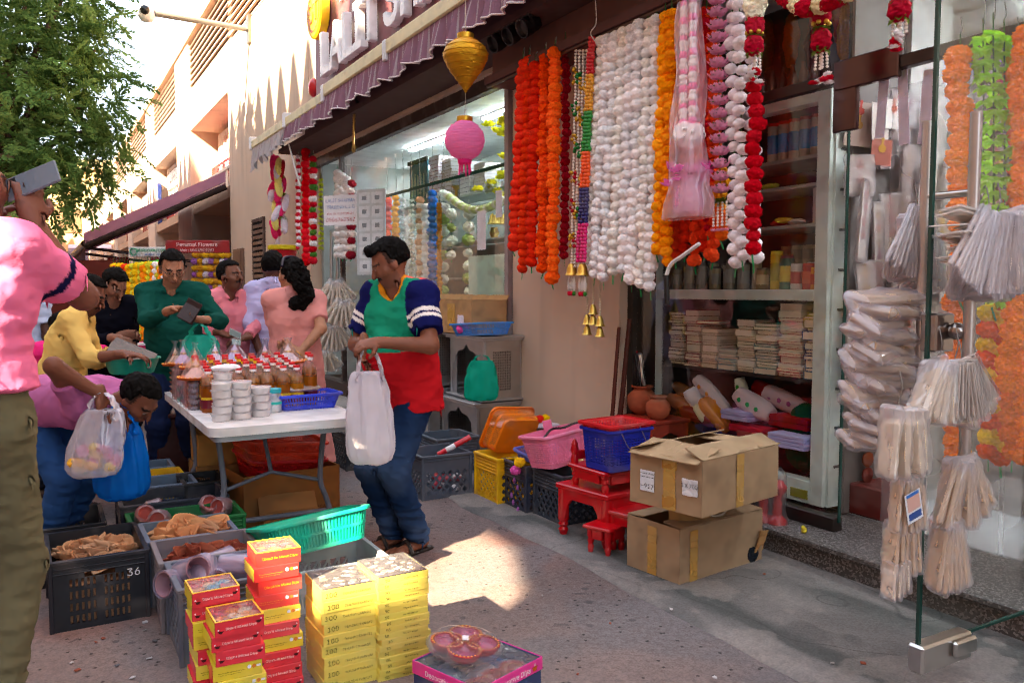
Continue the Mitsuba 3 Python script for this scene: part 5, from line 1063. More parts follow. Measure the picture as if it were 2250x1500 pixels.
def bottle(label, s, c, sc=1.0, yel=False, group=None, hz=1.0):
    b = thing('oil_bottle', label, 'bottle', group); M_ = mat4(F(s, c, TZ + .0005), rng.uniform(0, 6)) @ np.diag([sc, sc, sc * hz, 1.0])
    part(b, 'oil', at(rng.choice(OILD), M_)); part(b, 'neck', at(NECK, M_)); part(b, 'collar', at(CAPY if yel else CAPW, M_ @ mat4((0, 0, .186)))); part(b, 'cap', at(CAPR, M_ @ mat4((0, 0, .1985))))
    part(b, 'paper_label', at(LBL, M_)); part(b, 'label_band', at(LBY, M_))
RW = ('front', 'second', 'third', 'fourth', 'fifth', 'rear')
for r in range(6):
    n = 7
    for i in range(n):
        if r == 0 and i in (1, 2, 3): pass
        rowlab = f'amber oil bottle with {"yellow" if r >= 3 and i < 5 else "white"} collar, {("first second third fourth fifth sixth seventh".split())[i]} from the left in the {RW[r]} row'
        bottle(rowlab, 4.79 + .092 * r + rng.uniform(-.012, .012), .80 + .081 * i + .01 * (r % 2) + rng.uniform(-.008, .008), 1.15, r >= 3 and i < 5, 'oil bottles on the table', 1.0 + .035 * r)
bottle('tall amber oil bottle at the right end of the front row', 4.80, 1.375, 1.1, False, None, 1.30); bottle('tall amber oil bottle just behind the one at the right end', 4.90, 1.39, 1.1, False, None, 1.32)
TUB = lathe([(.001, .001), (.050, .0), (.056, .040), (.060, .041), (.060, .046), (.055, .0465), (.001, .047)], 28)
TUBD, TUBF = shape(TUB, 'haze_film', 'e6e3e6', 40), shape(rough(sub(lathe([(.001, .004), (.046, .004), (.051, .036), (.001, .038)], 28)), .003, 60), 'paper', 'd6d0cb', 40)
for nm, s, c, n in (('left front', 4.435, .805, 5), ('middle front', 4.45, .905, 5), ('left rear', 4.55, .83, 6), ('right', 4.50, 1.02, 4), ('middle rear', 4.57, .945, 4)):
    for i in range(n):
        b = thing('wick_tub', f'clear round tub of white cotton wicks, {nth(i, n)} of the {nm} pile', 'tub'); M_ = mat4(F(s + rng.uniform(-.004, .004), c + rng.uniform(-.004, .004), TZ + .001 + .0405 * i), rng.uniform(0, 6)) @ np.diag([.92, .92, .85, 1.0]); part(b, 'shell', at(TUBD, M_)); part(b, 'wicks', at(TUBF, M_))
b = thing('wick_bag', 'small white bag lying on the left rear pile of tubs', 'bag'); part(b, 'bag', shape(rough(sub(ell(.075, .05, .02, (0, 0, .02), 3)), .012, 22, 3), 'paper', 'e9e8ec', True, m=mat4(F(4.55, .85, TZ + .246), .4)))
for nm, s, c in (('front', 4.62, 1.115), ('rear', 4.66, 1.02)):
    b = thing('jar', f'clear jar with a teal lid, the {nm} one beside the wick tubs', 'jar'); M_ = mat4(F(s, c, TZ + .001)); part(b, 'glass', shape(lathe([(.001, .001), (.040, 0), (.043, .01), (.043, .085), (.038, .10), (.038, .108)], 24), 'haze_film', 'dfe7ea', 40, m=M_)); part(b, 'lid', shape(lathe([(.001, .132), (.041, .131), (.042, .108), (.038, .107)], 24), 'plastic', '249aa6', 30, m=M_)); part(b, 'band', shape(lathe([(.0435, .045), (.044, .046), (.044, .058), (.0435, .059)], 24), 'gloss', '2bb0a0', 40, m=M_)); part(b, 'contents', shape(rough(sub(lathe([(.001, .004), (.036, .004), (.036, .07), (.001, .08)], 18)), .004, 50), 'paper', 'd9d4d6', True, m=M_))
basket('blue plastic basket at the near right corner of the table', fm(4.72, 1.315, TZ + .001, HP + .06), .36, .24, .085, '2f44c8', .03, 1.22)
b = thing('packet', 'shiny packet of brown seeds lying across the blue basket', 'packet'); M_ = mat4(F(4.82, 1.30, TZ + .10), .3, .08, 0)
part(b, 'contents', shape(rough(sub(ell(.12, .07, .018, (0, 0, 0), 3)), .008, 30, 8), 'clay', '5e2a28', True, m=M_)); part(b, 'wrap', shape(rough(sub(ell(.14, .08, .022, (0, 0, .002), 3)), .010, 30, 9), 'haze_film', 'd6c3b8', True, m=M_))
b = thing('bowl', 'teal paper bowl beside the blue basket', 'bowl')
part(b, 'bowl', shape(lathe([(.001, .002), (.03, .0), (.05, .03), (.052, .031), (.03, .004)], 20), 'plastic', '2a9a9a', 40, m=mat4(F(5.62, 1.32, TZ + .002))))
# wrapped towers of painted lamps with pointed lids, along the far and left side of the table
def lamp_tower(label, s, c, h, col, col2, cone=True, r=.045, disc=True):
    b = thing('lamp_tower', label, 'lamps'); M_ = mat4(F(s, c, TZ + .001), rng.uniform(0, 6)); n = max(int(h / .028), 2)
    for i in range(n): part(b, 'lamp', shape(lathe([(.001, 0), (r * .6, 0), (r, .018), (r * 1.02, .022), (r * .6, .008), (.001, .006)], 18), 'clay', (col, col2)[i % 2], 40, m=M_ @ mat4((0, 0, h / n * i))))
    if disc: part(b, 'plate', shape(lathe([(.001, h), (r * 1.9, h + .004), (r * 2.1, h + .016), (r * 2.0, h + .018), (r * .9, h + .010), (.001, h + .012)], 24), 'clay', 'c05a2c', 40, m=M_)); part(b, 'plate_trim', shape(cat(*[ell(.006, .006, .005, (r * 2.0 * math.cos(u), r * 2.0 * math.sin(u), h + .018), 1) for u in np.linspace(0, 6.28, 22, endpoint=False)]), 'metal', 'd6a052', True, m=M_))
    if cone:
        part(b, 'lid', shape(lathe([(r * 1.25, h + .012), (r * 1.1, h + .03), (r * .62, h + .055), (r * .36, h + .075), (r * .40, h + .082), (r * .16, h + .105), (.001, h + .125)], 20), 'clay', col2, 40, m=M_)); part(b, 'lid_band', shape(lathe([(r * .42, h + .070), (r * .46, h + .075), (r * .42, h + .081)], 18), 'metal', 'd0a050', 40, m=M_))
        part(b, 'wrap', shape(rough(lathe([(r * 1.8, h + .012), (r * 1.3, h + .05), (r * .5, h + .11), (r * .22, h + .14), (r * .5, h + .165)], 20), .007, 30, rng.randrange(40)), 'film', 'f1e8f0', True, m=M_))
    else: part(b, 'wrap', shape(rough(lathe([(r * 1.05, 0), (r * 1.12, h * .5), (r * 1.05, h), (r * .3, h + .03)], 18), .004, 40, rng.randrange(40)), 'film', 'f1e8f0', True, m=M_))
for a in (('mauve and terracotta lamp tower with a pointed lid at the left end of the table', 5.55, .78, .20, 'c7836a', 'b9a3c4'), ('orange lamp tower with a wide plate nearest the oil bottles', 4.98, .765, .165, 'c96a44', 'd9b0a8', True, .05), ('pale lilac lamp tower behind the oil bottles', 5.42, .95, .21, 'b0a0c0', 'cdbfd6'),
          ('orange tipped lamp tower next to the green carrier bag', 5.36, .82, .19, 'd08a5a', 'd9a27c'), ('navy and lilac lamp tower with a big pointed lid in the middle of the table', 5.58, 1.10, .20, '2c2f5a', 'b3abd0', True, .06), ('pink lamp tower right of the navy one', 5.52, 1.28, .19, 'cf9fb0', 'd5b4c9'),
          ('terracotta lamp tower in front of the woman in pink', 5.40, 1.40, .20, 'b54a2c', 'cdbcc4', True, .06), ('small lilac lamp tower left of the navy one', 5.66, .98, .17, 'b6a9cc', 'c9bedb', True, .035), ('brown lamp tower at the far left corner', 5.76, .76, .18, '8a5a44', 'c9a794', True, .04)): lamp_tower(*a)
for a in (('grey wrapped lamp stack without a lid beside the front oil bottle', 4.93, .745, .16, '8d8590', 'a79aa4', False, .032, False), ('rose wrapped lamp stack at the table edge', 5.05, .74, .17, 'cf8f84', 'b97a70', False, .036, False), ('pink and lilac lamp stack at the left table edge', 5.22, .745, .15, 'c98aa4', '9fb0c4', False, .034, False), ('teal and pink lamp stack further along the left table edge', 5.32, .735, .12, '5fa69a', 'd28aa0', False, .03, False), ('rose lamp stack at the far left table edge', 5.46, .735, .19, 'd6a498', 'c58a80', False, .036, False)): lamp_tower(*a)
b = thing('tea_tin', 'small pink and white tub beyond the left end of the table', 'tub'); M_ = mat4(P(322, 775, 5.75) - [0, 0, .06]); part(b, 'tub', shape(lathe([(.001, 0), (.05, 0), (.055, .12), (.001, .121)], 24), 'gloss', 'c93a6a', 30, m=M_)); part(b, 'lid', shape(lathe([(.058, .115), (.058, .13), (.001, .131)], 24), 'plastic', 'e8e4e8', 30, m=M_))
# basin in the hands of the man in yellow
M_ = mat4(P(290, 812, 4.92), .35); b = thing('basin', 'teal green basin in front of the man in yellow', 'basin')
part(b, 'bowl', shape(lathe([(.001, .0), (.115, .0), (.125, .01), (.150, .085), (.163, .088), (.163, .094), (.148, .092), (.120, .014), (.001, .008)], 32), 'plastic', '158a72', 40, m=M_ @ mat4((0, 0, -.02))))
b = one('newspaper', 'grey printed paper sheet held over the basin by the man in yellow', 'paper', shape(rough(sub(box(.26, .17, .002), 3), .02, 9, 3), 'paper', '6f6a68', True, m=mat4(P(292, 775, 4.9), .3, .5, .45)))
# ---- carrier bags
def carrier(label, top, w, h, ax, col, seed=0, depth=.5, fill=None, mat='bag', handle=.30, gather=.22, lean=(0, 0), extra_loop=True):
    """Soft carrier bag hanging from its two loops at 'top'; ax: unit vector across its width."""
    k = thing('carrier_bag', label, 'bag'); ax = unit(ax); nb = np.cross(ax, [0, 0, 1]); R = []; n = 40; a = np.linspace(0, 2 * np.pi, n, endpoint=False); body = h * (1 - handle)
    prof = [(0, .55), (.08, .66), (.22, .80), (.45, .93), (.7, 1.0), (.88, .99), (.97, .84), (1.0, .60)]
    z0 = top[2] - h * handle
    for t, f in prof:
        q = np.array([top[0], top[1], z0 - body * t]) + ax * lean[0] * t + nb * lean[1] * t
        pl = 1 + (.13 * (1 - t) + .05) * np.sin(a * 7 + seed + 2 * t) * (.4 + .6 * (1 - t)) + .07 * np.sin(a * 13 + 2 * seed + 3 * t) * (1 - .6 * t)
        R.append(q + np.cos(a)[:, None] * ax * (w / 2 * f) * pl[:, None] + np.sin(a)[:, None] * nb * (w / 2 * depth * (.35 + .65 * f * min(1, .4 + t))) * pl[:, None])
    part(k, 'body', shape(rough(sub(loft(R, cap=True)), .011, 16, seed), mat, col, True))
    for sgn in (-1, 1):
        e = R[0][0 if sgn > 0 else n // 2]; mid = (e + top) / 2 + ax * sgn * w * .05; pts = curve([e - [0, 0, .05], mid, np.asarray(top) + ax * sgn * .012], 8)
        P2 = []
        for i, p in enumerate(pts):
            u = 1 - .55 * i / (len(pts) - 1); P2.append(np.array([p + nb * x * w * .22 * u * depth * 1.2 + ax * (.010 * math.sin(4 * x + i)) for x in np.linspace(-1, 1, 7)] + [p + nb * x * w * .22 * u * depth * 1.2 + ax * (.010 * math.sin(4 * x + i) + .002) for x in np.linspace(1, -1, 7)]))
        part(k, 'handle', shape(loft(P2), mat, col, True))
    if fill: fill(k, np.array([top[0], top[1], z0 - body * .80]) + ax * lean[0] * .8, w, ax, nb)
    return k
carrier('white carrier bag hanging from the hand of the man in the green and red T-shirt', P(806, 758, 4.03), .235, .585, (1, .25, 0), 'ebe6ee', 1, .60, handle=.22, lean=(.015, 0))
def blooms(k, o, w, ax, nb):
    for i in range(26): part(k, 'marigold', at(pom(('d9b52c', 'b0507a', 'd9a23a', 'a05a8a')[i % 4], 'pom', i), pommat(o + ax * rng.uniform(-.36, .36) * w + nb * rng.uniform(-.12, .12) * w + [0, 0, rng.uniform(-.02, .075)], .026)))
carrier('white translucent carrier bag of pink and yellow flowers held by the bending man', P(226, 862, 3.84), .255, .395, (1, .1, 0), 'e4e2f0', 4, .5, mat='haze_film', fill=blooms, handle=.2, lean=(-.06, 0))
carrier('blue carrier bag held by the bending man behind the white one', P(262, 884, 3.98), .25, .47, (1, .1, 0), '1673d2', 7, .6, handle=.22, lean=(.0, 0))
k = carrier('sea green carrier bag on the arm of the man in dark green', P(437, 712, 5.42), .26, .24, (1, 0, 0), '2fb8a0', 9, .5, handle=.30)
# ---- under the table
def carton(label, m, w, d, h, col='a9805a', flaps=(1, 1, 0, 0), tape=True, mat='card', fa=(.6, .5, 2.4, 2.2), open_=True, fl=.45):
    """Cardboard box: origin at its foot centre. flaps: front, back, left, right; fa: their angles above level inwards (0 = closed)."""
    k = thing('cardboard_box', label, 'box'); t = .005
    walls = [box(w, t, h, (0, s_ * (d / 2 - t / 2), h / 2)) for s_ in (-1, 1)] + [box(t, d - 2 * t, h, (s_ * (w / 2 - t / 2), 0, h / 2)) for s_ in (-1, 1)]
    part(k, 'wall', shape(rough(subedge(cat(*walls), .06), .0035, 9, rng.randrange(50)), mat, col, 30, m=m)); part(k, 'base', shape(box(w - .012, d - .012, .006, (0, 0, .006)), mat, col, False, m=m))
    for i, (on, o, a, L, D) in enumerate(zip(flaps, ((0, -d / 2, h), (0, d / 2, h), (-w / 2, 0, h), (w / 2, 0, h)), (0, math.pi, -HP, HP), (w, w, d, d), (d / 2, d / 2, w / 2 * fl * 2, w / 2 * fl * 2))):
        if not on: continue
        f = box(L - .006, D * (on if on != 1 else 1), t, (0, D * (on if on != 1 else 1) / 2, t / 2)); f = rough(subedge(f, .05), .005, 12, i); part(k, 'flap', shape(f, mat, jit(col, 6), 30, m=m @ mat4(o, a) @ mat4((0, 0, .001), 0, fa[i])))
    return k
def tape_on(k, m, w, d, h, sides=(), col='b58a45'):
    for side, x, z, tw, th in sides:
        A = facing(m, w, d, h, side, .0042); part(k, 'tape', shape(mv(rough(subedge(rect(tw, th), .05), .0012, 20, 3), (x, z, 0)), 'gloss', col, 30, m=A))
m = fm(5.13, 1.27, 0, HP + .12); k = carton('brown carton under the table with a wide flap folded outwards', m, .60, .42, .33, '96653a', (.62, 0, 0, 0), fa=(-1.45, 0, 0, 0))
A = facing(m, .60, .42, .33, 'front', .0045); part(k, 'lettering', shape(cat(mv(text('HANDLE WITH CARE', .020, .0006), (.10, -.085, 0)), mv(text('THIS SIDE UP', .020, .0006), (.10, -.12, 0))), 'paper', '5a3d30', False, m=A))
basket('upper orange red basket lying in the carton under the table', fm(5.12, 1.24, .37, HP + .2, .10, .12), .50, .36, .15, 'c8381a', .05, 1.2); basket('lower red basket wedged in the carton under the table', fm(5.14, 1.26, .27, HP + .18, .08, .10), .48, .35, .13, 'b3151c', .05, 1.2)
m = fm(4.66, 1.22, 0, HP - .1); carton('low open carton on the ground by the near table legs', m, .34, .26, .13, 'a3744a', (1, 1, 0, 1), fa=(-.4, 2.5, 0, -.5))
m = fm(5.62, .98, 0, HP); carton('tan carton at the back under the table', m, .30, .34, .30, '9a7044', (0, 0, 0, 0)); m = fm(5.60, .98, .305, HP); carton('small carton on top of the tan one at the back under the table', m, .28, .3, .20, 'a67a44', (0, 0, 0, 0))
k = thing('carved_screen', 'orange carved wooden screen with pierced crosses standing beyond the crates', 'screen'); M_ = fm(6.35, .40, 0, HP)
sc_ = sg.box(-.17, .0, .17, .58); hl_ = []
for i in range(4):
    for j in range(9):
        x, z = -.09 + .06 * i, .08 + .05 * j; hl_ += [sg.box(x - .018, z - .006, x + .018, z + .006), sg.box(x - .006, z - .018, x + .006, z + .018)]
from shapely.ops import unary_union
part(k, 'lattice', shape(xf(upright(extr(sc_.difference(unary_union(hl_)), .02)), M_), 'wood', 'c46a1c', False)); part(k, 'backing', shape(box(.32, .01, .56, (0, .03, .29)), 'wood', '2a0f0a', False, m=M_)); part(k, 'stud_border', shape(cat(*[ell(.009, .006, .009, (s_ * .155, -.022, .03 + .022 * i), 1) for i in range(25) for s_ in (-1, 1)]), 'wood', 'd98a3a', True, m=M_))
k = thing('wooden_chest', 'dark red brown wooden chest under the far end of the table', 'chest'); M_ = fm(6.30, .95, 0, HP); part(k, 'body', shape(box(.55, .4, .52, (0, 0, .27), .008), 'wood', '3d120c', 30, m=M_)); part(k, 'lid', shape(box(.58, .43, .03, (0, 0, .546), .006), 'wood', '4d1a10', 30, m=M_))
# ================================================================ the white cabinet and its stock
def fbx(s0, s1, c0, c1, z0, z1, b=0): return FB(min(s0, s1), max(s0, s1), c0, c1, z0, z1, b)
K = thing('display_cabinet', 'tall white framed cabinet stuffed with books, cans and folded cloth', 'cabinet'); WH = 'c9d0cd'
part(K, 'frame', shape(cat(fbx(3.10, 3.19, 3.77, 3.86, .20, 2.55, .004), fbx(4.56, 4.63, 3.77, 3.86, .20, 2.55, .004), fbx(3.19, 4.56, 3.772, 3.86, 2.455, 2.545, .004), fbx(3.19, 4.56, 3.772, 3.86, 1.355, 1.42, .004), fbx(3.19, 4.56, 3.772, 3.86, .20, .33, .004)), 'plastic', WH, 30))
part(K, 'back', shape(cat(fbx(3.1, 4.63, 4.28, 4.30, .2, 3.25), fbx(3.08, 3.10, 3.9, 4.28, 2.56, 3.25), fbx(4.61, 4.63, 3.86, 4.28, .2, 2.55)), 'matte', '3a3634', False)); part(K, 'side', shape(fbx(3.085, 3.10, 3.80, 4.30, .2, 2.55), 'plastic', WH, False))
for i, z in enumerate((.53, .895, 1.40, 1.80, 2.03, 2.19)): part(K, 'shelf', shape(fbx(3.19, 4.56, 3.87, 4.28, z - .02, z), 'plastic' if i > 2 else 'wood', '8f9694' if i > 2 else '2b2422', False))
for i in range(9): part(K, 'slat_groove', shape(fbx(3.079, 3.0855, 3.84, 4.28, .42 + .22 * i, .435 + .22 * i), 'matte', '4c5150', False))
part(K, 'brand_plate', shape(fbx(3.20, 3.32, 3.764, 3.772, .225, .275), 'gloss', '8a7f2c', False), 'small yellow plate')
def book(label, grp, s, c, z, w, d, t, col, rz=0.0, page='e8dfd0'):
    k = thing('book', label, 'book', grp); M_ = fm(s, c, z, rz); part(k, 'cover', shape(cat(box(w, d, .0022, (0, 0, .0011)), box(w, d, .0022, (0, 0, t - .0011)), box(.003, d, t - .0045, (-w / 2 + .0015, 0, t / 2))), 'gloss', col, False, m=M_)); part(k, 'pages', shape(box(w - .006, d - .005, t - .005, (.001, 0, t / 2)), 'paper', page, False, m=M_)); return z + t
NUM = 'first second third fourth fifth sixth seventh eighth ninth tenth'.split()
BKC = [['7a4a30', '8a5a3a', '6a4030'], ['8a2a34', 'b9a08a', '9a3a44', 'a5804a'], ['bfae96', 'a99878', 'c4b59e'], ['9aa09a', 'b9bdb4', '6a90a4'], ['b59a7a', '7a6858', 'c9b8a4'], ['8a8a70', '3f6a80', '7a3a30', 'c4b890'], ['b02a2e', 'd8d3c9', 'b8333a', 'e0dad0'], ['2a6a9a', '1f3f8a', '38407a', 'c4b03a', '22306a']]
for i, (s, w, H_) in enumerate(((4.47, .14, .36), (4.30, .15, .36), (4.14, .15, .26), (3.98, .16, .13), (3.81, .16, .30), (3.64, .18, .31), (3.45, .18, .40), (3.285, .13, .37))):
    z = .896; j = 0
    while z < .896 + H_:
        t = rng.uniform(.012, .022) if rng.random() < .7 else rng.uniform(.025, .05)
        z = book(f'book lying in the {NUM[i]} stack from the left on the cabinet book shelf', f'books in the {NUM[i]} stack of the cabinet', s + rng.uniform(-.008, .008), 3.98 + rng.uniform(-.015, .015), z + .0008, w * rng.uniform(.88, 1.0), .19, t, jit(rng.choice(BKC[i]), 14), rng.uniform(-.06, .06), jit('e4d8c6', 10)); j += 1
book('red book lying slanted over the second stack', None, 4.17, 3.95, 1.19, .17, .15, .02, 'b8281f', .3)
for i in range(8): book('book in the loose pile at the dark foot of the cabinet', 'books at the foot of the cabinet', 4.02 - .16 * (i // 4) + rng.uniform(-.02, .02), 3.98, .335 + .022 * (i % 4), .15, .2, .02, jit(rng.choice(['8a5a40', 'c9b79a', '5a6a4a', 'a04a3a']), 14), rng.uniform(-.2, .2))
# cans, bottles and boxes above the middle rail
def can(label, s, c, z, r, h, col, lid=None, band=None, name='tin', cat_='tin'):
    k = thing(name, label, cat_); M_ = mat4(F(s, c, z), rng.uniform(0, 6)); part(k, 'body', shape(lathe([(.001, 0), (r, 0), (r, h * .9), (r * .9, h * .93), (.001, h * .935)], 20), 'gloss', col, 40, m=M_))
    if lid: part(k, 'lid', shape(lathe([(r * .93, h * .88), (r * .95, h), (.001, h * 1.002)], 20), 'plastic', lid, 40, m=M_))
    if band: part(k, 'paper_label', shape(lathe([(r * 1.004, h * .22), (r * 1.008, h * .23), (r * 1.008, h * .68), (r * 1.004, h * .69)], 20), 'gloss', band, 40, m=M_))
for a in (('tall yellow can with a lime ring, first from the right of the poms', 3.58, 3.90, 1.421, .037, .23, 'c4a82a', 'd9d24a', '9a8a22'), ('dark green and yellow can beside the lime ringed can', 3.50, 3.90, 1.421, .042, .20, '2a5a4a', '5a3a4a', 'd0b43a'), ('white can with red dots on the cabinet shelf', 3.425, 3.90, 1.421, .036, .15, 'd6d0cc', 'e0dcd8', 'b04a48'), ('small white can behind the white one with red dots', 3.385, 3.99, 1.421, .034, .16, 'cfcaca', 'd9d4d0', 'a04040'),
          ('red packet tin beside the white cans', 3.335, 3.90, 1.421, .038, .15, 'b32a22', 'c23a2a', 'd05a3a'), ('orange yellow tin at the right end of the shelf', 3.255, 3.89, 1.421, .046, .125, 'e0921c', 'e8a83a', 'c8401f'), ('short brown tin in front of the grey packets', 3.72, 3.93, 1.421, .04, .13, '8a6a3a', '5a4a3a', 'c9b48a')): can(*a)
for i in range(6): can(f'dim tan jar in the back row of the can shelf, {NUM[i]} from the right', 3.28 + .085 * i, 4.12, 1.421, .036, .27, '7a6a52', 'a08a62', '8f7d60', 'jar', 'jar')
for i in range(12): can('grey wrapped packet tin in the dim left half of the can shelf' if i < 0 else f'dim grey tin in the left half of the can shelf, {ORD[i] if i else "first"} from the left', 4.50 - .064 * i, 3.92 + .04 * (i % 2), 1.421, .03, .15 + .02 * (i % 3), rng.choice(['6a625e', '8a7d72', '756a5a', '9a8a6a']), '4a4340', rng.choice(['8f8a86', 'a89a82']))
for i in range(6): can(f'clear bottle with blue label and red cap, {NUM[i]} from the right, upper shelf', 3.26 + .082 * i, 3.95, 2.191, .036, .24, 'a5988a', 'b01c1c', '2f6fa8', 'bottle', 'bottle')
can('shiny steel canister at the right of the shelf', 3.27, 3.95, 1.801, .07, .22, 'b9b4ae', '8a8a88', None, 'canister', 'canister')
for i, (s, c, z, col, nm) in enumerate(((3.62, 3.95, 1.805, 'c92a22', 'red'), (3.56, 3.93, 1.82, 'd9b42a', 'yellow'), (3.66, 3.92, 2.032, 'a8b43a', 'lime'), (3.46, 3.93, 1.805, 'c9c4c0', 'white'))): one('packet', f'{nm} shiny packet lying on a dim upper shelf of the cabinet', 'packet', shape(rough(sub(ell(.06, .035, .018, (0, 0, .018), 3)), .008, 40, i), 'gloss', col, True, m=fm(s, c, z, rng.uniform(-.5, .5))))
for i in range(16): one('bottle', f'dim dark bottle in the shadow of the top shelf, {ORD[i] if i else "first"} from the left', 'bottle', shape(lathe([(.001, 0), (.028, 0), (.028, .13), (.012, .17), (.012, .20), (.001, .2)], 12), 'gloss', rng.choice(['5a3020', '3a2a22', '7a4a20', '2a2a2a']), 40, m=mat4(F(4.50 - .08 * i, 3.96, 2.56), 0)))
# cloth and packets on the low shelf
def cloth_roll(label, s, c, z, L, r, col, rz, ry, mat='cloth', spot=None):
    k = thing('cloth_bundle', label, 'cloth'); M_ = fm(s, c, z, rz, 0, ry); part(k, 'cloth', shape(rough(sub(xf(lathe([(.001, -L / 2), (r * .8, -L / 2), (r, -L * .3), (r * .95, L * .3), (r * .7, L / 2), (.001, L / 2)], 16), mat4((0, 0, 0), 0, 0, HP))), r * .25, 14, rng.randrange(50)), mat, col, True, m=M_))
    if spot: part(k, 'motif', shape(cat(*[ell(.016, .004, .016, (L * (i - 1) * .25, -r * 1.0, .004 * i), 1) for i in range(3)]), 'cloth', spot, True, m=M_))
def folded(label, s, c, z, w, d, n, t, col, rz=0, ry=0, mat='cloth'):
    k = thing('folded_cloth', label, 'cloth'); M_ = fm(s, c, z, rz, 0, ry)
    for i in range(n): part(k, 'fold', shape(rough(subedge(box(w, d, t * .92, (rng.uniform(-.004, .004), 0, t * (i + .5)), .004), .03), .003, 22, i), mat, jit(col, 5), 30, m=M_))
cloth_roll('white gauze cloth rolled up on the low shelf, leaning towards the terracotta pots', 4.12, 3.90, .72, .34, .05, 'c9bfc8', 0, .55, spot='d98a3a'); cloth_roll('crumpled white cotton knot on the low shelf', 4.24, 3.86, .68, .14, .055, 'cfd0de', .4, .9); cloth_roll('orange brocade cloth rolled on the low shelf', 4.02, 3.84, .60, .26, .055, 'd07a1c', .1, .7, 'gloss')
cloth_roll('pale pink printed cloth bag on the low shelf', 3.72, 3.88, .70, .30, .065, 'cbb3bc', 0, .35, spot='3a9a5a'); cloth_roll('second pale pink cloth bag lying deeper on the low shelf', 3.55, 3.96, .74, .28, .06, 'b59aa6', .1, .25, spot='8a4a7a'); cloth_roll('white printed bag standing up between the cloth rolls', 3.86, 3.93, .74, .22, .04, 'd3d3c6', 0, 1.2, spot='3a8a3a'); cloth_roll('maroon brocade roll at the front of the low shelf', 4.16, 3.83, .57, .30, .05, '7a1f1c', .05, .15, 'gloss'); cloth_roll('copper brocade roll beside the terracotta pots', 4.36, 3.86, .62, .26, .05, '8a4a26', .1, .25, 'gloss'); cloth_roll('second copper brocade roll higher beside the pots', 4.38, 3.90, .71, .24, .045, '7a4a22', -.1, .2, 'gloss'); cloth_roll('red cloth roll behind the pink bags', 3.76, 4.05, .76, .24, .05, 'a3201f', .1, .3); cloth_roll('cream card triangle on the maroon roll', 4.12, 3.80, .60, .12, .03, 'cfc3a4', .2, .9)
folded('lilac folded papers lying in the middle of the low shelf', 3.78, 3.84, .60, .22, .16, 2, .03, 'a79fd0', .05, 0, 'paper'); folded('dark red folded cloth at the right of the low shelf', 3.40, 3.92, .60, .30, .2, 2, .035, '8a1418', -.02); folded('stack of lilac folded sheets at the right end of the low shelf', 3.34, 3.81, .50, .26, .16, 4, .020, 'b3aede', .03, 0, 'paper'); folded('bright red folded cloth in the middle of the low shelf', 3.68, 3.83, .532, .28, .14, 2, .022, 'a8161f', 0); folded('brown wrapped brocade stack under the red cloth', 3.60, 3.80, .50, .26, .12, 1, .05, '8a3420', .02, 0, 'gloss')
k = one('sack', 'dark green cloth sack slumped in the bottom corner of the cabinet', 'sack', shape(rough(sub(ell(.15, .12, .22, (0, 0, .2), 3)), .03, 7, 4), 'cloth', '0f3d24', True, m=fm(3.38, 3.96, .325)))
# ---- clay pots on their low red table, the steel bag and leaning sticks
def low_table(label, m, w, d, h, col, arch=True, turned=False, name='low_table', cat_='stool', back=False, th=.025, lr=.02, mat='wood'):
    k = thing(name, label, cat_); part(k, 'seat', shape(box(w, d, th, (0, 0, h - th / 2), .006), mat, col, 30, m=m))
    for sx in (-1, 1):
        for sy in (-1, 1):
            x, y = sx * (w / 2 - .035), sy * (d / 2 - .035)
            if turned: prof = [(.001, 0), (lr * .8, 0), (lr * .9, .012), (lr * 1.1, .03), (lr * .8, .045), (lr * 1.15, .06), (lr * .9, .075), (lr * 1.25, .09), (lr * 1.25, h - th)]; part(k, 'leg', shape(lathe(prof, 14), mat, col, 35, m=m @ mat4((x, y, 0))))
            else: part(k, 'leg', shape(box(.05, .05, h - th, (x, y, (h - th) / 2), .004), mat, col, 30, m=m))
    for ax, L, o in ((0, w, d / 2 - .02), (0, w, -d / 2 + .02), (1, d, w / 2 - .02), (1, d, -w / 2 + .02)):
        a = sg.Polygon([(-L / 2 + .06, h - th - .05), (L / 2 - .06, h - th - .05), (L / 2 - .06, h - th), (-L / 2 + .06, h - th)])
        if arch: a = a.union(sg.Polygon([(-L / 2 + .04, h * .35), (-L / 2 + .07, h * .35), (-L / 2 + .09, h * .6), (-L * .22, h * .72), (0, h * .80), (L * .22, h * .72), (L / 2 - .09, h * .6), (L / 2 - .07, h * .35), (L / 2 - .04, h * .35), (L / 2 - .04, h - th), (-L / 2 + .04, h - th)]))
        pm_ = xf(upright(extr(a, .018)), mat4((0, .009, 0))); part(k, 'apron', shape(mv(pm_, (0, o, 0)) if ax == 0 else mv(mv(pm_, (0, 0, 0), rz=HP), (o, 0, 0)), mat, col, False, m=m))
    if back:
        for sx in (-1, 1): part(k, 'post', shape(lathe([(.001, 0), (.022, 0), (.022, .03), (.015, .05), (.024, .075), (.018, .10), (.020, .11), (.008, .135), (.001, .14)], 14), mat, col, 35, m=m @ mat4((sx * (w / 2 - .03), d / 2 - .03, h))))
        part(k, 'rail', shape(box(w - .09, .022, .05, (0, d / 2 - .03, h + .045), .005), mat, col, 30, m=m))
    return k
low_table('red brown low wooden table with an arched apron carrying the terracotta pots', fm(4.40, 3.62, .153), .40, .34, .40, '8a3020')
POT = [(.001, 0), (.045, .0), (.085, .030), (.105, .075), (.100, .125), (.070, .160), (.058, .170), (.070, .190), (.074, .195), (.066, .196), (.05, .170)]
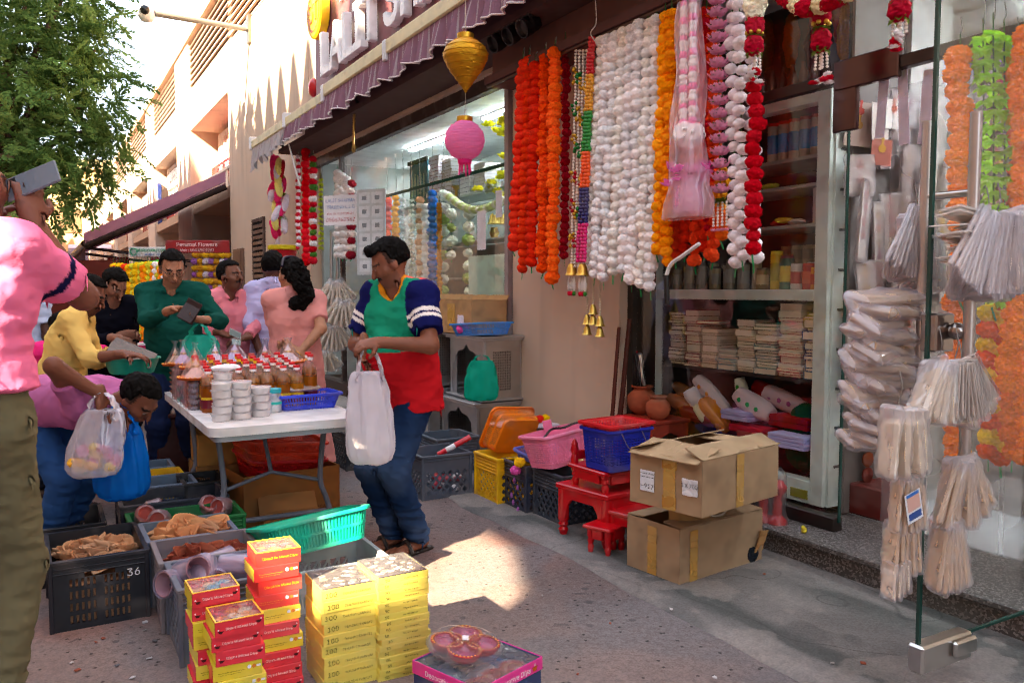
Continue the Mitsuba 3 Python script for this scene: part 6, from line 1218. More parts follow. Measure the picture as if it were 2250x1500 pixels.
for lab, x, sc_ in (('larger terracotta pot on the low red table', 1413, 1.02), ('smaller terracotta pot on the low red table', 1466, .80)):
    k = thing('clay_pot', lab, 'pot'); M_ = mat4(F(4.52 if x < 1440 else 4.29, 3.63 if x < 1440 else 3.58, .554), 0, 0, 0, sc_); part(k, 'vessel', shape(lathe(POT, 32), 'clay', 'a2553c', 40, m=M_)); part(k, 'rim_band', shape(lathe([(.071, .182), (.077, .186), (.077, .196), (.070, .197)], 32), 'clay', '8f4630', 40, m=M_))
k = thing('packet', 'silver foil packet with a black strap standing in the larger pot', 'packet'); M_ = mat4(F(4.53, 3.63, .74), AF, .08, -.1); part(k, 'foil', shape(rough(sub(box(.09, .04, .24, (0, 0, .12), .012), 3), .010, 22, 5), 'chrome', 'c9ced4', True, m=M_)); part(k, 'strap', shape(tube(curve([(.01, -.03, .24), (.02, -.035, .15), (.03, -.03, .05), (.03, -.03, .0)]), .006, 6), 'plastic', '16161a', True, m=M_)); part(k, 'stopper', shape(ell(.018, .018, .015, (-.02, 0, .25)), 'plastic', 'a01c24', True, m=M_))
one('stick', 'dark brown wooden stick leaning in the corner beside the pillar', 'stick', shape(tube([F(4.60, 3.44, .15), F(4.55, 3.48, .7), F(4.50, 3.495, 1.22)], [.020, .018, .015], 10), 'wood', '4a2218', True)); one('stick', 'second thinner brown stick leaning beside the first by the pillar', 'stick', shape(tube([F(4.63, 3.42, .15), F(4.57, 3.46, 1.16)], [.016, .013], 10), 'wood', '572a1e', True))
k = thing('hook_pole', 'bent white steel hook with a black grip hanging among the red garlands', 'hook'); part(k, 'rod', shape(tube(curve([FC(1537, 535, 3.0), FC(1500, 562, 3.0), FC(1475, 580, 3.0), FC(1464, 605, 3.0)], 8), .011, 10), 'plastic', 'd9d6d4', True)); part(k, 'grip', shape(tube([FC(1464, 605, 3.0), FC(1466, 668, 3.0)], .015, 10), 'plastic', '141416', True))
# ---- goods on the pavement in front of the pillar
crate_at('yellow milk crate in the pavement row in front of the pillar', 4.70, 5.02, 2.58, 2.92, .31, 'e0a915', 'diamond', name='milk_crate', ribs=4); crate_at('dark slate milk crate next to the yellow one, with pompoms hung on it', 4.42, 4.72 - .01, 2.63, 2.97, .31, '343a48', 'diamond', name='milk_crate', ribs=4); crate_at('dark slate milk crate nearest the red stools', 4.06, 4.385, 2.67, 3.02, .31, '3a404d', 'diamond', name='milk_crate', ribs=4)
crate_at('dark grey lattice crate of red packets beside the jeans of the man in the T-shirt', 5.06, 5.42, 2.20, 2.56, .30, '4a515c', 'diamond', name='milk_crate', ribs=1); crate_at('black lattice crate behind the white carrier bag', 6.2, 6.55, 2.05, 2.42, .30, '23262d', 'diamond', name='milk_crate', ribs=3); crate_at('slate crate against the shop window behind the lattice crate', 5.60, 5.95, 2.55, 2.9, .30, '4f5a68', 'diamond', name='milk_crate')
for i in range(14): one('packet', 'red and white wrapped packet in the lattice crate', 'packet', shape(rough(sub(box(.07, .05, .03, b=.008), 2), .004, 40, i), 'gloss', rng.choice(['b01c2a', 'd9d3d3', 'a82a3a', 'c04a5a']), True, m=mat4(F(5.12 + .24 * rng.random(), 2.25 + .26 * rng.random(), .04 + .15 * rng.random()), rng.uniform(0, 6), rng.uniform(-1, 1))), 'packets in the lattice crate')
k = thing('tube_packet', 'red and white tube sticking up out of the lattice crate', 'packet'); part(k, 'tube', shape(tube([F(5.25, 2.40, .26), F(5.18, 2.62, .38)], .020, 12), 'gloss', 'c9202c', True)); part(k, 'band', shape(tube([F(5.232, 2.456, .2905), F(5.213, 2.515, .3227)], .0205, 12), 'gloss', 'e6dede', True))
for i, (x, y, c_) in enumerate(((1142, 1015, 'e8b01c'), (1133, 1033, 'e85fb0'))): one('pompom_charm', f'{"yellow" if i == 0 else "pink"} pompom of the charm hanging on the slate crate', 'pompom', at(pom(c_, 'pom', i), mat4(FC(x, y, 2.60), 0, 0, 0, .036)))
one('charm_tassel', 'string of small coloured tassels under the pink pompom', 'tassel', shape(cat(*[ell(.009, .009, .02, FC(1130 + 8 * math.sin(i * 2), 1055 + 16 * i, 2.61), 1) for i in range(6)]), 'pom', '9a5a9a', True))
m = fm(5.28, 3.12, 0, HP + .06); carton('brown carton with a plastic tray of pompoms on top, behind the orange basket', m, .40, .42, .40, '96653a', (0, 0, 0, 0))
k = thing('tray', 'clear plastic tray lying on the brown carton', 'tray'); part(k, 'tray', shape(box(.42, .36, .02, (0, 0, .412), .006), 'plastic', 'c4bccb', 30, m=m)); one('red_card', 'flat red packet on the plastic tray', 'packet', shape(box(.22, .10, .012, (0, -.02, .43), .003), 'gloss', 'b8202a', 30, m=m))
for i in range(5): one('pompom', f'{"yellow" if i % 2 == 0 else "red"} pompom on the tray, {NUM[i]} from the left', 'pompom', at(pom('e8b414' if i % 2 == 0 else 'd2241c', 'pom', i), m @ mat4((-.07 + .056 * i, -.06, .455), i, 0, 0, .033)))
basket('orange plastic basket lying on its side against the carton', fm(4.93, 2.86, .40, HP + .2, -1.15, .1), .38, .30, .13, 'ee7c18', .05, 1.2); basket('purple blue tray lying in the slate milk crate', fm(4.52, 2.82, .32, HP + .3, .25), .34, .24, .05, '6a70c0', .03, 1.15)
k = basket('pink plastic shopping basket with a dark handle on the slate crates', fm(4.27, 2.80, .345, HP + .12, -.12, -.10), .40, .28, .20, 'e8799f', .04, 1.2, 'grid', rimcol='ec86aa'); part(k, 'handle', shape(cat(tube(curve([(-.20, -.12, .20), (-.12, -.10, .235), (-.02, -.09, .225), (.10, -.10, .235), (.20, -.12, .20)], 8), .007, 8)), 'plastic', '2a1a20', True, m=fm(4.27, 2.80, .345, HP + .12, -.12, -.10))); part(k, 'grip_plate', shape(box(.07, .01, .07, (.03, .13, .225), .004), 'plastic', 'e8799f', 30, m=fm(4.27, 2.80, .345, HP + .12, -.12, -.10)))
SR = 'b5121c'; low_table('large glossy red wooden stool with turned legs', fm(3.80, 2.86, .012, HP + .16), .56, .42, .30, SR, True, True, 'stool', 'stool', False, .03, .026, 'gloss'); low_table('red wooden stool with a posted back rail stacked upon the large stool', fm(3.74, 2.80, .313, HP + .04), .40, .34, .12, SR, False, True, 'stool', 'stool', True, .022, .02, 'gloss'); low_table('small red stool tucked under the large stool at the right', fm(3.50, 2.78, .012, HP + .25), .26, .24, .22, SR, False, True, 'stool', 'stool', False, .022, .018, 'gloss'); low_table('smallest red stool standing in front of the others', fm(3.56, 2.62, .012, HP + .35), .20, .18, .15, SR, False, True, 'stool', 'stool', False, .02, .016, 'gloss')
k = thing('spool', 'cream wooden spool lying in the slate crate beside the red stool', 'spool'); o = F(4.08, 2.78, .36); M_ = frame(o, NV, [0, 0, 1], np.cross(NV, [0, 0, 1])) @ mat4((0, 0, 0), 0, 0, HP); part(k, 'disc', shape(lathe([(.001, 0), (.065, 0), (.07, .01), (.065, .02), (.02, .025), (.02, .10), (.035, .105), (.035, .12), (.001, .12)], 24), 'wood', 'c9b070', 35, m=M_))
k = basket('blue plastic basket standing on the stacked red stools', fm(3.66, 2.76, .437, HP + .10), .31, .25, .225, '1c2a9c', .03, 1.14, 'grid'); part(k, 'wire_handle', shape(cat(tube(curve([(-.10, -.13, .24), (-.05, -.145, .14), (.0, -.15, .10), (-.02, -.15, .09)], 8), .003, 6), tube(curve([(.05, -.13, .24), (.10, -.145, .13), (.12, -.15, .06)], 8), .003, 6)), 'chrome', 'c9c9cc', True, m=fm(3.66, 2.76, .437, HP + .10)))
basket('red plastic basket nested inside the blue one', fm(3.66, 2.76, .632, HP + .10), .325, .262, .06, 'c21a24', .03, 1.16, 'grid')
# cardboard boxes in front of the step
def corner_box(s, c, w, d, a): return fm(s + d / 2 * math.cos(a) - 0 * w, c + w / 2 * math.cos(a) + d / 2 * math.sin(a), 0, HP - a)
m1 = fm(3.175, 2.905, .014, HP + .12); k = carton('lower cardboard box with a torn corner beside the granite step', m1, .63, .355, .265, 'a0856a', (.62, .62, 0, 0), fa=(.10, .06, 0, 0)); tape_on(k, m1, .63, .355, .265, (('front', -.22, -.01, .055, .25), ('right', 0, 0, .055, .25)))
tape_on(k, m1, .63, .355, .265, (('left', .0, -.01, .06, .24),)); part(k, 'torn_hole', shape(rough(sub(ell(.045, .004, .04), 1), .01, 30), 'matte', '171c24', True, m=m1 @ mat4((.24, -.1795, .04)))); part(k, 'torn_flap', shape(rough(sub(box(.09, .004, .12), 3), .012, 18), 'card', 'a57c52', 30, m=m1 @ mat4((.30, -.185, .10), .2, .25, .1)))
k = thing('cardboard_piece', 'bent cardboard with green handling marks squeezed between the two boxes', 'cardboard'); mm_ = m1 @ mat4((-.07, -.02, .275), .1)
arc = np.array([[.19 * math.cos(t), -.10 * math.sin(t) - .02] for t in np.linspace(math.pi * 1.02, -.1, 22)]); part(k, 'card', shape(loft([np.vstack([np.column_stack([arc * (1 + .05 * z / .13), np.full(len(arc), z)]), np.column_stack([arc[::-1] * .97 * (1 + .05 * z / .13), np.full(len(arc), z)])]) for z in (0, .045, .09, .128)]), 'card', 'a57f52', 30, m=mm_))
for x, tt in ((-.13, 2.35), (-.06, 1.92), (.03, 1.4)):
    M_ = mm_ @ mat4((.194 * math.cos(tt), -.103 * math.sin(tt) - .025, .065), tt - HP) @ XZ @ mat4((0, 0, .004)); part(k, 'green_mark', shape(cat(mv(rect(.05, .003), (0, .03, 0)), mv(rect(.003, .06), (-.025, 0, 0)), mv(extr(sg.Polygon([(-.015, -.002), (0, .018), (.015, -.002)]), .0006), (0, 0, 0)), mv(rect(.006, .02), (0, -.012, 0))), 'paper', '1f7a48', False, m=M_))
part(k, 'strap', shape(tube(curve([(-.07, -.125, .09), (-.02, -.14, .02), (.08, -.14, .005), (.15, -.12, .03), (.18, -.09, .10)], 8), .005, 7), 'plastic', 'bdb3a2', True, m=mm_))
m2 = fm(3.02, 2.82, .395, HP + .20); k = carton('upper cardboard box with lifted flaps and white address labels', m2, .63, .42, .255, 'a08468', (.52, .52, .0, 0), fa=(.42, .30, 0, 0)); part(k, 'flap', shape(rough(subedge(box(.20, .40, .005), .04), .006, 12), 'card', 'a48a6c', 30, m=m2 @ mat4((-.25, 0, .268), 0, 0, -.25))); part(k, 'flap', shape(rough(subedge(box(.20, .40, .005), .04), .006, 12, 2), 'card', 'a48a6c', 30, m=m2 @ mat4((.25, 0, .26), 0, 0, .05)))
tape_on(k, m2, .63, .42, .255, (('front', -.02, .0, .06, .25), ('left', .03, .0, .07, .25))); tape_on(k, m2, .63, .42, .255, (('left', .03, .09, .085, .05), ('left', .03, -.09, .08, .06)), 'a8742c')
L_ = facing(m2, .63, .42, .255, 'left', .0055); part(k, 'address_label', shape(mv(rect(.085, .10), (-.10, -.01, 0)), 'paper', 'd6d8df', False, m=L_)); part(k, 'lettering', shape(cat(mv(text('917', .022, .0006), (-.088, -.046, .0008)), mv(text('Consignee : LST DXB', .0058, .0006), (-.10, .022, .0008)), mv(text('Supplier : Rajeet Exports', .0052, .0006), (-.10, .006, .0008)), mv(text('Box No :', .006, .0006), (-.123, -.038, .0008))), 'paper', '22242c', False, m=L_))
part(k, 'torn_label', shape(mv(rough(subedge(rect(.085, .075), .01), .004, 30), (.148, .0, 0)), 'paper', 'd9dae0', True, m=L_)); part(k, 'lettering', shape(mv(text('1 X 700', .018, .0006), (.148, .0, .005)), 'paper', '2b2f3c', False, m=L_))
k = thing('candle_packet', 'pair of red twisted candles in clear wrap behind the cardboard boxes', 'candles'); o = F(3.20, 3.42, .153)
for i, (a, b) in enumerate(((0, 0), (.07, .03))): M_ = mat4(o + NV * b - UV * a); part(k, 'candle', shape(lathe([(.001, 0), (.055, 0), (.05, .02), (.022, .045), (.026, .07), (.020, .09), (.026, .11), (.020, .13), (.026, .15), (.045, .175), (.05, .20), (.03, .23), (.001, .24)], 18), 'gloss', 'a3141c', 40, m=M_)); part(k, 'wrap', shape(rough(lathe([(.060, 0), (.045, .08), (.05, .16), (.05, .26), (.02, .31)], 16), .010, 28, i), 'film', 'f0e8ea', True, m=M_))
one('toy', 'small yellow plastic duck bit lying on the granite step', 'toy', shape(cat(ell(.022, .014, .012, (0, 0, .012)), ell(.012, .011, .012, (-.016, 0, .032)), ell(.012, .008, .006, (.022, 0, .018))), 'plastic', 'c9b42a', True, m=mat4(F(2.93, 3.43, .152), 1.0)))
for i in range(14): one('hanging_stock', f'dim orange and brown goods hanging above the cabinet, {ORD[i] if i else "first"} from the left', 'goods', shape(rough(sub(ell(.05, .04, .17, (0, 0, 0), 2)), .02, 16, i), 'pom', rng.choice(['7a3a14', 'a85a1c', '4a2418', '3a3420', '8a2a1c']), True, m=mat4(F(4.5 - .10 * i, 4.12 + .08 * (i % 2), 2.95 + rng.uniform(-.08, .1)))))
# ================================================================ packets on the glass door
def DP(x, y, s):
    r = ray(x, y); return CAM + r * (s / float(UV @ r))
def pouch(w, h, t, seed, fill=.75):
    """A flat filled packet hanging down from its top edge: (contents, film)."""
    a = rough(sub(box(w * .86, t, h * fill, (0, 0, -h * (1 - fill) - h * fill / 2 + .01), t * .4), 2), t * .35, 30, seed); b = rough(subedge(box(w, t * 1.35, h, (0, 0, -h / 2), t * .5), w / 5), t * .5, 24, seed + 3); return a, b
_PK = {}
def pk(kind, i):
    key = (kind, i % 4)
    if key not in _PK:
        w, h, t, col, fl, fcol = {'agar': (.105, .175, .008, 'd6c9c2', .80, 'cfc8cf'), 'wick': (.085, .13, .012, 'ddcfbf', .72, 'd9d5dc'), 'long': (.095, .21, .014, 'cdb193', .78, 'd9d5dc'), 'puff': (.27, .13, .034, 'b39a80', .9, 'd2cde0'), 'card': (.095, .14, .004, 'cfc4bd', .92, 'd6d2d2'), 'cord': (.10, .17, .016, 'd8c9b4', .74, 'dcd8de'), 'paper': (.09, .16, .004, 'd9d0c6', .95, 'dedada')}[kind]
        a, b = pouch(w, h, t, i * 5 + len(kind), fl); _PK[key] = (shape(a, 'paper', col, 40), shape(b, 'haze_film' if kind == 'agar' else ('film' if kind == 'card' else 'crinkle'), fcol, 40))
    return _PK[key]
def bunch(label, o, kind, n, a0, a1, y0, y1, yaw=None, jit_=.01, hook=True, sc=1.0, lift=0.0, fwd=0.0, group=None):
    """Packets fanned out on one wire: o the hook, a0..a1 the swing of the fan, y0..y1 the turn of each packet's face."""
    k = thing('packet_bunch', label, 'packets', group)
    for i in range(n):
        t = i / max(n - 1, 1); a = a0 + (a1 - a0) * t + rng.uniform(-.03, .03); y = y0 + (y1 - y0) * t + rng.uniform(-.12, .12); dn = NV * math.sin(a) - np.array([0, 0, 1]) * math.cos(a) + UV * (-fwd + rng.uniform(-.05, .05)); z = -unit(dn)
        x = -UV * math.cos(y) + NV * math.sin(y); x = unit(x - z * (x @ z)); M_ = frame(o + NV * jit_ * (t - .5) * 2 + np.array([0, 0, rng.uniform(-.012, .004) - lift * t]), x, np.cross(z, x), z) @ mat4(sc=sc); A, Bp = pk(kind, i); q = part(k, 'packet', at(A, M_)); part(q, 'film', at(Bp, M_))
    if hook: part(k, 'wire', shape(tube(curve([o + [0, 0, .10], o + UV * -.01 + [0, 0, .05], o, o + NV * .015 - [0, 0, .012]], 6), .0018, 6), 'metal', '8a8a8c', True))
    return k
S1, S2 = 1.90, 1.60
bunch('fan of paper packets in clear film on the far door handle', DP(2008, 468, S1), 'agar', 26, -.60, .26, -1.15, .15, sc=1.38)
bunch('second layer of packets behind the fan on the far door handle', DP(2030, 515, S1 + .03), 'agar', 14, -.42, .2, -.8, .3, sc=1.2)
bunch('broad fan of paper packets in clear film on the near door handle', DP(2165, 478, S2), 'agar', 34, -.70, .45, -1.2, .55, sc=1.52); bunch('big sheaf of packets at the right edge of the view on the near handle', DP(2190, 470, S2 - .02), 'agar', 20, -.25, .66, -.6, .9, sc=1.5)
for j in range(13):
    k = thing('packet', f'flat paper packet sticking out sideways from the near handle bunch, {ORD[j] if j else "lowest"} from the bottom', 'packet'); A, Bp = pk('paper', j); M_ = frame(DP(2128 + rng.uniform(-10, 18), 572 - 8.0 * j, S2 + .02), unit(-UV + NV * rng.uniform(-.4, .4)), [0, 0, 1], -NV) @ mat4((0, 0, 0), rng.uniform(-.1, .1), HP * .95 + rng.uniform(-.12, .12), HP + rng.uniform(-.15, .15)); M_ = mat4(DP(2140 + rng.uniform(-14, 18), 575 - 8.2 * j, S2 + .02), AF + HP + rng.uniform(-.25, .25), rng.uniform(-.25, .1), rng.uniform(-.1, .2)) @ mat4((.02, 0, 0), HP, HP, 0); q = part(k, 'paper', at(A, M_)); part(k, 'film', at(Bp, M_))
for j in range(21):
    t = j / 20; k = thing('packet', f'puffed grain packet, {nth(20 - j, 21)} of the pile strung on the door', 'packet'); A, Bp = pk('puff', j)
    o = DP(1945 - 28 * t + rng.uniform(-8, 8), 655 + 315 * t, S1 - .03); M_ = mat4(o, AF + HP + rng.uniform(-.45, .45), 0, 0) @ mat4((0, 0, 0), 0, -1.15 + rng.uniform(-.3, .3), rng.uniform(-.13, .16)) @ mat4((0, 0, .065), 0, 0, 0, 1.0 - .22 * max(t - .45, 0)); part(k, 'contents', at(A, M_)); part(k, 'film', at(Bp, M_))
part(key_for('packet_string'), 'cord', shape(tube([DP(1978, 625, S1 - .03), DP(1925, 985, S1 - .03)], .0025, 5), 'matte', 'b9b3b0', True)); labels['packet_string'] = {'label': 'cord on which the puffed packets are strung', 'category': 'string'}
bunch('bunch of cotton cord packets under the door lock', DP(2062, 790, S2), 'cord', 8, -.55, .15, -.6, .5, sc=1.2); bunch('spray of white packets with a printed card under the door lock', DP(2098, 790, S2 - .02), 'card', 14, -.1, .8, -.5, .9, sc=1.35); bunch('clear packets of beads and wicks at the right under the door lock', DP(2105, 815, S2), 'wick', 9, .15, .85, -.3, .9, sc=1.4)
bunch('pair of flat wick packets hanging below the lock', DP(1975, 885, S2), 'cord', 4, -.16, .22, -.5, .4, sc=1.32, jit_=.03)
bunch('string of long tan wick packets at the lowest hook, upper row', DP(1990, 1040, S2), 'long', 6, -.14, .10, -.5, .3, sc=.85, jit_=.035); bunch('string of long tan wick packets at the lowest hook, lower row', DP(1978, 1140, S2 + .01), 'long', 5, -.10, .12, -.4, .3, sc=.85, hook=False, jit_=.035)
bunch('lowest single wick packets beneath the tan ones', DP(1965, 1225, S2), 'wick', 4, -.1, .14, -.4, .2, sc=.9, hook=False, jit_=.02)
bunch('bunch of wick packets right of the door bar near the floor', DP(2105, 1005, S2 - .01), 'long', 11, -.42, .6, -.8, .8, sc=1.1); bunch('long wick packets hanging lowest by the door edge', DP(2075, 1135, S2), 'long', 7, -.12, .22, -.6, .5, sc=1.15, hook=False)
k = thing('price_card', 'blue, white and red printed card in clear film among the lowest wick packets', 'card'); M_ = frame(DP(2008, 1112, S2 - .05), unit(NV + [0, 0, .25]), unit(np.cross(-UV, NV + [0, 0, .25])), -UV); part(k, 'card', shape(rect(.075, .095), 'gloss', 'cfd6e0', False, m=M_)); part(k, 'print', shape(mv(rect(.06, .022), (0, -.028, .0008)), 'gloss', '24488c', False, m=M_)); part(k, 'print', shape(mv(rect(.06, .045), (0, .012, .0008)), 'gloss', 'd0a59a', False, m=M_)); part(k, 'print', shape(mv(rect(.06, .010), (0, .040, .0008)), 'gloss', '2b64b0', False, m=M_))
for nm, L, x in (('first', .30, 1938), ('second', .36, 1985), ('third', .34, 2035)): k = one('paper_strip', f'white paper strip taped inside the doorway glass, {nm} from the left', 'paper', shape(rough(subedge(box(.055, .002, L), .05), .006, 9, int(x)), 'paper', 'c9bfd2', True, m=mat4(FC(x, 235, 3.64), AF, 0, rng.uniform(-.08, .08))))
# ---- inside the doorway: strip curtain, slatted display wall with hanging packets
for i in range(5): one('curtain_strip', f'clear vinyl strip of the doorway curtain, {NUM[i]} from the left', 'curtain strip', shape(rough(subedge(fbx(2.75 - .21 * i, 2.56 - .21 * i, 3.80, 3.803, .2, 2.44), .12), .012, 5, i), 'film', 'e3dfe6', True))
W_ = thing('slat_wall', 'pale slatted display wall inside the doorway hung with packets', 'display wall')
part(W_, 'panel', shape(cat(fbx(1.9, 3.07, 4.72, 4.76, .16, 3.2)), 'matte', '8f8a88', False)); part(W_, 'panel', shape(fbx(3.02, 3.07, 3.78 + .55, 4.72, .16, 3.2), 'matte', '9a9694', False))
for i in range(20): part(W_, 'slat', shape(fbx(1.9, 3.02, 4.70, 4.722, .25 + .147 * i, .365 + .147 * i), 'plastic', 'a39e9d', False))
PR = []
for i in range(6):
    r_ = random.Random(i + 40); M_ = [rect(.10, .15)]; PR.append(i)
CARDC = ['c9c3bf', 'b3a9a4', 'd3cbc4', 'a8938a', 'bdb4b8', '8f5a50', 'b9a06a']; DECO = ['9a3a34', 'b0843a', 'a85a4a', 'b08a4a', '8a3a5a']
CD = [(shape(mv(box(w, .004, h, (0, 0, -h / 2)), (0, 0, 0)), 'gloss', c, False), w, h) for w, h, c in ((.12, .16, 'c9c3bf'), (.10, .30, 'c4bab6'), (.14, .20, 'b3a9a4'), (.09, .40, 'd0c8c2'), (.16, .24, 'a8938a'), (.12, .14, '9a5a50'))]
DE = [shape(cat(*[mv(DISC, (0, 0, 0), sc=(.022, .022, 1)), mv(rect(.012, .03), (0, .03, 0)), mv(DISC, (0, .05, 0), sc=(.009, .012, 1))]), 'gloss', c, False) for c in DECO]
part(W_, 'return_panel', shape(fbx(3.06, 3.078, 3.90, 6.6, .16, 3.2), 'matte', '6d6765', False))
n = 0
for row, z in enumerate((2.46, 2.16, 1.90, 1.62, 1.34, 1.04)):
    for col in range(11):
        if rng.random() < .06: continue
        d, w, h = CD[rng.randrange(6)]; M_ = mat4(F(3.03 - .05 * rng.random() - .02 * (n % 3), 3.90 + .105 * col + rng.uniform(-.03, .03), z + rng.uniform(-.07, .09)), AF + HP + rng.uniform(-.5, .3), 0, rng.uniform(-.14, .14))
        k = thing('hanging_card', f'printed card packet beside the cabinet, {NUM[row]} row from the top, {ORD[col] if col else "first"} from the left', 'packet'); part(k, 'card', at(d, M_))
        for q in range(max(int(h / .09), 1)): part(k, 'motif', at(DE[(n + (q if n % 3 == 0 else 0)) % 5], M_ @ mat4((0, -.0035, -.05 - .075 * q)) @ XZ))
        if rng.random() < .6: part(k, 'sleeve', shape(rough(subedge(box(w * 1.2, .02, h * 1.12, (0, 0, -h / 2)), .05), .008, 20, n), 'haze_film', 'b9b2b6', True, m=M_))
        part(k, 'peg', shape(tube([M_[:3, 3], M_[:3, 3] + UV * .06], .0025, 5), 'metal', '8a8a8a', True)); n += 1
for j in range(7): strand(f'red and yellow garland hanging deep inside the doorway, {NUM[j]} from the left', F(2.55 - .11 * j, 4.35, 2.5 - .1 * (j % 2)), F(2.55 - .11 * j, 4.35, 1.65 - .2 * (j % 3)), .035, .06, (['8a1a26', 'd9a41c', '5d6b2c'], ['b02030', 'd8cfc4', '6d7b2c'], ['d99a1c', 'a02030'])[j % 3] * 4, 'alt', group='garlands deep inside the doorway')
for j in range(12): one('wall_disc', f'dark red round ornament in the column beside the cabinet, {ORD[j] if j else "first"} from the top', 'ornament', shape(lathe([(.001, 0), (.04, .0), (.045, .012), (.03, .02), (.001, .022)], 18), 'gloss', '6a2a22' if j % 2 else '7a3a20', 35, m=frame(F(3.03, 4.05, 1.36 - .09 * j), [0, 0, 1], NV, -UV)))
one('chest', 'dark glossy box on the floor inside the doorway', 'box', shape(fbx(2.85, 3.3, 3.95, 4.25, .155, .33, .01), 'gloss', '5a1c18', 30)); 
# ---- inside the show window
SHF = thing('wall_shelf', 'glass wall shelf inside the show window holding books and silver ware', 'shelf'); part(SHF, 'board', shape(cat(fbx(6.4, 10.8, 4.1, 4.5, 2.44, 2.46), fbx(6.4, 10.8, 4.6, 5.0, 1.55, 1.57), fbx(6.4, 10.8, 4.6, 5.0, 2.0, 2.02)), 'plastic', '9aa7a6', False)); part(SHF, 'backboard', shape(fbx(6.3, 11.0, 5.02, 5.06, .2, 3.1), 'matte', '6d746f', False))
for i in range(4):
    z = 2.461
    while z < 2.461 + (.52, .44, .36, .30)[i]: z = book(f'book in the {NUM[i]} pile on the high window shelf', f'books in the {NUM[i]} pile on the high window shelf', 9.15 - .36 * i + (.0 if i < 2 else -.1), 4.25, z, .26, .2, rng.uniform(.03, .05), jit(('7a3a3a', '8a6a3a', '4a4a6a', 'b0a08a')[i], 16), rng.uniform(-.05, .05), 'c9c9cf')
one('picture', 'dark teal framed picture standing on the high window shelf', 'picture', shape(cat(fbx(9.45, 10.0, 4.2, 4.22, 2.46, 3.02)), 'gloss', '2a5560', False)); part('picture', 'figure', shape(cat(*[xf(ell(.03, .005, .16, (0, 0, 0)), mat4(F(9.55 + .09 * i, 4.195, 2.70 + .03 * (i % 2)), AF)) for i in range(5)]), 'gloss', '6d8478', True))
part('picture', 'frame', shape(cat(fbx(9.42, 10.03, 4.18, 4.2, 3.0, 3.05), fbx(9.42, 10.03, 4.18, 4.2, 2.43, 2.48)), 'wood', '2a2a28', False))
for i in range(46):
    s, sh_ = rng.uniform(6.4, 8.6), rng.choice([(4.25, 2.461), (4.75, 1.571), (4.75, 2.021)]); r_ = rng.uniform(.03, .07)
    k = one('silver_ware', 'silver and brass vessel standing on the window shelves', 'vessel', shape(lathe(rng.choice([[(.001, 0), (r_ * .6, 0), (r_, r_), (r_ * .6, r_ * 1.7), (r_ * .75, r_ * 2), (.001, r_ * 2)], [(.001, 0), (r_, .0), (r_ * .3, r_ * .4), (r_ * .3, r_ * 1.5), (r_ * 1.1, r_ * 2.2), (.001, r_ * 2.1)]]), 16), 'chrome', rng.choice(['c9ccd0', 'b9bcc2', 'c9a45a', 'd0d3d6']), 40, m=mat4(F(s, sh_[0] + rng.uniform(-.12, .12), sh_[1]))), 'vessels on the window shelves')
for j, (x, y0, y1) in enumerate(((975, 430, 690), (992, 440, 560), (1030, 470, 640))): strand(f'white and green ball flower string in the window, {NUM[j]} from the left', *hang(x, y0, x, y1, 3.95), .062, .13, ['d9e0cf', 'e3e6da', '8fa45a'], 'alt', group='ball flower strings in the window')
for i in range(16):
    p = FC(rng.uniform(1048, 1118), rng.uniform(250, 425), 3.95); one('silk_flower', 'yellow silk flower hanging at the upper right of the window', 'flower', at(pom('d6cf2c' if i % 4 else 'c9d0cc', 'petal', i), mat4(p, i, rng.uniform(-1, 1), 0, .085)), 'yellow silk flowers in the window')
pts = curve([FC(985, 430, 3.85), FC(1020, 455, 3.85), FC(1060, 460, 3.85), FC(1110, 440, 3.85)], 8); k = thing('swag_garland', 'pale green and white flower swag across the window', 'garland')
for i, p in enumerate(pts): part(k, 'flower', at(pom('cdd89a' if i % 3 else 'e4e8d6', 'soft', i), mat4(p, i, 0, 0, .05)))
for i, (x, y, w, h, nm) in enumerate(((1058, 506, .17, .36, 'tall white notice'), (1096, 448, .11, .24, 'small white notice'))): one('notice', f'{nm} taped to the window glass near the pillar', 'paper', shape(xf(box(w, .002, h), mat4(FC(x, y, 3.59), AF)), 'paper', 'd3d3da', False))
for i in range(5): k = one('gold_bell_charm', f'gold bell charm on a thread inside the window, {NUM[i]} from the left', 'charm', shape(lathe([(.004, .10), (.02, .08), (.035, .02), (.05, 0), (.001, .002)], 14), 'metal', 'c9ab58', 40, m=mat4(FC(1082 + 9 * i, 492, 3.75))))
# shop notice, price board, far glass door with handle and white packets
k = thing('shop_notice', 'white printed notice with a phone number on the far window glass', 'sign'); M_ = mat4(FC(748, 462, 3.30), AF * .35); part(k, 'sheet', shape(box(.48, .003, .37), 'paper', 'e3e3ea', False, m=M_))
for tx, z, h_, c_ in (('LALIT SHARMA', .10, .042, '3f6ab0'), ('TRADING L.L.C', .02, .042, '3f6ab0'), ('Mob No. 0507598625', -.055, .027, 'b03a48'), ('0506742362', -.14, .048, 'b02a38')): part(k, 'lettering', shape(upright(mv(text(tx, h_, .001), (0, z, .002))), 'paper', c_, False, m=M_))
k = thing('price_board', 'pale board of small printed leaflets in the window beside the notice', 'board'); M_ = mat4(FC(816, 510, 3.42), AF * .4); part(k, 'board', shape(box(.40, .01, 1.0), 'plastic', 'b9c2c6', False, m=M_))
for i in range(6):
    for j in range(2): part(k, 'leaflet', shape(box(.15, .003, .13, (-.09 + .18 * j, -.008, .40 - .16 * i)), 'paper', 'ccd3d8', False, m=M_)); part(k, 'print', shape(box(.06, .002, .05, (-.09 + .18 * j, -.0105, .40 - .16 * i)), 'paper', '7d858c', False, m=M_))
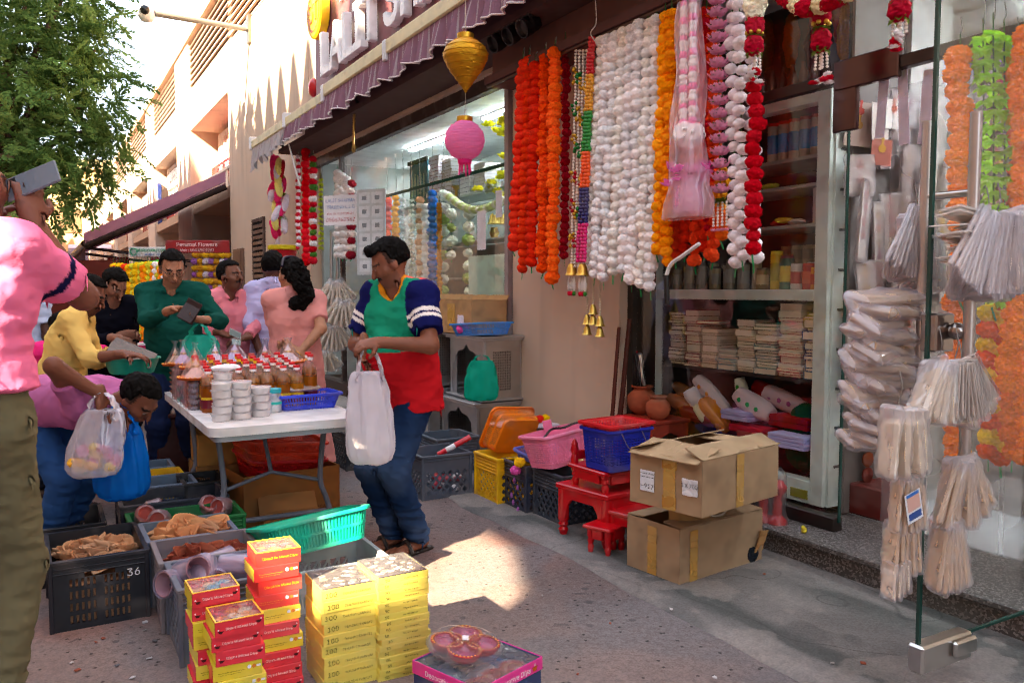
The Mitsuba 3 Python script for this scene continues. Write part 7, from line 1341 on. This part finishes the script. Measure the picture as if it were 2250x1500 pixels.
for i, x in enumerate((728, 741)): one('pull_bar', f'steel pull bar of the far glass door, {"left" if i == 0 else "right"} one', 'handle', shape(tube([FC(x, 508, 3.40 + .1 * i), FC(x + 2, 770, 3.40 + .1 * i)], .022, 12), 'metal', 'aeb3b6', True))
for j, (x, y, n_, sc_) in enumerate(((735, 618, 9, 2.0), (752, 660, 8, 2.0), (722, 640, 6, 1.8), (730, 715, 8, 2.0), (712, 770, 5, 1.8))): bunch(f'clump of white packets on the far glass door, {NUM[j]} from the top', FC(x, y, 3.3), 'cord', n_, -.7, .7, -1, 1, sc=sc_)
for j in range(4): strand(f'white puff strand on the far glass door, {NUM[j]} from the left', *hang(742 + 10 * j, 380 + 8 * j, 742 + 10 * j, 560, 3.45), .06, .085, ['e3e2e2'] if j != 3 else ['8a2530', 'd8d0c8'] * 6, 'soft' if j != 3 else 'alt', group='white puff strands on the far glass door')
# ---- aluminium shrine cabinets by the window, with a carton, a tray and a bag on them
def shrine(label, s0, s1, c0, c1, z0, z1):
    k = thing('aluminium_shrine', label, 'cabinet'); A = 'c4c7ca'
    part(k, 'frame', shape(cat(*[fbx(a - .018, a + .018, b - .018, b + .018, z0, z1, .003) for a in (s0, s1) for b in (c0, c1)], *[fbx(s0 - .05, s1 + .05, c0 - .05, c1 + .02, z - .02, z, .003) for z in (z0 + .02, z1)], fbx(s0 - .07, s1 + .07, c0 - .07, c1 + .02, z1, z1 + .02, .004)), 'metal', A, 30)); part(k, 'back', shape(fbx(s0, s1, c1, c1 + .01, z0, z1), 'metal', '4c4f52', False))
    h = z1 - z0; w = s1 - s0
    arch = sg.box(-w / 2, h * .55, w / 2, h - .02).difference(sg.Polygon([(-w * .36, h * .5), (-w * .36, h * .64), (-w * .25, h * .76), (-w * .1, h * .78), (0, h * .88), (w * .1, h * .78), (w * .25, h * .76), (w * .36, h * .64), (w * .36, h * .5)])); part(k, 'arch', shape(xf(upright(extr(arch, .008)), mat4(F((s0 + s1) / 2, c0 - .012, z0), AF)), 'metal', 'aeb1b5', False))
    d = c1 - c0; pnl = sg.box(-d / 2, .02, d / 2, h - .02).difference(unary_union([sg.Point(-d * .28 + .022 * i, h * .18 + .022 * j).buffer(.0085, 2) for i in range(max(int(d * .56 / .022), 1)) for j in range(int(h * .66 / .022))])); part(k, 'pierced_side', shape(xf(upright(extr(pnl, .006)), mat4(F(s0 - .02, (c0 + c1) / 2, z0), AF + HP)), 'metal', 'b9b4ae', False)); part(k, 'side', shape(fbx(s0 + .012, s0 + .016, c0, c1, z0, z1), 'matte', '5a4a46', False)); part(k, 'post_panel', shape(cat(fbx(s0 + .02, s0 + .10, c0 - .012, c0 - .002, z0, z1), fbx(s1 - .10, s1 - .02, c0 - .012, c0 - .002, z0, z1)), 'metal', 'a9acb0', False))
shrine('upper aluminium shrine cabinet with pierced sides by the show window', 5.98, 6.58, 3.16, 3.48, .50, 1.02); shrine('lower aluminium shrine cabinet with pierced sides on the pavement by the show window', 6.02, 6.68, 3.12, 3.48, .02, .47); shrine('aluminium shrine cabinet half hidden behind the man in the T-shirt, upper', 6.75, 7.4, 3.0, 3.48, .56, 1.10); shrine('aluminium shrine cabinet half hidden behind the man in the T-shirt, lower', 6.75, 7.4, 3.0, 3.48, .02, .52)
m = mat4(F(6.50, 3.22, 1.05), AF + .06); k = carton('tan carton with a torn corner on top of the aluminium shrine cabinets', m, .88, .34, .28, 'b08a60', (.3, .3, 0, .4), fa=(1.2, 2.2, 0, -.6)); tape_on(k, m, .88, .34, .28, (('front', .1, .0, .13, .22),), 'b58a3c')
one('pompom', 'bright pink pompom stuck on the carton by the show window', 'pompom', at(pom('e856b0', 'pom', 1), mat4(FC(1016, 722, 3.0), 0, 0, 0, .05))); one('paper', 'white paper scrap pinned on the carton by the show window', 'paper', shape(box(.11, .004, .12), 'paper', 'dcd6de', False, m=mat4(FC(1012, 708, 3.03), AF)))
basket('sky blue plastic tray balanced on the aluminium shrine beside the pillar', fm(6.00, 3.14, 1.045, .06, 0, -.06), .44, .34, .10, '3f86d6', .03, 1.2)
carrier('turquoise carrier bag hanging on the aluminium shrine cabinet', FC(1058, 780, 3.02), .27, .36, (1, 0, 0), '1fc2a2', 3, .35, handle=.12); 
# ================================================================ awning, sign, lanterns, lamps
k = thing('awning', 'retracted awning with a cream front bar and striped mauve valance over the show window', 'awning'); AC = 2.88
part(k, 'front_bar', shape(cat(FB(9.25, 12.85, AC - .05, AC + .05, 3.52, 3.64, .012)), 'plastic', 'cbbf93', 30)); part(k, 'front_bar', shape(FB(3.0, 9.2, AC - .06, AC + .05, 3.57, 3.70, .012), 'plastic', 'd0c49a', 30))
for s in (12.86, 10.9, 9.22, 7.3): part(k, 'bar_joint', shape(FB(s - .04, s + .04, AC - .07, AC + .06, 3.51, 3.70, .01), 'plastic', 'd9dade', 30))
def valance(s0, s1, z0, dep, seed, fall=.0):
    n = int(abs(s1 - s0) / .025); v = []; f = []
    for i in range(n + 1):
        s = s0 + (s1 - s0) * i / n; sc_ = abs(math.sin(math.pi * s / .62)); w = .03 * math.sin(s * 21 + seed) + .02 * math.sin(s * 47)
        d = dep * (.84 + .16 * sc_) + .02 * math.sin(s * 9 + seed) + fall * max(0, s - 11.0) * abs(math.sin(s * 13))
        for j in range(6): t = j / 5; v.append(F(s, AC - .035 + w * t - .03 * t, z0 - d * t))
    for i in range(n):
        for j in range(5): a = i * 6 + j; f += [[a, a + 6, a + 7], [a, a + 7, a + 1]]
    return np.array(v), np.array(f)
part(k, 'valance', shape(valance(3.0, 10.9, 3.575, .26, 1), 'striped_fabric', '8d6a7a', True), 'striped mauve valance with a scalloped hem'); part(k, 'valance', shape(valance(10.92, 12.86, 3.53, .22, 2, .10), 'striped_fabric', 'b9b3b4', True), 'faded torn pale end of the valance')
part(k, 'hem', shape(tube([q for q in valance(3.0, 10.9, 3.575, .26, 1)[0][5::6]], .008, 5), 'cloth', 'dad3d3', True)); 
cv = np.array([F(3.0, AC + .03, 3.63), F(12.8, AC + .03, 3.60), F(12.6, 3.45, 3.90), F(3.0, 3.45, 3.92)]); part(k, 'canopy', shape((cv, np.array([[0, 1, 2], [0, 2, 3]])), 'striped_fabric', '8d6a7a', False))
for s in (4.6, 6.6, 8.6, 11.8): part(k, 'arm', shape(cat(tube([F(s, AC + .03, 3.54), F(s + .35, 3.2, 3.42), F(s, 3.46, 3.46)], .022, 8)), 'metal', '5a5557', True)); part(k, 'roller', shape(tube([F(s - .7, 3.40, 3.52), F(s + .9, 3.40, 3.52)], .05, 12), 'metal', '6a6466', True))
one('cord', 'white cord dangling from the end of the awning', 'cord', shape(tube(curve([F(10.9, AC, 3.32), F(10.8, AC + .05, 3.0), F(10.75, AC + .1, 2.75)], 10), .012, 6), 'matte', 'cfc9c6', True)); one('cord', 'thin cable looping down over the white pompom curtain', 'cord', shape(tube(curve([FC(1308, -5, 3.1), FC(1310, 50, 3.1), FC(1298, 75, 3.1), FC(1320, 105, 3.1)], 10), .004, 6), 'matte', 'bdb3aa', True))
k = thing('crank_rod', 'brass coloured awning crank rod with an eye at its end', 'rod'); part(k, 'rod', shape(tube([FC(778, 250, 3.1), FC(777, 318, 3.1)], .014, 8), 'metal', 'b08a4a', True)); part(k, 'eye', shape(tube([FC(777, 326, 3.1) + (-UV * math.cos(t) + np.array([0, 0, 1]) * math.sin(t)) * .04 for t in np.linspace(0, 6.28, 18)], .010, 6, False), 'metal', 'b08a4a', True))
# sign board with raised letters
k = thing('shop_sign', 'mauve sign board with big white raised letters and a yellow round emblem', 'sign'); part(k, 'board', shape(cat(FB(2.0, 11.25, 3.36, 3.44, 3.93, 5.75), FB(2.0, 11.25, 3.34, 3.36, 5.68, 5.75)), 'plastic', '7a4a50', False)); 
M_ = mat4(F(10.72, 3.30, 4.17), AF) @ XZ; lt = text('LALIT SHARMA', .52, .09, True, False); part(k, 'raised_lettering', shape(mv(lt, (0, 0, -.03), sc=(1.0, 1, 1)), 'plastic', 'e9e8ea', False, m=M_))
M2 = mat4(F(10.2, 3.345, 4.95), AF) @ XZ
ar = [tube(curve([(0.1 + .42 * i, .0, .012), (.2 + .42 * i, .07, .012), (.3 + .42 * i, .0, .012), (.42 + .42 * i, .02 + .06 * (i % 2), .012)], 6), .016, 6) for i in range(7)] + [ell(.022, .022, .01, (.25 + .42 * i, .13 - .2 * (i % 2), .012), 1) for i in range(7)] + [tube([(.15 + .84 * i, .0, .012), (.15 + .84 * i, .2, .012)], .015, 6) for i in range(3)]
part(k, 'small_script', shape(cat(*ar), 'plastic', 'cbb7b9', True, m=M2)); part(k, 'edge_trim', shape(FB(2.0, 11.28, 3.33, 3.37, 3.90, 3.93), 'plastic', '9a7f82', False))
M_ = mat4(F(10.86, 3.34, 5.02), AF) @ XZ; part(k, 'emblem', shape(lathe([(.001, 0), (.33, 0), (.33, .10), (.30, .12), (.001, .12)], 36), 'plastic', 'e2b21e', 30, m=M_)); part(k, 'emblem_ring', shape(lathe([(.245, .120), (.25, .126), (.225, .126), (.22, .120)], 36), 'plastic', 'b5531c', 30, m=M_)); part(k, 'emblem_mark', shape(mv(text('ST', .24, .012, True), (0, -.11, .12)), 'plastic', 'c4641c', False, m=M_))
k = thing('alarm_bell', 'red round alarm bell on the beige wall beside the sign', 'bell'); part(k, 'gong', shape(ell(.13, .13, .07, (0, 0, .05)), 'gloss', 'b3202a', True, m=mat4(FC(697, 194, 3.44), AF) @ XZ)); part(k, 'bracket', shape(lathe([(.001, -.03), (.06, -.03), (.05, .03), (.001, .03)], 14), 'plastic', '7a1c22', 30, m=mat4(FC(697, 194, 3.44), AF) @ XZ))
k = thing('security_camera', 'white dome security camera at the end of a long grey pole arm', 'camera'); e0, e1 = FC(547, 65, 3.48), P(340, 30, 14.2)
part(k, 'arm', shape(tube([e0, e1], .05, 10), 'plastic', '7d7c78', True)); part(k, 'wall_plate', shape(xf(box(.2, .06, .5), mat4(e0, AF)), 'metal', '8f8676', False)); part(k, 'dome', shape(lathe([(.001, -.16), (.09, -.14), (.14, -.06), (.15, .04), (.11, .12), (.001, .15)], 22), 'plastic', 'e6e4e6', True, m=mat4(P(322, 28, 14.2)))); part(k, 'lens', shape(ell(.075, .075, .075, P(318, 22, 14.06)), 'gloss', '10131c', True))
def lantern(label, o, prof, col, mat, ribs, capc, cord_top, foil=False):
    k = thing('lantern', label, 'lantern'); part(k, 'shade', shape(rough(sub(lathe(prof, 24)), .0035, 28, 2), mat, col, True, m=mat4(o))); 
    for i in range(ribs): z = prof[0][1] + (prof[-1][1] - prof[0][1]) * (i + .5) / ribs; r_ = np.interp(z, [p[1] for p in prof], [p[0] for p in prof]); part(k, 'hoop', shape(tube([o + np.array([(r_ + .001) * math.cos(t), (r_ + .001) * math.sin(t), z]) for t in np.linspace(0, 6.2832, 30)], .0022, 4, False), mat, jit(col, 4), True))
    zt = prof[-1][1]; part(k, 'cap', shape(lathe([(.05, zt - .005), (.055, zt), (.055, zt + .03), (.001, zt + .03)], 18), 'metal', capc, 35, m=mat4(o))); part(k, 'string', shape(tube([o + [0, 0, zt + .02], cord_top], .002, 5), 'matte', 'b9b0a0', True)); return k
scene['material_foil'] = two(bump(prin(proc(tone(0.15, 20)), 0.32, 0.5, metallic=0.85), lambda p, n, uv: fbm(p.x * 70, p.y * 70, p.z * 70, 3), 0.012))
scene['material_lantern_paper'] = {'type': 'principledthin', 'base_color': proc(tone(0.05, 8)), 'roughness': 0.7, 'diff_trans': 0.9}
o = P(1023, 140, 5.4); lantern('gold foil spinning top shaped lantern hanging under the awning', o, [(.004, -.185), (.012, -.17), (.06, -.105), (.115, -.03), (.143, .03), (.146, .06), (.125, .105), (.08, .14), (.05, .155)], 'c99324', 'foil', 9, 'c9a03a', o + [0, 0, .75])
o2 = P(1021, 308, 5.9); k = lantern('pink paper ball lantern with a tassel hanging under the gold one', o2, [(.045, -.135), (.095, -.105), (.13, -.055), (.142, 0), (.13, .055), (.095, .10), (.05, .13)], 'fa98cf', 'lantern_paper', 13, 'd9a83a', o + [0, 0, -.18]); part(k, 'collar', shape(lathe([(.048, -.135), (.05, -.16), (.045, -.165)], 16), 'cloth', 'd9307a', True, m=mat4(o2)))
for i in range(9): part(k, 'tassel', shape(tube([o2 + [.036 * math.cos(i * .7), .036 * math.sin(i * .7), -.16], o2 + [.042 * math.cos(i * .7), .042 * math.sin(i * .7), -.225 - .01 * (i % 3)]], .005, 5), 'cloth', 'e0307c', True))
for i, (x, y) in enumerate(((1095, 92), (1128, 75), (1160, 58))): k = thing('spotlight', f'black spotlight under the fascia, {NUM[i]} from the left', 'lamp'); M_ = mat4(FC(x, y, 3.1), AF, .5); part(k, 'housing', shape(lathe([(.001, -.10), (.05, -.09), (.065, 0), (.07, .06), (.06, .062), (.05, .03), (.001, .02)], 20), 'plastic', '17151a', 35, m=M_ @ mat4((0, 0, 0), 0, HP))); part(k, 'bracket', shape(cat(box(.16, .015, .02, (0, 0, .075)), box(.012, .02, .08, (-.075, 0, .035)), box(.012, .02, .08, (.075, 0, .035))), 'plastic', '201d20', False, m=M_))
k = thing('louvred_vent', 'dark louvred vent grille low on the beige pier', 'vent'); A0 = FC(569, 575, 3.48); part(k, 'frame', shape(xf(cat(box(.06, .04, 1.5, (-.42, 0, 0)), box(.06, .04, 1.5, (.42, 0, 0)), box(.9, .04, .06, (0, 0, .75)), box(.9, .04, .06, (0, 0, -.75))), mat4(A0, AF)), 'plastic', '4a3a36', False)); part(k, 'backing', shape(xf(box(.8, .01, 1.46), mat4(A0, AF)), 'matte', '161212', False))
for i in range(14): part(k, 'slat', shape(xf(box(.80, .012, .06, (0, -.012, -.66 + .1 * i)), mat4(A0, AF)), 'plastic', '6a5348', False))
k = thing('meter_box', 'grey brown metal meter box on the beige pier', 'box'); A0 = FC(525, 605, 3.47); part(k, 'casing', shape(xf(box(.80, .06, 1.05, b=.01), mat4(A0, AF)), 'metal', '8a7468', 30)); part(k, 'door', shape(xf(box(.70, .012, .95, (0, -.035, 0), .004), mat4(A0, AF)), 'metal', '7d675c', 30)); part(k, 'paper', shape(cat(xf(box(.16, .004, .22, (.12, -.044, -.02)), mat4(A0, AF)), xf(box(.2, .004, .2, (.15, -.044, -.30)), mat4(A0, AF))), 'paper', 'c9c6c8', False))
# ================================================================ the street beyond
def canopy_sheet(a, b, c, d, t=.03):
    q = np.array([a, b, c, d]); return loft([q + [0, 0, t / 2], q - [0, 0, t / 2]])
k = thing('flower_shop_awning', 'long mauve awning sloping out over the flower stalls of the next shop', 'awning'); a, b, c_, d_ = F(18.0, 3.44, 3.60), F(18.0, .80, 2.30), F(25.5, .80, 2.30), F(25.5, 3.44, 3.60)
part(k, 'canopy', shape(canopy_sheet(a, b, c_, d_, .05), 'striped_fabric', 'a5788c', False)); part(k, 'hood', shape(canopy_sheet(a + [0, 0, .16], b + [0, 0, .10], b + [0, 0, .10] + UV * .4, a + [0, 0, .16] + UV * .4, .22), 'cloth', 'a97a90', False)); part(k, 'front_bar', shape(tube([b, c_], .07, 8), 'metal', '4a3a38', True)); part(k, 'side_bar', shape(tube([a - [0, 0, .06], b - [0, 0, .06]], .06, 8), 'matte', '2f2422', True)); part(k, 'valance', shape(canopy_sheet(b - [0, 0, .05], c_ - [0, 0, .05], c_ - [0, 0, .3], b - [0, 0, .3], .02), 'cloth', '3f2c30', False))
for t in (.2, .6): p = b + (c_ - b) * t; part(k, 'arm', shape(tube([p, p + NV * 2.5 - [0, 0, .3]], .035, 6), 'metal', '5a5052', True))
k = thing('stall_backdrop', 'maroon and brown cloth backdrop behind the far flower stalls', 'cloth'); part(k, 'sheet', shape(rough(subedge(canopy_sheet([*P(95, 600, 16)[:2], 1.95], [*P(262, 600, 15.5)[:2], 1.95], [*P(262, 600, 15.5)[:2], .05], [*P(95, 600, 16)[:2], .05], .04), .3), .05, 3), 'cloth', '6e3a34', True))
def sign(label, x0, y0, x1, y1, d, col, lines, name='hanging_sign'):
    k = thing(name, label, 'sign'); p0, p1 = P(x0, y1, d), P(x1, y0, d); w, h = p1[0] - p0[0], p1[2] - p0[2]; M_ = mat4((p0 + p1) / 2, AF * 0 + .0); part(k, 'board', shape(box(w, .05, h, b=.008), 'plastic', col, 30, m=M_))
    for tx, z, hh, c_, dx in lines: part(k, 'lettering', shape(upright(mv(text(tx, hh * h, .006, True), (dx * w, z * h, .026))), 'plastic', c_, False, m=M_))
    return k
sign('red sign reading Perumal Flowers hanging under the awning', 365, 528, 504, 556, 12.5, '8c1e24', (('Perumal Flowers', .02, .30, 'd8a9aa', 0), ('Mob : 050 695 9297', -.38, .20, 'd0a0a2', 0))); k = sign('white sign with a green logo behind the man in green', 284, 543, 372, 564, 16.0, 'dfe6ea', (('MURUGAN FLOWERS', .02, .28, '3a9a72', .16), ('MOBILE : 050', -.36, .18, '6a7fb8', .1)))
part(k, 'logo', shape(xf(lathe([(.05, 0), (.075, 0), (.075, .02), (.05, .02)], 20), mat4(P(294, 553, 15.95)) @ XZ), 'plastic', '4aa384', 30)); sign('small dark red sign further along the flower stalls', 237, 565, 283, 579, 19.0, '8a2026', (('PERUMAL', -.1, .35, 'b56a6c', 0),)); sign('dark red sign low beyond the head of the man in green', 330, 556, 380, 578, 17, '7a1c22', (('FLOWERS', -.1, .3, 'b06a6a', 0),))
# flower stalls: rails of hanging garlands under the far awning
cols_ = [['e8b21c'], ['e2571c', 'd9421c'], ['c9c43a'], ['e23a1c'], ['d11f1c'], ['f08a1c'], ['e9c01c'], ['e0451a', 'e8a01c'], ['d8d0cc', 'c21f2c'], ['e8b21c', 'c22a2c']]
for j in range(22):
    x = 250 + 6.2 * j; d = 10.2 - .03 * j; top, bot = P(x, 586 + rng.uniform(-6, 6), d), P(x, 735 + rng.uniform(-20, 12), d); strand(f'garland on the flower stall beyond the man in green, {ORD[j] if j and j < 20 else ("first" if j == 0 else ("last" if j == 21 else "last but one"))} from the left', top, bot, .050, .075, [cols_[(j * 3 + j // 4) % 10][0]], 'pom', group='garlands on the far flower stall')
for j in range(7):
    x = 428 + 12 * j; d = 13.4; strand(f'garland hanging in the next shop front behind the salmon shirt, {NUM[j]} from the left', P(x, 560, d), P(x, 690, d), .06, .10, (['c9992a', '8a5a9a'], ['b8842a'], ['d9a82c', 'c9c0c8'])[j % 3] * 4, 'alt', group='garlands in the next shop front')
k = thing('stall_canopy', 'bright green cloth strip stretched above the flower stall', 'canopy'); part(k, 'cloth', shape(rough(subedge(canopy_sheet(P(262, 590, 10.5), P(382, 566, 10.3), P(382, 578, 9.9), P(262, 606, 10.1), .02), .1), .02, 8), 'cloth', '3fae3a', True)); part(k, 'rail', shape(tube([P(245, 590, 10.25), P(390, 586, 9.6)], .02, 6), 'metal', '7a7a7a', True))
for sx, x in enumerate((246, 389)): part(k, 'post', shape(tube([P(x, 588, 10.2 - .5 * sx), [*P(x, 588, 10.2 - .5 * sx)[:2], 0]], .02, 6), 'metal', '6a6a6a', True))
k = thing('stall_table', 'flower stall table heaped with pink and white wrapped flowers', 'table'); part(k, 'top', shape(FB(8.6, 10.6, .55, 1.25, .70, .74), 'plastic', 'b9b3b6', False))
for a_, b_ in ((8.65, .6), (8.65, 1.2), (10.55, .6), (10.55, 1.2)): part(k, 'leg', shape(tube([F(a_, b_, 0), F(a_, b_, .7)], .02, 8), 'metal', '6a6a6a', True))
for i in range(22): one('flower_heap', 'wrapped pink or white flower bundle on the flower stall table', 'flowers', at(pom(rng.choice(['e88ab0', 'd9d2d6', 'e0c0cc', 'f0b21c']), 'petal', i), mat4(F(rng.uniform(8.7, 10.5), rng.uniform(.6, 1.2), .80), i, rng.uniform(-1, 1), 0, .12)), 'flower bundles on the stall table')
# signs and stock of the upper bays
def bay_sign(label, s0, s1, c, z0, z1, col, tx=None, tc='e9e4e4', hh=.5):
    k = thing('shop_signboard', label, 'sign'); part(k, 'board', shape(FB(s0, s1, c, c + .12, z0, z1, .01), 'plastic', col, 30))
    if tx: part(k, 'lettering', shape(mv(text(tx, (z1 - z0) * hh, .03, True), (0, -(z1 - z0) * hh * .5, 0)), 'plastic', tc, False, m=mat4(F((s0 + s1) / 2, c - .002, (z0 + z1) / 2), AF) @ XZ))
bay_sign('red sun bleached signboard in the first bay of the terrace', 18.1, 22.7, 4.0, 4.15, 4.55, 'b8202a', 'FLOWERS TRADING', 'e0a0a0'); bay_sign('pale washed out signboard above the red one in the first bay', 18.1, 22.6, 4.15, 4.65, 5.4, 'd8d2cc', 'GARLANDS', 'c9a9a0'); bay_sign('white signboard with dark lettering in the second bay', 25.4, 30.4, 3.9, 4.75, 5.45, 'd8d6d8', 'SUPERMARKET', '5a5a66'); bay_sign('grey lettered panel under the white signboard in the second bay', 25.8, 30.0, 3.9, 4.0, 4.65, 'c4bebd', 'TEXTILES', '6a6a70'); bay_sign('red strip sign low in the second bay', 25.6, 30.4, 3.85, 3.62, 3.92, 'a82a2c', 'SAREES', 'd9a0a0'); bay_sign('dark glazed sign in the third bay', 32.9, 38.3, 3.9, 3.7, 4.3, '8a3a32', 'TAILORS', 'd9b0a0'); bay_sign('grey boxed sign in the third bay', 33.0, 38.2, 3.9, 4.4, 5.3, 'a5adb0'); bay_sign('brown sign in the fourth bay', 40.6, 45.8, 3.9, 3.7, 4.3, '7a4438'); bay_sign('small blue upright sign at the corner of the second bay', 30.45, 30.62, 3.6, 3.6, 5.0, '26346e')
k = thing('railing', 'pale railing in front of the upper floor of the first bay', 'railing'); part(k, 'rail', shape(cat(FB(17.96, 22.88, 3.56, 3.62, 3.98, 4.04), FB(17.96, 22.88, 3.56, 3.62, 3.60, 3.64)), 'plastic', 'd9cdbd', False))
for i in range(10): part(k, 'panel', shape(FB(18.0 + .49 * i, 18.36 + .49 * i, 3.58, 3.60, 3.64, 3.98), 'plastic', 'd5c3ae', False))
for i in range(9): k = thing('shop_stock', f'dim stack of wrapped goods in the window of the next shop, {NUM[i]} from the left', 'goods'); part(k, 'stack', shape(cat(*[FB(18.4 + .5 * (8 - i), 18.8 + .5 * (8 - i), 4.2, 4.48, .3 + .45 * q, .72 + .45 * q, .02) for q in range(5)]), 'gloss', ('6a4a4a', '7a7068', '5a5a6a', '8a6a3a', '7a3a3a')[i % 5], 30))
bay_sign('bright white lit sign at the far end of the street', 61, 62, 1.2, 3.2, 3.9, 'd9dde6'); bay_sign('dark red signboard at the far end of the street', 60, 64, 1.3, 1.7, 3.1, '8a3038')
# far low canopy and market stalls at the end of the street
k = thing('market_stall', 'far pale canopied stall with orange flowers at the end of the street', 'stall'); part(k, 'canopy', shape(canopy_sheet(P(150, 548, 24), P(245, 548, 24), P(245, 540, 27), P(150, 540, 27), .08), 'cloth', 'b9a4ae', False)); part(k, 'curtain', shape(canopy_sheet(P(150, 552, 24), P(195, 552, 24), P(195, 600, 24), P(150, 600, 24), .03), 'cloth', 'a58f9c', False)); part(k, 'counter', shape(xf(box(2.2, .8, .9, (0, 0, .45)), mat4([*P(185, 640, 22)[:2], 0])), 'wood', '8a5a44', False))
for i in range(24): part(k, 'flower', at(pom(rng.choice(['ee8a1c', 'e2571c', 'e8b21c', 'd8d0c8']), 'pom', i), mat4(P(rng.uniform(155, 245), rng.uniform(580, 625), 20.5), i, 0, 0, .10)))
# ---- the tree: trunk, limbs and a crown of many leaf sprays
tr = np.random.RandomState(5); TB = np.array([*P(-60, 700, 12.5)[:2], 0.0])
def leaf_spray(seed, n=46, L=.50):
    """One twig of narrow pinnate leaves."""
    r = np.random.RandomState(seed); V, Fc = [], []
    for i in range(n):
        t = (i + .5) / n; o = np.array([L * t, .05 * math.sin(3 * t), -.18 * t * t]); a = (1 if i % 2 else -1) * r.uniform(.5, 1.2); d = np.array([math.cos(a), math.sin(a), r.uniform(-.5, .25)]); d /= np.linalg.norm(d); w = np.cross(d, [0, 0, 1]) * r.uniform(.014, .022); l = r.uniform(.07, .12); tw = r.uniform(-.012, .012)
        b = len(V); V += [o, o + d * l * .5 + w + [0, 0, tw], o + d * l, o + d * l * .5 - w - [0, 0, tw]]; Fc += [[b, b + 1, b + 2], [b, b + 2, b + 3]]
    return np.array(V), np.array(Fc)
SPR = [leaf_spray(i) for i in range(5)]; lobes = []
for x, y, d, r in ((40, 60, 12.5, 1.0), (130, 40, 12.8, .95), (190, 110, 13.0, .75), (245, 95, 13.2, .50), (60, 180, 12.0, .95), (160, 220, 12.6, .90), (235, 210, 13.0, .60), (285, 265, 13.2, .42), (90, 300, 12.0, .85), (190, 330, 12.6, .70), (250, 350, 13.2, .50), (40, 330, 11.4, .60), (140, 410, 12.4, .50), (110, 445, 12.8, .36), (220, 395, 13.0, .45), (175, -40, 12.8, .8), (90, -70, 12.5, 1.1), (-60, 100, 12.2, 1.3), (-40, 280, 11.8, 1.0), (20, 400, 11.2, .45), (275, 315, 13.0, .35), (190, 160, 13.4, .6), (120, 120, 13.2, .9), (-180, 50, 12.4, 1.4), (-60, -120, 12.6, 1.4)): lobes.append((P(x - .12 * max(x, 0) - 6, y, d), r * .92))
tk = thing('street_tree', 'leafy green neem tree over the far left side of the street', 'tree'); limbs = [tube(curve([TB, TB + [.1, .1, 1.3], TB + [.3, 0, 2.6]], 6), np.linspace(.24, .17, 13), 12)]
for o, r in lobes[:20]:
    m_ = TB + [.3, 0, 2.5]; q = m_ + (o - m_) * .5 + [0, 0, .35]; n_ = 13; limbs.append(tube(curve([m_, q, o + [0, 0, -.1]], 6), np.linspace(.085, .018, n_), 7))
part(tk, 'trunk', shape(cat(*limbs), 'wood', '5a4636', True)); groups = {0: [], 1: [], 2: []}
for o, r in lobes:
    for i in range(int(46 * r * r + 26 * r)):
        u = unit(tr.randn(3)); p = o + u * r * (tr.rand() ** .45) * [1, 1, .85]; dd = unit(u + tr.randn(3) * .6 + [0, 0, -.25]); x = dd; z = unit(np.array([0, 0, 1.0]) - x * x[2] + tr.randn(3) * .25); y = unit(np.cross(z, x)); groups[tr.randint(3)].append(xf(SPR[tr.randint(5)], frame(p, x * tr.uniform(.75, 1.15), y, np.cross(x, y))))
for g_, c_ in ((0, '6a8a4c'), (1, '7c9a58'), (2, '54723e')): part(tk, 'crown', shape(cat(*groups[g_]), 'leaf', c_, False))
fk = thing('palm_frond', 'dry palm frond hanging from the opposite wall across the sunbeam', 'frond'); fo = G(1320, 1245) + SUN * 5.2; fx = unit(np.cross(SUN, [0, 0, 1])); fy = np.cross(fx, SUN); fl = []
for i in range(7):
    a_ = math.pi * (.72 + .58 * i / 6); d_ = fx * -math.cos(a_) * -1 + fy * math.sin(a_); L_ = .80 - .03 * abs(i - 4) + .06 * (i % 2); wv = unit(np.cross(d_, SUN)) * .024; fl.append(loft([np.array([fo, fo + d_ * .01, fo + SUN * .003]), np.array([fo + d_ * L_ * .6 + wv, fo + d_ * L_ * .6 - wv, fo + d_ * L_ * .6 + SUN * .004]), np.array([fo + d_ * L_, fo + d_ * L_ * 1.001, fo + d_ * L_ + SUN * .002])]))
part(fk, 'leaflet', shape(cat(*fl), 'leaf', '7a8a4a', False)); part(fk, 'stem', shape(tube(curve([fo, fo + fx * -.6 + [0, 0, .5], FC(1125, 600, 1.0) * 0 + F(SC(fo)[0] - 2.0, C0 + .3, 6.5)], 8), .018, 6), 'wood', '6a6a3a', True))
# ---- small litter on the street
for i in range(22):
    x, y = rng.uniform(120, 420), rng.uniform(1340, 1490)
    if i > 12: x, y = rng.uniform(1150, 2000), rng.uniform(1210, 1490)
    p = G(x, y, .018 if i > 12 else .006); sz = rng.uniform(.005, .014); one('litter', 'tiny scrap of litter on the street', 'litter', shape(rough(sub(box(sz * 1.6, sz, .003), 1), .003, 80, i), 'paper', rng.choice(['a9a6a8', '8f8a86', '8a4a38', 'b5b2b5', '5a5a60']), False, m=mat4(p, rng.uniform(0, 6), rng.uniform(-.3, .3))), 'scraps of litter on the street')
for k in list(labels):
    w = labels[k].get('label', '').split()
    if len(w) > 16: print('LONG', k, len(w), labels[k]['label'])
